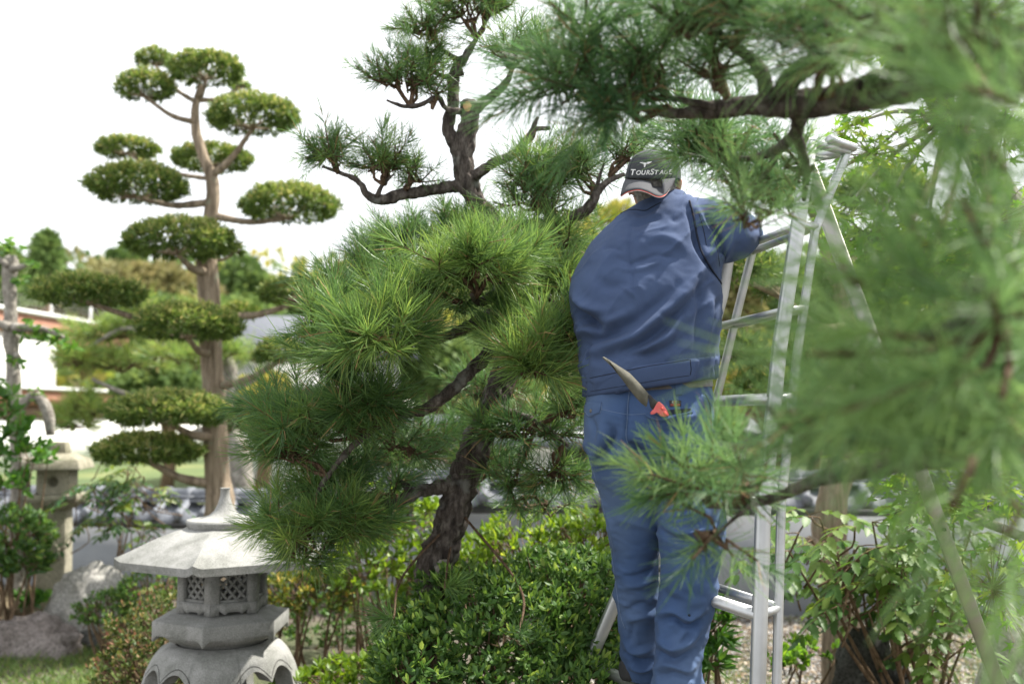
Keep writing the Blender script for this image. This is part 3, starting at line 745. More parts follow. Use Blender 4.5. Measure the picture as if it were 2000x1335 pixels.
def big_lantern():
    c0 = P(437, 1100, 4.8); cx, cy = c0[0], 4.8; a0 = rad(30.5); g = M['granite']
    root = thing('stone_lantern', (cx, cy, gz(cx, cy)), 'large granite lantern with wide hexagonal roof, lattice windows and arched legs', 'stone lantern')
    # legs: bell shaped shell, four legs with cusped arches between
    na = 288
    zs = A(.568, .562, .545, .51, .45, .36, .25, .1, -.05); rs = A(.205, .238, .272, .303, .332, .358, .38, .405, .43)
    rf = lambda z: np.interp(-z, -zs, rs)
    phi = np.linspace(0, 2 * np.pi, na, endpoint=False)
    q = (phi - rad(280) + np.pi / 4) % (np.pi / 2) - np.pi / 4          # 0 at the middle of a leg
    o = np.pi / 4 - np.abs(q)                                          # angle from the middle of an opening
    half = .47
    zt = np.where(o < half, .482 - .055 * ((np.abs(o) - .23) / .23) ** 2, -.05)
    zt = np.where((o >= half * .93) & (o < half), .25, zt)
    nt_ = 26; t = np.linspace(0, 1, nt_)
    zz = .568 + (zt[:, None] - .568) * t[None]
    def shell(th):
        r = rf(zz) - th
        return np.stack([cx + r * np.cos(phi)[:, None], cy + r * np.sin(phi)[:, None], zz], -1)
    Vo, Vi = shell(0).reshape(-1, 3), shell(.085).reshape(-1, 3)
    i = np.arange(na)[:, None] * nt_; i2 = ((np.arange(na) + 1) % na)[:, None] * nt_; j = np.arange(nt_ - 1)[None]
    Qo = np.stack([i + j, i + j + 1, i2 + j + 1, i2 + j], -1).reshape(-1, 4)
    Qi = Qo[:, ::-1] + na * nt_
    e = np.arange(na) * nt_ + nt_ - 1; e2 = np.roll(e, -1)
    Qe = np.stack([e, e + na * nt_, e2 + na * nt_, e2], -1)
    mb = MB().add(np.vstack([Vo, Vi]), np.vstack([Qo, Qi, Qe]))
    legs = mb.build('leg_base', g, root); em = legs.modifiers.new('edges', 'EDGE_SPLIT'); em.split_angle = rad(40)
    # incised line round each arch
    for k in range(4):
        oc = rad(280) + np.pi / 4 + k * np.pi / 2; pts = []
        for u in np.linspace(-.5, .5, 41):
            zc = .503 - .06 * ((abs(u) - .25) / .25) ** 2; r = rf(A(zc))[0] - .0005
            pts.append((cx + r * math.cos(oc + u), cy + r * math.sin(oc + u), zc, .0022))
        MB().tube(pts, sides=5, smooth_pts=False).build('incised_line', M['rock_dark'], legs)
    mb = MB(); lathe(mb, [(.19, .56), (.2, .578), (.205, .582), (.24, .592), (.265, .612), (.27, .625)], cx, cy); mb.build('bowl', g, root)
    # platform with ogee underside
    n = 6; mb = MB(); a = a0 + np.arange(6) * np.pi / 3; R = .315
    outer = []
    for k in range(6):
        p, r = A(math.cos(a[k]), math.sin(a[k])) * R, A(math.cos(a[(k + 1) % 6]), math.sin(a[(k + 1) % 6])) * R
        for s in np.linspace(0, 1, 20, endpoint=False): outer.append((*(p + (r - p) * s), s))
    outer = np.array(outer); m = len(outer); s = outer[:, 2]
    drop = .594 + .028 * np.clip(np.minimum(s, 1 - s) / .1, 0, 1) ** .6
    rings = [np.c_[outer[:, :2] * .80, np.full(m, .635)], np.c_[outer[:, :2] * .97, drop], np.c_[outer[:, :2], drop], np.c_[outer[:, :2], np.full(m, .684)],
             np.c_[outer[:, :2] * .8, np.full(m, .696)], np.c_[outer[:, :2] * .76, np.full(m, .706)], np.c_[outer[:, :2] * .01, np.full(m, .706)]]
    V = np.vstack(rings) + A(cx, cy, 0)
    Q = [[k * m + j, k * m + (j + 1) % m, (k + 1) * m + (j + 1) % m, (k + 1) * m + j] for k in range(6) for j in range(m)]
    o = mb.add(V, Q).build('platform', g, root, smooth=False); bevel(o, .003, 2, 50)
    # fire box: pillars, rails, lattice
    R = .207; z0, z1 = .706, .925
    pts = [A(cx + R * math.cos(q), cy + R * math.sin(q)) for q in a]
    rim = MB(); poly_prism(rim, R * 1.0, .915, R * 1.0, .945, a0, cx, cy); rim.build('top_rail', g, root, smooth=False)
    for k in range(6):
        p, r = pts[k], pts[(k + 1) % 6]; t = unit(r - p); nn = unit((p + r) / 2 - A(cx, cy)); Ls = np.linalg.norm(r - p)
        W = lambda s_, o_, z_: A(*(p + t * s_ + nn * o_), z_)
        for s_ in (.02, Ls - .02):
            o = MB().bar(W(s_, -.014, z0 + .006), W(s_, -.014, z1), .042, .03, (*nn, 0), cham=.1).build('pillar', g, root, smooth=False)
        prof = []
        for s_ in np.linspace(.0, Ls, 25):
            e_ = min(s_, Ls - s_); zz_ = z0 + (.004 if e_ < .02 else .018 + .01 * math.cos((s_ / Ls - .5) * 6 * math.pi) * (e_ < .07))
            prof.append((s_, zz_))
        V = [W(s_, .003, z_) for s_, z_ in prof] + [W(s_, .003, z0 + .058) for s_, z_ in prof] + [W(s_, -.03, z_) for s_, z_ in prof] + [W(s_, -.03, z0 + .058) for s_, z_ in prof]
        Q = []
        for q in range(24): Q += [[q, q + 1, 25 + q + 1, 25 + q], [25 + q, 26 + q, 76 + q, 75 + q], [q + 1, q, 50 + q, 51 + q], [51 + q, 50 + q, 75 + q, 76 + q]]
        MB().add(V, Q).build('bottom_rail', g, root, smooth=False)
        pane = MB().bar(W(.04, -.02, z0 + .064), W(Ls - .04, -.02, z0 + .064), .02, .012, (0, 0, 1)).build('window_sill', g, root, smooth=False)
        wx0, wx1, wz0, wz1 = .042, Ls - .042, z0 + .068, z1 - .012
        nx, nz = 3, 3; dx, dz = (wx1 - wx0) / nx, (wz1 - wz0) / nz
        for ix in range(nx):
            for iz in range(nz):
                x_, z_ = wx0 + ix * dx, wz0 + iz * dz
                for (ua, va, ub, vb) in ((0, 0, 1, 1), (0, 1, 1, 0)):
                    pa, pb = A(x_ + ua * dx, z_ + va * dz), A(x_ + ub * dx, z_ + vb * dz); mdp = (pa + pb) / 2; tt_ = unit(pb - pa); pn = A(-tt_[1], tt_[0])
                    mm = MB(); Vp = []
                    for f, wd in ((0, .003), (.28, .0068), (.5, .004), (.72, .0068), (1, .003)):
                        q_ = pa + (pb - pa) * f
                        for sg, dp in ((1, -.022), (-1, -.022), (-1, -.034), (1, -.034)):
                            e_ = q_ + pn * wd * sg; Vp.append(W(e_[0], dp + (.0015 if va else 0), e_[1]))
                    Qp = [[f * 4 + s_, f * 4 + (s_ + 1) % 4, f * 4 + 4 + (s_ + 1) % 4, f * 4 + 4 + s_] for f in range(4) for s_ in range(4)]
                    mm.add(Vp, Qp).build('lattice_bar', g, root, smooth=False)
    # roof: hexagonal, bowed, corners lifted
    R = .482; ns = 24; rows = np.concatenate([np.linspace(0, 1, 15)])
    V, Vb = [], []
    for f in rows:
        for k in range(6):
            p, r = A(math.cos(a[k]), math.sin(a[k])), A(math.cos(a[(k + 1) % 6]), math.sin(a[(k + 1) % 6]))
            for s_ in np.linspace(0, 1, ns, endpoint=False):
                e_ = p + (r - p) * s_; rd = .16 + (R - .16) * f
                cr = max(0, 1 - min(s_, 1 - s_) * 2 / .2) ** 2
                bow = 1 - .003 * math.sin(math.pi * s_) * f
                z = 1.085 - .128 * (f ** 1.5) + cr * .017 * f ** 6
                V.append((cx + e_[0] * rd * bow, cy + e_[1] * rd * bow, z))
    m = 6 * ns; V = np.array(V); k = len(rows)
    edge = V[-m:].copy(); b1 = edge.copy(); b1[:, 2] -= .034
    b2 = b1.copy(); b2[:, :2] = A(cx, cy) + (b1[:, :2] - A(cx, cy)) * .4; b2[:, 2] = .925
    c1 = np.array([[cx, cy, 1.085]])
    VV = np.vstack([V, b1, b2, c1, [[cx, cy, .925]]])
    Q = [[i * m + j, (i + 1) * m + j, (i + 1) * m + (j + 1) % m, i * m + (j + 1) % m] for i in range(k + 1) for j in range(m)]
    T = [[len(VV) - 2, j, (j + 1) % m] for j in range(m)] + [[len(VV) - 1, (k + 1) * m + (j + 1) % m, (k + 1) * m + j] for j in range(m)]
    o = MB().add(VV, Q, T).build('roof', g, root); em = o.modifiers.new('edges', 'EDGE_SPLIT'); em.split_angle = rad(30)
    MB().tube([(cx - .37, cy - .17, 1.008, .0016), (cx - .31, cy - .15, 1.03, .0018)], sides=4, step=.1).build('fallen_needle', M['needle'], o)
    mb = MB(); lathe(mb, [(.135, 1.076), (.16, 1.08), (.168, 1.09), (.173, 1.112), (.168, 1.119), (.11, 1.126), (.07, 1.138), (.046, 1.16), (.032, 1.19), (.023, 1.222), (.0205, 1.252), (.024, 1.262), (.0, 1.263)], cx, cy, 64)
    o = mb.build('finial', g, root); em = o.modifiers.new('edges', 'EDGE_SPLIT'); em.split_angle = rad(40)
big_lantern()

def old_lantern():
    d = 8.05; c = P(112, 940, d); cx, cy = c[0], d; st = M['old_stone']; a0 = rad(45 + 8)
    root = thing('stone_lantern', (cx, cy, gz(cx, cy)), 'small weathered square lantern with a round hole and carved post', 'stone lantern')
    Z = lambda y: P(112, y, d)[2]
    k = d / FPX; q2 = 2 ** .5
    def pr(name, r0, z0, r1, z1, bv=.008):
        mb = MB(); poly_prism(mb, r0 * q2, z0, r1 * q2, z1, a0, cx, cy, 4)
        return bevel(mb.build(name, st, root, smooth=False), bv)
    post = pr('post', 28 * k, -.1, 24 * k, Z(992))
    pr('platform', 30 * k, Z(993), 47 * k, Z(975)); pr('platform_edge', 47 * k, Z(974.5), 47 * k, Z(963))
    pr('roof', 56 * k, Z(915), 50 * k, Z(897)); pr('roof_slope', 50 * k, Z(897), 24 * k, Z(884)); pr('finial', 20 * k, Z(884), 17 * k, Z(862))
    # box with round hole through the front
    R = 30 * k; z0, z1 = Z(962), Z(916); zc = (z0 + z1) / 2; hz = (z1 - z0) / 2; hr = 10.5 * k
    ca, sa = math.cos(rad(8)), math.sin(rad(8)); X = A(ca, sa, 0); Y = A(-sa, ca, 0)
    n = 32; V = []
    for i in range(n):
        q = 2 * math.pi * i / n; cq, sq = math.cos(q), math.sin(q); f = min(R / max(abs(cq), 1e-6), hz / max(abs(sq), 1e-6))
        V.append((cq * f, -R, sq * f))
    for dep in (-R, -R + .09): V += [(hr * math.cos(2 * math.pi * i / n), dep, hr * math.sin(2 * math.pi * i / n)) for i in range(n)]
    V += [(0, -R + .09, 0)]
    V += [(x, y, z) for x, y in ((-R, -R), (R, -R), (R, R), (-R, R)) for z in (-hz, hz)]
    b = 3 * n + 1
    Q = [[i, n + i, n + (i + 1) % n, (i + 1) % n] for i in range(n)] + [[n + i, 2 * n + i, 2 * n + (i + 1) % n, n + (i + 1) % n] for i in range(n)]
    Q += [[b + 2, b + 4, b + 5, b + 3], [b + 4, b + 6, b + 7, b + 5], [b + 6, b, b + 1, b + 7], [b + 1, b + 3, b + 5, b + 7], [b, b + 6, b + 4, b + 2]]
    T = [[3 * n, 2 * n + (i + 1) % n, 2 * n + i] for i in range(n)]
    W = np.array([A(cx, cy, zc) + X * x + Y * y + A(0, 0, 1) * z for x, y, z in V])
    MB().add(W, Q, T).build('fire_box', st, root, smooth=False)
    pts = []
    for i in range(25):
        q = 2 * math.pi * i / 24; w = A(cx, cy, Z(1075)) + X * 13 * k * math.cos(q) - Y * (26.5 * k) + A(0, 0, 1) * 17 * k * math.sin(q); pts.append((*w, .014))
    MB().tube(pts, sides=8, smooth_pts=False).build('carved_ring', st, root)
old_lantern()
# ------------------------------------------------------------------ tree tools
def pine_bump(amp=.13, sc_=1.):
    def f(V, R):
        q = V * A(26, 26, 12) * sc_
        d1, d2 = worley(q, 5)
        crack = np.exp(-(d2 - d1) / .16)
        return R * (.16 * fbm(V * 7, 2, 2) - amp * 2.2 * crack + amp * .8 * fbm(V * 45, 2, 8)) 
    return f
def maki_bump(V, R):
    a = np.arctan2(V[:, 0] - V[:, 0].mean(), V[:, 1] - V[:, 1].mean())
    return R * (.17 * fbm(V * A(34, 34, 3), 3, 4) + .07 * fbm(V * 6, 2, 6))
def branch(root, pts, d=None, mat=None, bump=None, sides=16, step=.018, name='branch'):
    """pts rows: px, py, width px [, depth]; depth default d"""
    rows = []
    for r in pts:
        dd = r[3] if len(r) > 3 else d
        rows.append((*P(r[0], r[1], dd), r[2] / 2 / FPX * dd))
    return MB().tube(rows, sides=sides, step=step, bump=bump).build(name, mat, root)

def tuft(mbn, mbd, pos, axis, L=.13, n=80, w=.0024, shoot=.07, tone=.5, spread=(18, 82), dead=.02):
    """needle bursts round short shoots: arrays of shoot bases and axes"""
    k = len(pos); axis = unit(axis)
    b = np.repeat(pos, n, 0); ax = np.repeat(axis, n, 0); m = k * n
    u = RNG.uniform(0, 1, m)
    per = unit(np.cross(ax, rnd_dirs(m)))
    ang = np.radians(spread[1] - (spread[1] - spread[0]) * u + RNG.normal(0, 12, m))
    D = ax * np.cos(ang)[:, None] + per * np.sin(ang)[:, None]
    D = unit(D + A(0, 0, -.06))
    base = b + ax * (u * shoot * np.repeat(RNG.uniform(.5, 2.3, k), n))[:, None]
    ln = L * RNG.uniform(.62, 1.1, m) * np.repeat(RNG.uniform(.62, 1.12, k), n)
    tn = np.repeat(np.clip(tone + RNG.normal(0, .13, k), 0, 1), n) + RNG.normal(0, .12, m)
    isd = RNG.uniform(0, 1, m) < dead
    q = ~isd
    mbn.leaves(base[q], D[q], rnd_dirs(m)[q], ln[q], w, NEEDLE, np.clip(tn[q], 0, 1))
    if mbd is not None and isd.any(): mbd.leaves(base[isd], D[isd], rnd_dirs(m)[isd], ln[isd] * .9, w, NEEDLE)

def pine_pad(root, px, py, d, rx, ry, n, tone=.5, L=.13, per=80, w=.0024, rd=None, anchor=None, low=-.35, up=.55, mat='needle', tw=.0035, core=.5, dead=.045, dn=.62):
    c = P(px, py, d); k = d / FPX; r3 = A(rx * k, (rd if rd else rx * k * .8), ry * k)
    r3 = np.maximum(r3 - L * .78, .03)
    dr = rnd_dirs(n, low, 1); f = RNG.uniform(core, 1, n) ** .6
    pos = c + dr * r3 * f[:, None] + RNG.normal(0, .25, (n, 3)) * r3
    ax = unit(dr * A(1, 1, .8) + A(0, 0, up) + RNG.normal(0, .4, (n, 3)))
    mbn, mbt, mbd = MB(), MB(), MB()
    tuft(mbn, mbd, pos, ax, L, int(per * dn), w, tone=tone, dead=dead)
    anc = c + A(0, 0, -r3[2] * .8) if anchor is None else P(*anchor)
    # twigs: anchor -> knuckle -> shoot
    nk = max(3, n // 6)
    kn = anc + (c + rnd_dirs(nk, -.5, .6) * r3 * .55 - anc) * RNG.uniform(.6, 1, (nk, 1))
    near = np.argmin(((pos[:, None] - kn[None]) ** 2).sum(-1), 1)
    mid = (np.repeat(anc[None], nk, 0) + kn) / 2 + RNG.normal(0, .015, (nk, 3))
    mbt.sticks(np.repeat(anc[None], nk, 0), mid, tw * 2.6, tw * 2.0); mbt.sticks(mid, kn, tw * 2.0, tw * 1.5)
    m2 = (kn[near] + pos) / 2 + RNG.normal(0, .012, (n, 3)) + A(0, 0, -.01)
    mbt.sticks(kn[near], m2, tw * 1.5, tw * 1.15); mbt.sticks(m2, pos, tw * 1.15, tw); mbt.sticks(pos, pos + ax * .075, tw, tw * .7)
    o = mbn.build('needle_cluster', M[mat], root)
    mbt.build('twig_spray', M['twig'], o, smooth=True)
    if mbd.V: mbd.build('dead_needles', M['dead_needle'], o)
    return o

# ------------------------------------------------------------------ the large pine being pruned
def big_pine():
    base = P(838, 1150, 4.15); base = A(base[0] - .02, 4.15, 0)
    root = thing('pine_tree', (base[0], base[1], gz(base[0], base[1])), 'large black pine with layered needle pads, being pruned beside the gardener', 'pine tree')
    B = M['pine_bark']
    g = base + A(-.05, 0, -.1); gp = pix(g[None])
    trunk = branch(root, [(gp[0][0], gp[1][0], 135, 4.15), (828, 1300, 88, 4.15), (852, 1110, 72, 4.15), (882, 1010, 67, 4.15), (908, 920, 64, 4.15), (945, 830, 60, 4.15), (985, 730, 58, 4.2), (990, 620, 52, 4.2), (985, 520, 50, 4.2),
                          (965, 440, 46, 4.2), (932, 398, 46, 4.2), (908, 340, 48, 4.2), (905, 285, 44, 4.2), (915, 240, 40, 4.2), (916, 206, 37, 4.2), (915, 200, 34, 4.19)], None, B, pine_bump(.13), 44, .013, 'trunk')
    # sawn face
    c = P(911, 205, 4.155); mb = MB(); a = np.linspace(0, 2 * np.pi, 28, endpoint=False); ax = unit(A(-.35, -.8, .5)); u = unit(np.cross(ax, A(0, 0, 1))); v = np.cross(u, ax)
    rr = .0185 * (1 + .06 * np.sin(a * 3)); V = [c + u * r * math.cos(q) * .9 + v * r * math.sin(q) for r, q in zip(rr, a)] 
    V = V + [x - ax * .03 for x in V] + [c]; k = 28
    mb.add(V, [[i, k + i, k + (i + 1) % k, (i + 1) % k] for i in range(k)], [[2 * k, i, (i + 1) % k] for i in range(k)]); mb.build('sawn_face', M['cut_wood'], trunk)
    # burl scar low on the trunk
    MB().tube([(*P(858, 1112, 4.09), .02), (*P(866, 1104, 4.06), .024), (*P(872, 1098, 4.04), .012)], sides=14, step=.006, bump=lambda V, R: R * .3 * fbm(V * 60, 2)).build('pruned_stub', M['grey_bark'], trunk)
    pb = pine_bump(.16)
    br = lambda pts, d=4.2, s=16: branch(root, pts, d, B, pb, s, .014)
    br([(905, 325, 34), (876, 255, 30), (884, 208, 26), (888, 140, 22), (908, 112, 18), (930, 75, 12), (962, 20, 8)], 4.22, 20)
    br([(905, 140, 16), (870, 150, 10), (840, 135, 8), (825, 115, 6)], 4.2, 10); br([(895, 118, 14), (862, 95, 9), (850, 70, 6)], 4.2, 10)
    br([(900, 362, 30, 4.2), (850, 370, 26, 4.18), (790, 378, 24, 4.15), (745, 390, 22, 4.12), (718, 380, 17, 4.1), (698, 352, 13, 4.1), (660, 336, 9, 4.1), (630, 325, 6, 4.1)], None, 20)
    br([(735, 385, 12, 4.1), (748, 360, 9, 4.1), (770, 340, 6, 4.1)], None, 10)
    br([(925, 345, 26, 4.18), (965, 318, 22, 4.15), (1005, 300, 20, 4.12), (1035, 266, 20, 4.1), (1045, 252, 13, 4.1), (1075, 250, 9, 4.08)], None, 18)
    br([(1037, 262, 14, 4.1), (1046, 240, 11, 4.09), (1051, 228, 8, 4.08)], None, 10)
    br([(925, 215, 24, 4.2), (958, 190, 18, 4.18), (985, 165, 15, 4.15), (998, 140, 11, 4.12), (1005, 110, 7, 4.1)], None, 14)
    br([(900, 218, 16, 4.18), (872, 212, 13, 4.15), (855, 190, 13, 4.12), (820, 205, 11, 4.1), (790, 208, 9, 4.1), (755, 196, 6, 4.1)], None, 12)
    br([(968, 446, 30, 4.2), (1030, 440, 27, 4.1), (1085, 434, 25, 4.02), (1125, 422, 26, 3.98), (1155, 400, 22, 3.95), (1166, 375, 20, 3.93), (1190, 352, 15, 3.9), (1220, 340, 10, 3.9)], None, 18)
    br([(1085, 430, 14, 4.02), (1075, 405, 11, 4.02), (1060, 385, 8, 4.0)], None, 10); br([(1165, 372, 12, 3.93), (1172, 340, 9, 3.9), (1180, 320, 6, 3.9)], None, 10)
    br([(985, 610, 40, 4.18), (940, 625, 30, 3.95), (900, 645, 24, 3.75), (850, 665, 17, 3.6), (790, 690, 10, 3.5)], None, 16)
    br([(985, 640, 46, 4.18), (965, 680, 34, 3.9), (925, 720, 30, 3.75), (880, 765, 28, 3.68), (830, 798, 25, 3.66), (770, 815, 18, 3.68), (700, 860, 14, 3.7), (640, 930, 11, 3.75), (600, 1000, 8, 3.75)], None, 20)
    br([(985, 560, 34, 4.18), (960, 580, 24, 3.85), (935, 590, 16, 3.6), (920, 575, 9, 3.45)], None, 14)
    br([(890, 945, 40, 4.12), (840, 955, 32, 4.08), (805, 965, 28, 4.05), (770, 985, 24, 4.03), (730, 975, 14, 4.0), (680, 990, 10, 3.95), (600, 1030, 7, 3.9)], None, 18)
    br([(800, 958, 20, 4.05), (785, 940, 13, 4.1), (760, 935, 9, 4.2), (790, 900, 6, 4.4)], None, 10)
    br([(985, 700, 36, 4.18), (1020, 690, 22, 3.95), (1040, 700, 14, 3.6), (1048, 730, 8, 3.45)], None, 12)
    br([(965, 800, 34, 4.15), (1010, 810, 22, 4.1), (1060, 830, 14, 4.05), (1110, 870, 8, 4.0)], None, 12)
    br([(985, 520, 30, 4.2), (900, 500, 22, 4.35), (820, 500, 12, 4.45)], None, 12)
    br([(985, 560, 26, 4.2), (1040, 560, 18, 3.95), (1090, 600, 11, 3.6), (1110, 640, 8, 3.5)], None, 12)
    def pp(px, py, d, rx, ry, n, **k):
        if k.get('L', 0) >= .125: n = max(5, int(n * .55)); k['per'] = int(k['per'] * 1.55); k.setdefault('low', -.6); k.setdefault('w', .0027); k['core'] = .35
        return pine_pad(root, px, py, d, rx, ry, n, **k)
    S = dict(L=.09, per=60, tone=.45, dn=.75)
    pp(915, 22, 4.22, 90, 42, 34, anchor=(930, 75, 4.22), **S); pp(960, 12, 4.2, 45, 40, 16, anchor=(955, 30, 4.2), **S)
    pp(825, 60, 4.2, 62, 44, 26, anchor=(850, 80, 4.2), **S); pp(835, 115, 4.22, 55, 30, 16, anchor=(840, 135, 4.2), **S)
    pp(788, 160, 4.12, 86, 50, 44, anchor=(800, 206, 4.1), **S); pp(850, 185, 4.1, 30, 22, 7, anchor=(845, 200, 4.1), **S)
    pp(1005, 105, 4.1, 66, 52, 34, anchor=(1000, 135, 4.1), **S); pp(1060, 110, 4.0, 40, 40, 12, anchor=(1005, 110, 4.1), **S)
    pp(645, 305, 4.1, 56, 42, 30, anchor=(660, 338, 4.1), **S); pp(745, 322, 4.1, 70, 44, 38, anchor=(748, 360, 4.1), **S); pp(805, 350, 4.12, 40, 26, 12, anchor=(790, 372, 4.15), **S)
    pp(1045, 355, 4.0, 88, 66, 62, L=.11, per=70, tone=.5, anchor=(1075, 410, 4.02)); pp(1130, 330, 3.95, 66, 50, 30, L=.105, per=60, tone=.48, anchor=(1160, 380, 3.93))
    pp(1225, 300, 3.9, 70, 50, 26, L=.1, per=56, tone=.42, anchor=(1190, 345, 3.9)); pp(1060, 400, 4.0, 90, 34, 26, L=.1, per=60, tone=.45, anchor=(1075, 425, 4.02))
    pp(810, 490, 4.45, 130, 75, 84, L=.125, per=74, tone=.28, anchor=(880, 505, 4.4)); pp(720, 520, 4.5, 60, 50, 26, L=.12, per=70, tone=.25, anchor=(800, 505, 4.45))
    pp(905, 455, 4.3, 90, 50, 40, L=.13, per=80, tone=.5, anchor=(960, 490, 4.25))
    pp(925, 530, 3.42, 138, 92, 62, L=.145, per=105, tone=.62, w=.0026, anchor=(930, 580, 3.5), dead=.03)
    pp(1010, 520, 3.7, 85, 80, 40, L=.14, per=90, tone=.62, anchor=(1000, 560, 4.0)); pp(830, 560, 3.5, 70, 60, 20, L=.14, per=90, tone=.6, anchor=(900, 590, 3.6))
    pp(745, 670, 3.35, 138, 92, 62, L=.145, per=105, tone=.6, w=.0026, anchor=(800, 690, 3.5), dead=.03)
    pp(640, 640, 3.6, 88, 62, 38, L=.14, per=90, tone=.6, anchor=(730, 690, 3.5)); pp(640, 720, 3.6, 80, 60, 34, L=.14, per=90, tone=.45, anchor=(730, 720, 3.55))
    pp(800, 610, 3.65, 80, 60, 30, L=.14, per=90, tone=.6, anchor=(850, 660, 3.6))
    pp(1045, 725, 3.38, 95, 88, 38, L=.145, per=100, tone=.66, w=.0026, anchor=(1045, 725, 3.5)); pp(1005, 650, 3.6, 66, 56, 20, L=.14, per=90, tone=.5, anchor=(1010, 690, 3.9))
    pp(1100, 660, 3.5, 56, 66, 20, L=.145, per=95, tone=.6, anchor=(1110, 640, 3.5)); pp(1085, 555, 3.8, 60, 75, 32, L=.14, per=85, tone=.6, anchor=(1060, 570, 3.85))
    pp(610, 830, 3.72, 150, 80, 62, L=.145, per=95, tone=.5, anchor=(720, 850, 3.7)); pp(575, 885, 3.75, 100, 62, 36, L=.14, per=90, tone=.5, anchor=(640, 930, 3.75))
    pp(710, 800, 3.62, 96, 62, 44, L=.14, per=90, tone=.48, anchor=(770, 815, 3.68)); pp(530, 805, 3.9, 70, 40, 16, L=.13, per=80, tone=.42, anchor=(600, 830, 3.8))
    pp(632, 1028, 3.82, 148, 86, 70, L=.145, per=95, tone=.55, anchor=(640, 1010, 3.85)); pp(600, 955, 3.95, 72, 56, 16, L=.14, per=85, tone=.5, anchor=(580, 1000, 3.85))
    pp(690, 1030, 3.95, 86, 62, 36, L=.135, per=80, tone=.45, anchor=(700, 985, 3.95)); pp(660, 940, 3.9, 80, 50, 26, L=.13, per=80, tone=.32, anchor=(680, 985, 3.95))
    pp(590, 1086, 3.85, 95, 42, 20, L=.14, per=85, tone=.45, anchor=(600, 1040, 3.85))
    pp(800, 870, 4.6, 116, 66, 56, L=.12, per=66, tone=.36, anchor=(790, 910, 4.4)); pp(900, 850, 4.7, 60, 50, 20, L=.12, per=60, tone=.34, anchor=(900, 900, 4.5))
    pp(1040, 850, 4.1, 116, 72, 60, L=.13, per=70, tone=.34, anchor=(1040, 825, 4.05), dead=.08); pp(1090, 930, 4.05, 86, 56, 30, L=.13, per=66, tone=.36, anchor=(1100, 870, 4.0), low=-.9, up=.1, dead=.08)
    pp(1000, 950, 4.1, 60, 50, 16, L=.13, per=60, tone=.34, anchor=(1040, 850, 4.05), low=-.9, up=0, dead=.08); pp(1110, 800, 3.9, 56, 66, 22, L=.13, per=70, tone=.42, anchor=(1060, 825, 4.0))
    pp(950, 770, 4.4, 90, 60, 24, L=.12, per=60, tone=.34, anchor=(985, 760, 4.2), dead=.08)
    for (x, y, d, n, tn) in ((880, 590, 3.8, 12, .5), (770, 870, 4.0, 12, .35), (950, 900, 4.3, 8, .35), (1060, 620, 3.8, 10, .55), (535, 850, 3.95, 7, .5), (690, 560, 3.9, 12, .5), (1000, 450, 4.15, 10, .5), (1060, 480, 4.1, 10, .55), (1130, 500, 4.2, 6, .5), (740, 960, 4.1, 8, .35), (1080, 470, 3.9, 6, .55)):
        pp(x, y, d, 95, 75, int(n * 1.9), L=.14, per=66, tone=tn, anchor=(x + (985 - x) * .25, y + 20, d + .1))
    for (x, y, d, n) in ((965, 935, 4.5, 14), (1060, 990, 4.4, 12), (880, 905, 4.8, 12), (760, 905, 4.5, 12), (700, 900, 4.3, 10)):
        pine_pad(root, x, y, d, 95, 62, n, tone=.42, L=.125, per=90, anchor=(x + (960 - x) * .4, y - 20, d - .1), low=-.7, up=.2)
    # seedling tufts hanging into the bush
    for (x, y, d, ax) in ((768, 1208, 3.62, (-.9, -.3, .25)), (1015, 1238, 3.42, (.1, -.8, .5)), (868, 1150, 3.75, (.6, -.5, .35))):
        mbn = MB(); tuft(mbn, None, P(x, y, d)[None], np.array([ax]), .12, 120 if x < 900 else 60, .0024, .05, .5, (10, 70))
        o = mbn.build('needle_cluster', M['needle'], root)
        MB().tube([(*P(x, y, d), .004), (*(P(x, y, d) + A(.0, .35, .1)), .005), (*P(900, 1000, 4.15), .006)], sides=6).build('twig_spray', M['twig'], o)
RNG = np.random.default_rng(12)
big_pine()
RNG = np.random.default_rng(14)

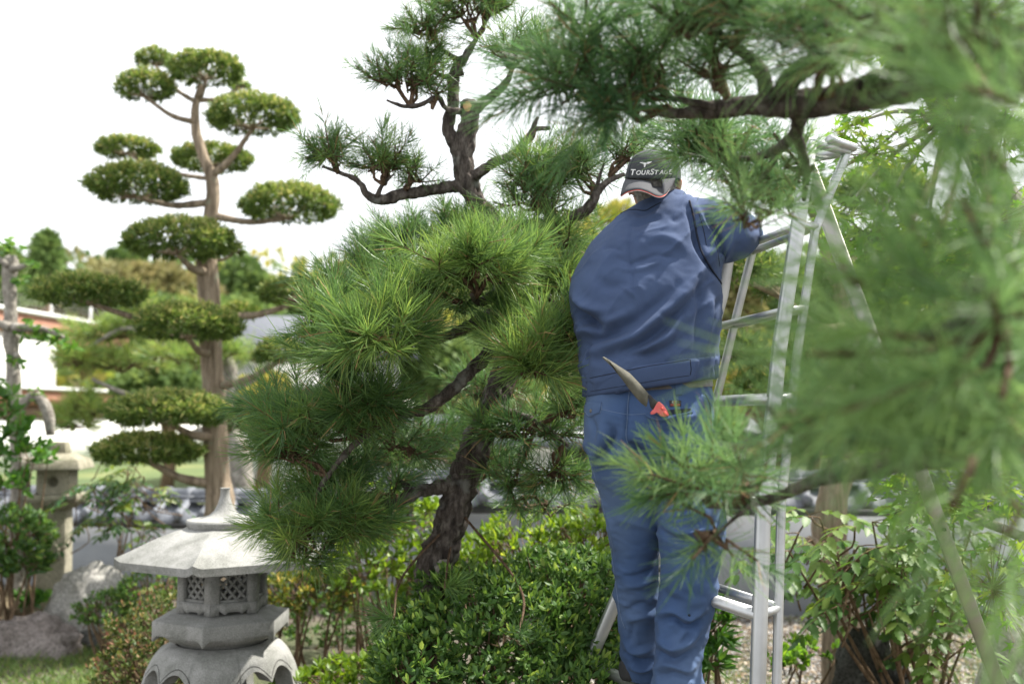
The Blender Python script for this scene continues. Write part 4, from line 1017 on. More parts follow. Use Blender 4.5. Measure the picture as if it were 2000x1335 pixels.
# ------------------------------------------------------------------ cloud-pruned podocarpus trees
def maki_pad(root, px, py, d, rx, ry, n=None, Ll=.045, Lw=.0095, tipf=.5, branch_from=None, bw=16, dens=1.):
    c = P(px, py, d); k = d / FPX; r3 = np.maximum(A(rx * k, rx * k * .8, ry * k) - A(.022, .022, .03), .03)
    area = r3[0] * r3[1] + r3[0] * r3[2] * 2
    n = int(area * 4100 * dens) if n is None else n
    dr = rnd_dirs(n, -.75, 1)
    lump = 1 + .09 * fbm(dr * 3 + px, 2, int(px))
    flat = np.where(dr[:, 2] < 0, .62, 1.)
    f = RNG.uniform(.62, 1, n) ** .5
    pos = c + dr * r3 * (lump * f)[:, None] * np.stack([np.ones(n), np.ones(n), flat], 1)
    ax = unit(dr / r3 * r3.min() + A(0, 0, .35) + RNG.normal(0, .25, (n, 3)))
    nl = 9; m = n * nl
    b = np.repeat(pos, nl, 0) + np.repeat(ax, nl, 0) * RNG.uniform(-.02, .02, (m, 1)); a_ = np.repeat(ax, nl, 0)
    per = unit(np.cross(a_, rnd_dirs(m))); an = np.radians(RNG.uniform(15, 75, m))
    D = a_ * np.cos(an)[:, None] + per * np.sin(an)[:, None]
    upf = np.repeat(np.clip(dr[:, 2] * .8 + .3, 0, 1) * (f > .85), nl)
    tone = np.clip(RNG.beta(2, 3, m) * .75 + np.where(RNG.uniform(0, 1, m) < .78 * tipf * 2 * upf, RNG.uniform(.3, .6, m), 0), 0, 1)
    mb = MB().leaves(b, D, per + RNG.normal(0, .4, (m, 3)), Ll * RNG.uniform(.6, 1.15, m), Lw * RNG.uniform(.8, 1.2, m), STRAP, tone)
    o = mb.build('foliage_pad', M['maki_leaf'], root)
    mt = MB(); q = c + A(0, 0, -r3[2] * .5)
    kk = 16; e = c + rnd_dirs(kk, -.2, .8) * r3 * RNG.uniform(.5, .9, (kk, 1))
    mid = (q + e) / 2 + A(0, 0, -r3[2] * .15)
    mt.sticks(np.repeat(q[None], kk, 0), mid, .009, .006); mt.sticks(mid, e, .006, .003)
    mt.build('twig_spray', M['maki_bark'], o)
    if branch_from:
        fx, fy, fd = branch_from
        p0, p2 = P(fx, fy, fd), q; pm = (p0 + p2) / 2 + A(0, 0, -.04)
        MB().tube([(*p0, bw / 2 * k), (*pm, bw * .4 * k), (*p2, bw * .26 * k)], sides=12, step=.03, bump=maki_bump).build('branch', M['maki_bark'], root)
    return o
def maki_left():
    d = 7.5; bx = P(428, 960, d)
    root = thing('podocarpus_tree', (bx[0], d, gz(bx[0], d)), 'tall cloud pruned tree with rounded leaf pads behind the granite lantern', 'tree')
    gp = pix(A(bx[0] + .02, d, -.1)[None])
    branch(root, [(gp[0][0], gp[1][0], 84), (428, 1000, 58), (424, 930, 52), (420, 850, 47), (416, 750, 45), (412, 660, 41), (408, 570, 38), (404, 490, 36), (410, 430, 30), (416, 380, 27), (412, 345, 25),
                  (398, 310, 21), (384, 260, 18), (381, 215, 15), (386, 190, 12), (392, 165, 9)], d, M['maki_bark'], maki_bump, 28, .03, 'trunk')
    T = lambda y: (np.interp(y, [150, 215, 310, 345, 430, 490, 570, 750, 930], [390, 381, 398, 412, 410, 404, 408, 416, 424]), y, d)
    for px, py, dd, rx, ry, fy, bw in [(302, 117, 7.8, 40, 27, 200, 9), (404, 138, 7.4, 80, 44, 190, 12), (284, 173, 7.3, 62, 42, 240, 11), (468, 168, 7.8, 26, 16, 195, 9), (494, 230, 7.3, 96, 52, 345, 15),
                                       (248, 291, 7.9, 67, 28, 350, 9), (412, 311, 7.9, 84, 36, 360, 10), (268, 364, 7.3, 104, 53, 395, 15), (566, 404, 7.4, 100, 53, 420, 14), (348, 474, 7.15, 112, 56, 530, 17),
                                       (457, 490, 7.6, 24, 18, 500, 8), (172, 574, 7.2, 116, 43, 640, 16), (590, 574, 7.6, 92, 37, 620, 14), (366, 638, 7.1, 110, 52, 690, 16), (468, 610, 7.8, 38, 25, 630, 9),
                                       (545, 692, 7.3, 54, 37, 755, 16), (334, 806, 7.05, 130, 50, 850, 18), (288, 882, 7.25, 110, 43, 945, 20), (450, 825, 7.7, 36, 40, 850, 9)]:
        maki_pad(root, px, py, dd, rx, ry, branch_from=T(fy), bw=bw * 1.1)
maki_left()
def maki_right():
    d = 5.7; bx = P(1648, 1258, d)
    root = thing('podocarpus_tree', (bx[0], d, gz(bx[0], d)), 'old podocarpus with shredded bark trunk beside the dark rock', 'tree')
    gp = pix(A(bx[0] + .01, d, -.1)[None])
    branch(root, [(gp[0][0], gp[1][0], 92), (1645, 1230, 74), (1635, 1150, 66), (1622, 1060, 62), (1630, 960, 58), (1655, 850, 54), (1668, 720, 50), (1655, 600, 44), (1625, 500, 38), (1602, 430, 30), (1570, 380, 20)], d, M['maki_bark'], maki_bump, 28, .03, 'trunk')
    branch(root, [(1632, 1130, 34), (1605, 1090, 30), (1588, 1062, 26), (1576, 1052, 18)], 5.6, M['maki_bark'], maki_bump, 14, .02)
    branch(root, [(1660, 640, 24, 5.7), (1600, 640, 17, 5.4), (1540, 590, 14, 5.2), (1470, 555, 10, 5.1), (1425, 545, 7, 5.0)], None, M['maki_bark'], maki_bump, 12, .03)
    branch(root, [(1668, 760, 24, 5.7), (1590, 760, 17, 5.4), (1510, 715, 13, 5.2), (1450, 690, 10, 5.1), (1415, 680, 7, 5.0)], None, M['maki_bark'], maki_bump, 12, .03)
    branch(root, [(1640, 540, 20, 5.7), (1700, 470, 13, 5.9), (1730, 400, 8, 6.1)], None, M['maki_bark'], maki_bump, 10, .03)
    for px, py, dd, rx, ry in [(1450, 525, 5.1, 75, 42), (1530, 560, 5.2, 60, 34), (1445, 690, 5.1, 62, 42), (1500, 760, 5.2, 70, 40), (1725, 375, 6.1, 95, 56), (1560, 380, 5.6, 70, 40), (1650, 560, 5.9, 110, 60), (1720, 640, 6.0, 120, 70), (1600, 700, 5.8, 80, 50), (1840, 560, 6.2, 120, 80), (1780, 800, 6.0, 150, 60)]:
        maki_pad(root, px, py, dd, rx, ry, dens=.6, Ll=.075, Lw=.011, tipf=.1)
maki_right()
# ------------------------------------------------------------------ blurred pine beyond the left wall
def far_pine():
    d = 10.9; base = P(470, 900, d)
    root = thing('pine_tree', (base[0], d, gz(base[0], d)), 'soft pale pine with flat pads behind the cloud pruned trunk', 'pine tree')
    gp = pix(A(base[0], d, -.1)[None])
    branch(root, [(gp[0][0], gp[1][0], 60), (470, 900, 44), (440, 820, 34), (450, 720, 26), (400, 640, 16)], d, M['grey_bark'], None, 12, .06, 'trunk')
    for q in ([(445, 780, 20), (340, 790, 14), (250, 770, 10), (180, 740, 8)], [(445, 720, 18), (330, 680, 13), (250, 640, 10), (170, 680, 7)], [(440, 820, 18), (360, 850, 12), (250, 870, 8)], [(450, 760, 14), (500, 740, 9), (530, 700, 6)]):
        branch(root, q, d, M['grey_bark'], None, 8, .08)
    for px, py, rx, ry, n in ((210, 655, 85, 40, 34), (300, 640, 75, 45, 34), (150, 705, 55, 40, 22), (240, 715, 95, 42, 40), (350, 700, 95, 42, 40), (430, 690, 60, 45, 22), (180, 800, 80, 40, 34), (140, 830, 60, 40, 20), (400, 610, 60, 30, 20), (500, 700, 50, 40, 16), (270, 600, 50, 26, 16)):
        pine_pad(root, px, py, d + random.uniform(-.3, .3), rx, ry, n, tone=.92, L=.2, per=54, w=.006, tw=.006, mat='needle', dn=.8)
far_pine()

# ------------------------------------------------------------------ the near pine whose limbs cross the view
def near_pine():
    bx, by = 1.95, 1.55
    root = thing('pine_tree', (bx, by, gz(bx, by)), 'out of focus pine whose limbs reach in front of the ladder', 'pine tree')
    B, pb = M['pine_bark'], pine_bump(.1, 1.)
    # trunk stands outside the frame on the right
    MB().tube([(bx, by, -.1, .15), (bx + .03, by, .6, .12), (bx - .04, by + .05, 1.3, .105), (bx - .02, by + .1, 2.0, .09), (bx - .06, by + .1, 2.8, .06), (bx - .03, by + .1, 3.3, .02)], sides=40, step=.02, bump=pb).build('trunk', B, root)
    t1 = A(bx - .03, by + .08, 2.12)
    def limb(rows, s=24):
        pts = []
        for r in rows:
            if len(r) == 4 and r[3] < 0: pts.append(r[:3] + (-r[3],))
            else: pts.append((*P(r[0], r[1], r[3]), r[2] / 2 / FPX * r[3]))
        return MB().tube(pts, sides=s, step=.012, bump=pb).build('branch', B, root)
    limb([(bx - .03, by + .08, 2.1, -.065), (1900, 150, 96, 1.75), (1760, 165, 80, 1.85), (1640, 195, 70, 1.95), (1540, 205, 58, 2.0), (1470, 205, 46, 2.05), (1380, 215, 34, 2.1), (1300, 222, 20, 2.12), (1220, 205, 12, 2.12)])
    limb([(bx - .05, by + .09, 2.25, -.05), (1900, 90, 70, 1.7), (1750, 80, 55, 1.8), (1650, 95, 46, 1.9), (1560, 140, 46, 1.95), (1520, 190, 44, 2.0)])
    limb([(1500, 200, 44, 2.02), (1480, 130, 30, 2.0), (1420, 80, 20, 1.98), (1360, 30, 14, 1.95), (1330, -20, 10, 1.95)], 14)
    limb([(1400, 210, 22, 2.08), (1330, 195, 14, 2.1), (1250, 185, 9, 2.12), (1160, 160, 6, 2.15)], 10)
    limb([(1560, 210, 40, 2.0), (1555, 255, 32, 2.1), (1520, 290, 24, 2.25), (1460, 310, 16, 2.4), (1400, 300, 10, 2.5), (1340, 290, 7, 2.55)], 12)
    limb([(1555, 260, 26, 2.1), (1575, 330, 18, 2.3), (1570, 390, 10, 2.4)], 10)
    limb([(1525, 290, 20, 2.25), (1490, 345, 14, 2.4), (1440, 385, 10, 2.5), (1505, 415, 6, 2.5)], 10)
    limb([(1300, 190, 10, 2.12), (1150, 70, 7, 2.1), (1100, 0, 5, 2.1)], 8)
    limb([(bx - .02, by + .03, 1.35, -.05), (1990, 840, 66, 1.7), (1850, 880, 60, 1.8), (1720, 905, 52, 1.88), (1620, 930, 38, 1.95), (1520, 968, 24, 2.05), (1440, 985, 18, 2.12), (1385, 985, 14, 2.15)])
    limb([(1480, 975, 10, 2.08), (1430, 1015, 8, 2.1), (1385, 1055, 6, 2.1), (1360, 1050, 6, 2.1)], 8)
    limb([(1880, 870, 36, 1.78), (1750, 830, 24, 1.6), (1600, 860, 18, 1.5), (1540, 840, 14, 1.45), (1500, 795, 12, 1.42)], 10)
    limb([(bx - .02, by + .02, 1.75, -.045), (2060, 560, 60, 1.3), (1950, 600, 42, 1.22), (1850, 640, 34, 1.17), (1790, 660, 26, 1.15)], 12)
    K = dict(mat='needle_near', tone=.42, w=.0019, dn=.95)
    pp = lambda *a, **k: pine_pad(root, *a, **{**K, **k})
    # upper limb, left spray against the sky
    pp(1130, 165, 2.15, 130, 80, 24, L=.11, per=84, anchor=(1250, 190, 2.12), up=.2, low=-.6, tone=.36); pp(1215, 205, 2.12, 110, 62, 17, L=.11, per=80, anchor=(1300, 210, 2.12), up=.1, low=-.7, tone=.3)
    pp(1260, 120, 2.1, 120, 80, 15, L=.11, per=74, anchor=(1300, 190, 2.1), tone=.38); pp(1140, 50, 2.1, 120, 80, 9, L=.11, per=60, anchor=(1150, 90, 2.1), tone=.4)
    pp(1340, 60, 1.98, 120, 80, 13, L=.11, per=74, anchor=(1380, 60, 1.98), tone=.42); pp(1440, 30, 1.9, 130, 80, 17, L=.11, per=74, anchor=(1430, 90, 1.95), tone=.42)
    pp(1390, 140, 2.05, 100, 70, 14, L=.105, per=66, anchor=(1420, 190, 2.05), tone=.33); pp(1560, 60, 1.8, 140, 85, 18, L=.11, per=74, anchor=(1600, 120, 1.85), tone=.45)
    pp(1620, 130, 1.75, 110, 80, 12, L=.11, per=66, anchor=(1600, 190, 1.9), tone=.4)
    pp(1720, 40, 1.4, 200, 110, 14, L=.12, per=74, anchor=(1720, 80, 1.7), tone=.6); pp(1900, 60, 1.2, 230, 140, 13, L=.12, per=74, anchor=(1850, 100, 1.6), tone=.55)
    pp(1400, 300, 2.5, 95, 56, 24, L=.1, per=72, anchor=(1440, 312, 2.45), tone=.36); pp(1350, 280, 2.55, 60, 40, 14, L=.1, per=70, anchor=(1390, 300, 2.5), tone=.36)
    pp(1480, 370, 2.45, 90, 56, 14, L=.095, per=56, anchor=(1490, 370, 2.42), tone=.32); pp(1430, 345, 2.5, 80, 44, 10, L=.095, per=60, anchor=(1450, 380, 2.5), tone=.36); pp(1560, 330, 2.35, 70, 60, 7, L=.095, per=50, anchor=(1572, 340, 2.32), tone=.4)
    # sprays hanging over the right arm
    pp(1462, 430, 2.0, 110, 62, 9, L=.12, per=46, anchor=(1510, 415, 2.2), tone=.6, tw=.0018)
    # lower limb
    pp(1362, 952, 2.15, 108, 66, 14, L=.1, per=86, anchor=(1390, 985, 2.15), tone=.6, w=.0026, up=.2, low=-.6); pp(1390, 1040, 2.1, 60, 40, 5, L=.11, per=50, anchor=(1370, 1052, 2.1), tone=.5, low=-1, up=-.4)
    pp(1480, 940, 2.05, 90, 60, 5, L=.11, per=70, anchor=(1450, 980, 2.1), tone=.42)
    pp(1590, 815, 1.45, 160, 95, 6, L=.12, per=80, anchor=(1520, 820, 1.43), tone=.5, up=.1, low=-.6); pp(1640, 865, 1.5, 150, 85, 8, L=.12, per=80, anchor=(1570, 850, 1.47), tone=.42)
    pp(1720, 850, 1.5, 180, 95, 12, L=.12, per=80, anchor=(1700, 845, 1.55), tone=.45); pp(1860, 850, 1.6, 180, 105, 13, L=.12, per=80, anchor=(1850, 870, 1.75), tone=.45); pp(1970, 800, 1.4, 160, 120, 10, L=.12, per=74, anchor=(1960, 850, 1.6), tone=.45)
    # the close spray on the right
    for (x, y, d, ax, n, tn) in [(1800, 660, 1.15, (-.95, -.1, .1), 120, .45), (1850, 590, 1.2, (-.7, -.1, .6), 110, .42), (1880, 740, 1.18, (-.7, -.1, -.5), 110, .45), (1950, 640, 1.12, (-.3, -.5, .5), 100, .4), (1960, 760, 1.18, (-.2, -.2, -.7), 100, .42), (2000, 560, 1.22, (-.3, .2, .8), 110, .5),
                             (1700, 560, 1.25, (-.6, 0, .6), 100, .55), (1740, 770, 1.15, (-.8, 0, -.3), 100, .5), (1930, 480, 1.15, (-.4, 0, .8), 100, .45), (1820, 480, 1.3, (-.5, 0, .7), 90, .5), (1960, 330, 1.2, (-.4, 0, .6), 90, .5), (1900, 900, 1.1, (-.3, 0, -.6), 80, .55), (1680, 690, 1.2, (-.9, 0, 0), 90, .5), (1980, 200, 1.1, (-.6, 0, .2), 90, .5), (1990, 1000, 1.15, (-.4, 0, -.5), 60, .55)]:
        mbn = MB(); p = P(x, y, d); q = unit(A(*ax))
        tuft(mbn, None, np.stack([p, p + A(.03, .05, .02), p + A(.05, -.02, -.03)]), np.stack([q, unit(q + A(0, .3, .3)), unit(q + A(0, -.2, -.3))]), .13, int(n * .5), .0025, .07, min(1, tn + .22), (12, 80))
        o = mbn.build('needle_cluster', M['needle_near'], root)
        e = A(*P(1960, 600, 1.22)) if d < 1.23 and 500 < y < 780 else (A(*P(1850, 850, 1.75)) if y > 640 else A(*P(1900, 120, 1.7)))
        MB().tube([(*(p + q * .06), .003), (*p, .004), (*((p + e) / 2 + A(.02, .03, -.02)), .005), (*e, .006)], sides=7, step=.02).build('twig_spray', M['twig'], o)
RNG = np.random.default_rng(21)
near_pine()
RNG = np.random.default_rng(33)

# ------------------------------------------------------------------ maple behind the right edge
def leaf_set(root, b, D, S, L, W, tpl, mat, rnd, name='leaf', keep=300, restname='foliage'):
    """the leaves that show largest become single parts sharing meshes, the rest one joined part"""
    n = len(b); X, Y = pix(b); dist = np.linalg.norm(b - A(0, 0, CAM_H), axis=1)
    vis = (X > -20) & (X < 2020) & (Y > -20) & (Y < 1350)
    order = np.argsort(np.where(vis, dist, 1e6)); sel = order[:min(keep, n)]; rest = order[min(keep, n):]
    me = []
    for k in range(6):
        me.append(MB().leaves(A(0, 0, 0)[None], A(0, 1, 0)[None], A(1, 0, 0)[None], 1., 1., tpl, [(k + .5) / 6]).mesh('leaf', mat))
    D = unit(D); S = unit(S - D * np.sum(S * D, 1, keepdims=True)); N = np.cross(D, S); o0 = wloc(root)
    L = np.broadcast_to(L, (n,)); W = np.broadcast_to(W, (n,)); rnd = np.broadcast_to(rnd, (n,))
    for i in sel:
        o = bpy.data.objects.new(name, me[min(5, int(rnd[i] * 6))]); col.objects.link(o); o.parent = root
        s_, d_, n_ = S[i] * W[i], D[i] * L[i], N[i] * L[i]; p = b[i] - o0
        o.matrix_local = Matrix(((s_[0], d_[0], -n_[0], p[0]), (s_[1], d_[1], -n_[1], p[1]), (s_[2], d_[2], -n_[2], p[2]), (0, 0, 0, 1)))
    if len(rest):
        r = MB().leaves(b[rest], D[rest], S[rest], L[rest], W[rest], tpl, rnd[rest]).build(restname, mat, root); r['kind'] = 'stuff'
def maple():
    d = 4.3; bx = P(2080, 1000, d)[0]
    root = thing('maple_tree', (bx, d, gz(bx, d)), 'green maple with smooth grey trunk slanting behind the blurred needles', 'maple tree')
    g = M['grey_bark']
    MB().tube([(bx + .1, d, -.1, .085), (bx + .06, d, .8, .075), (*P(2060, 560, d), .068), (*P(1965, 390, d), .064), (*P(1900, 290, d), .06), (*P(1835, 200, d), .052), (*P(1790, 90, d), .04), (*P(1760, -40, d), .03), (*P(1740, -120, d), .01)], sides=20, step=.05, bump=lambda V, R: R * .08 * fbm(V * 6, 2)).build('trunk', g, root)
    cl = [(1880, 220, 4.1, 130, 70, 60), (1960, 260, 4.0, 90, 90, 50), (1700, 460, 4.2, 110, 60, 60), (1640, 420, 4.3, 60, 40, 26), (1800, 520, 4.1, 130, 70, 60), (1760, 80, 4.2, 150, 80, 60), (1900, 60, 4.1, 120, 90, 60), (1830, 970, 4.0, 120, 46, 60), (1940, 930, 3.9, 90, 60, 40), (1760, 900, 4.2, 110, 44, 40), (1700, 300, 4.3, 90, 60, 36), (1930, 440, 4.0, 100, 90, 50), (1650, 250, 4.4, 60, 40, 20), (1940, 1150, 4.1, 90, 140, 40)]
    B, D, S = [], [], []
    for px, py, dd, rx, ry, n in cl:
        n = int(n * 2.2); c = P(px, py, dd); k = dd / FPX; dr = rnd_dirs(n, -1, 1)
        pos = c + dr * A(rx * k * 1.15, .4, ry * k * 1.15) * RNG.uniform(.2, 1, (n, 1))
        B.append(pos); D.append(unit(np.stack([RNG.normal(0, 1, n), RNG.normal(-.3, .8, n), RNG.normal(-.5, .3, n)], 1))); S.append(unit(np.stack([RNG.normal(0, 1, n), RNG.normal(0, 1, n), RNG.normal(0, .35, n)], 1)))
        src = P(1850, 230, 4.3) if py < 650 else A(bx + .05, d, 1.35)
        MB().tube([(*src, .014), (*((src + c) / 2 + A(0, 0, .05)), .009), (*c, .004)], sides=7, step=.05).build('branch', g, root)
        mt = MB(); mt.sticks(np.repeat(c[None], n, 0), pos, .0018, .0012, 4); mt.build('twig_spray', M['stem'], root)
    B, D, S = map(np.vstack, (B, D, S)); n = len(B)
    leaf_set(root, B, D, S, RNG.uniform(.06, .09, n), RNG.uniform(.06, .085, n), MAPLE, M['maple'], RNG.uniform(0, 1, n), keep=280)
    # a bare grey stem leaning across the wall
    MB().tube([(*P(1760, 900, 4.6), .012), (*P(1850, 985, 4.4), .018), (*P(2000, 1050, 4.2), .022), (*P(2110, 1120, 4.25), .03)], sides=10, step=.04).build('branch', g, root)
maple()

# ------------------------------------------------------------------ shrubs
def shrub(name, label, blobs, mat, Ll, Lw, dens, tpl=OVAL, cat='bush', keep=0, stems=10, per=6, tone=(2, 2.5), tip=.25, fill=.55, open_=60, flatbase=-.5):
    """blobs: rows px, py, d, rx px, ry px, ry_depth m; rosettes of leaves on every lobe"""
    cs = [P(b[0], b[1], b[2]) for b in blobs]; c0 = np.mean(cs, 0)
    root = thing(name, (c0[0], c0[1], gz(c0[0], c0[1])), label, cat)
    Bp, Dp, Sp, Rp = [], [], [], []; mt = MB(); gb = A(c0[0], c0[1], gz(c0[0], c0[1]) - .05)
    R3 = []
    for b, c in zip(blobs, cs):
        k = b[2] / FPX; R3.append(A(b[3] * k, b[5] if len(b) > 5 else b[3] * k * .8, b[4] * k))
    for bi, (c, r3) in enumerate(zip(cs, R3)):
        n = int(dens * (r3[0] * r3[1] + r3[0] * r3[2] + r3[1] * r3[2]))
        dr = rnd_dirs(n, flatbase, 1); lump = 1 + .1 * fbm(dr * 2.5 + bi * 9.1, 3, bi); f = RNG.uniform(fill, 1, n) ** .45
        pos = c + dr * r3 * (lump * f)[:, None]
        ok = np.ones(n, bool)
        for bj, (c2, r2) in enumerate(zip(cs, R3)):
            if bj != bi: ok &= (((pos - c2) / r2) ** 2).sum(1) > .55
        ok &= pos[:, 2] > ground_h(pos[:, 0], pos[:, 1]) + .02
        pos, dr, f = pos[ok], dr[ok], f[ok]; n = len(pos)
        ax = unit(dr / r3 * r3.min() * .9 + A(0, 0, .45) + RNG.normal(0, .3, (n, 3)))
        m = n * per; a_ = np.repeat(ax, per, 0); pe = unit(np.cross(a_, rnd_dirs(m))); an = np.radians(RNG.normal(open_, 16, m))
        inner = np.tile(np.arange(per), n) < 2; an = np.where(inner, an * .45, an)
        D = a_ * np.cos(an)[:, None] + pe * np.sin(an)[:, None]
        Bp.append(np.repeat(pos, per, 0) + a_ * RNG.uniform(-.012, .008, (m, 1))); Dp.append(D); Sp.append(np.cross(D, a_) + RNG.normal(0, .25, (m, 3)))
        isf = np.repeat(f > .9, per)
        Rp.append(np.clip(RNG.beta(*tone, m) * .8 + np.where(inner & isf, tip, 0) + np.repeat(RNG.normal(0, .1, n), per), 0, 1))
        q = RNG.integers(0, n, min(n, 160)); mt.sticks(pos[q] - ax[q] * .07 - dr[q] * r3 * .2, pos[q], .0035, .0018, 5)
        for s_ in range(stems):
            e = c + rnd_dirs(1, -.3, .8)[0] * r3 * .75; st = gb + A(RNG.normal(0, .3) * r3[0], RNG.normal(0, .3) * r3[1], 0); st = st + A(c[0] - gb[0], c[1] - gb[1], 0) * .7
            mid = st + (e - st) * .5 + RNG.normal(0, .04, 3); mt.tube([(*st, .012), (*mid, .008), (*e, .003)], sides=6, step=.08)
    mt.build('stem', M['stem'], root)
    B, D, S, Rr = np.vstack(Bp), np.vstack(Dp), np.vstack(Sp), np.concatenate(Rp); n = len(B)
    Ls = Ll * RNG.uniform(.45, 1.3, n); Ws = Lw * RNG.uniform(.75, 1.2, n)
    if keep: leaf_set(root, B, D, S, Ls, Ws, tpl, mat, Rr, keep=keep)
    else: MB().leaves(B, D, S, Ls, Ws, tpl, Rr).build('foliage', mat, root)
    return root
shrub('azalea_bush', 'big rounded green azalea below the large pine, beside the ladder foot', [(960, 1330, 3.95, 235, 215, .45), (1110, 1260, 4.2, 190, 190, .45), (830, 1390, 3.75, 120, 170, .35), (1090, 1450, 3.8, 200, 200, .4)], M['azalea'], .036, .0148, 3700, keep=290, per=7, tip=.42, stems=2)
shrub('azalea_bush', 'bright yellow green bush between the pine trunk and the gardener', [(1040, 1085, 5.1, 150, 75, .4), (1150, 1080, 5.0, 110, 80, .4), (960, 1120, 5.1, 90, 70, .35)], M['azalea_light'], .05, .02, 900, tip=.2)
shrub('azalea_bush', 'light green open bush behind the left side of the pine trunk', [(780, 1040, 6.0, 120, 90, .4), (730, 1110, 5.8, 90, 75, .35), (830, 1130, 5.9, 70, 90, .3)], M['azalea_light'], .06, .024, 620, tip=.15, fill=.3)
shrub('clipped_hedge', 'flat topped golden hedge on bare stems right of the granite lantern', [(620, 1156, 5.9, 84, 44, .3), (560, 1160, 6.0, 60, 40, .3)], M['azalea_gold'], .038, .018, 1500, tip=.4, stems=7, flatbase=-.6)
shrub('azalea_bush', 'dark green undergrowth added to fill the shaded gap behind the flat topped golden hedge', [(600, 1215, 7.0, 130, 62, .35), (720, 1205, 7.0, 110, 62, .35), (500, 1215, 7.2, 100, 50, .3)], M['azalea'], .045, .02, 900, tip=.1, stems=2)  # added bush, stands in for the shade and dark soil under the hedge
shrub('clipped_bush', 'reddish clipped dome left of the granite lantern', [(335, 1255, 5.55, 118, 105, .4), (275, 1330, 5.3, 95, 90, .35), (400, 1300, 5.6, 80, 90, .3)], M['azalea_red'], .03, .014, 1900, tip=.42, stems=12)
shrub('azalea_bush', 'low green azalea in front of the light grey boulder', [(208, 1192, 6.9, 60, 36, .22), (300, 1155, 7.0, 70, 42, .28), (250, 1175, 7.0, 44, 34, .2)], M['azalea'], .032, .014, 1700, tip=.32)
shrub('azalea_bush', 'shady glossy bush in front of the slender pruned trunk', [(22, 1050, 7.2, 72, 62, .3), (45, 1095, 7.2, 46, 42, .22), (-30, 1090, 7.1, 70, 60, .3)], M['azalea'], .055, .022, 1200, tip=.32, stems=2)
shrub('camellia_bush', 'leafy bright green camellia round the slender pruned trunk', [(25, 880, 7.4, 56, 60, .28), (5, 810, 7.3, 46, 46, .25), (10, 940, 7.3, 46, 40, .25), (62, 890, 7.3, 36, 30, .2)], M['camellia'], .085, .04, 260, tip=.2, keep=200, per=5, fill=.2, stems=2)
shrub('low_shrub', 'low leafy ground shrub to the left of the big azalea', [(670, 1330, 4.9, 90, 36, .3), (590, 1345, 5.0, 60, 30, .25), (730, 1310, 4.8, 50, 30, .2)], M['azalea_light'], .045, .022, 900, tip=.1, stems=4)
shrub('weed_clump', 'narrow leafy weeds growing behind the right trouser leg', [(1395, 1225, 4.6, 28, 66, .12), (1385, 1290, 4.5, 26, 40, .1)], M['camellia'], .08, .02, 900, tpl=STRAP, cat='weeds', stems=3, fill=.2)
shrub('weed_clump', 'small bright weeds at the foot of the old trunk', [(1590, 1270, 5.3, 60, 16, .2), (1530, 1290, 5.2, 46, 14, .15)], M['maple'], .05, .03, 500, cat='weeds', stems=2, fill=.2)
shrub('weed_clump', 'small green ivy weeds between the brown and grey rocks', [(62, 1168, 7.55, 26, 10, .1)], M['camellia'], .07, .05, 700, cat='weeds', stems=2, fill=.2)

def frond_plant(name, label, cat, fronds, mat, Ll, Lw, pairs, tpl, keep, gx, gy, stemr=.012, droop=.5):
    """pinnate leaves: fronds rows px, py, d, direction (3), length m"""
    root = thing(name, (gx, gy, gz(gx, gy)), label, cat)
    B, D, S, Rr = [], [], [], []; mt = MB(); g = A(gx, gy, gz(gx, gy) - .05)
    for (px, py, d, dx, L) in fronds:
        p = P(px, py, d); dr = unit(A(*dx)); n = 9
        t = np.linspace(0, 1, n); rach = p + dr * L * t[:, None] + A(0, 0, -1) * (droop * L * t ** 2)[:, None]
        mt.tube(np.c_[rach, np.linspace(.0028, .0012, n)], sides=5, smooth_pts=False)
        side = unit(np.cross(dr, A(0, 0, 1))); tone = RNG.uniform(0, 1)
        for i in range(pairs):
            f = .22 + .74 * i / (pairs - 1); q = p + dr * L * f + A(0, 0, -droop * L * f * f); tg = unit(dr + A(0, 0, -2 * droop * f))
            for s in (-1, 1):
                B.append(q); D.append(unit(side * s * RNG.uniform(.7, 1) + tg * RNG.uniform(.5, .8) + A(0, 0, RNG.uniform(-.5, .05)))); S.append(tg * s + RNG.normal(0, .2, 3)); Rr.append(np.clip(tone * .55 + RNG.uniform(0, .3), 0, 1))
        B.append(rach[-1]); D.append(unit(dr + A(0, 0, -2 * droop))); S.append(side); Rr.append(tone * .6)
        if RNG.uniform() > .2: g2 = P(px, py, d) + A(RNG.normal(0, .1), .12, -RNG.uniform(.1, .25))
        else: g2 = g
        j = g2 + A(RNG.normal(0, .06), RNG.normal(0, .06), 0); mid = j * .45 + p * .55 + A(RNG.normal(0, .04), .06, -.03)
        mt.tube([(*j, stemr if g2 is g else stemr * .45), (*mid, stemr * (.75 if g2 is g else .4)), (*p, stemr * .35)], sides=8, step=.05)
    mt.build('stem', M['stem'], root)
    B, D, S, Rr = map(np.array, (B, D, S, Rr)); n = len(B)
    leaf_set(root, B, D, S, Ll * RNG.uniform(.7, 1.15, n), Lw * RNG.uniform(.8, 1.15, n), tpl, mat, Rr, keep=keep, name='leaflet')
fr = []
for k in range(100):
    px, py = RNG.uniform(1560, 1900), RNG.uniform(985, 1290)
    if px < 1640 and py > 1120: px += 130
    if px < 1790 and py > 1190: py -= 130
    fr.append((px, py, RNG.uniform(4.45, 5.2), (RNG.uniform(-1, .9), RNG.uniform(-1, .1), RNG.uniform(-.1, .45)), RNG.uniform(.2, .34)))
for q in ((1560, 1040, 4.7, (-1, -.3, .1), .3), (1540, 1075, 4.6, (-1, -.2, .0), .32), (1600, 1010, 4.6, (-.9, -.3, .2), .3), (1660, 1180, 4.4, (-.8, -.4, .1), .28)): fr.append(q)
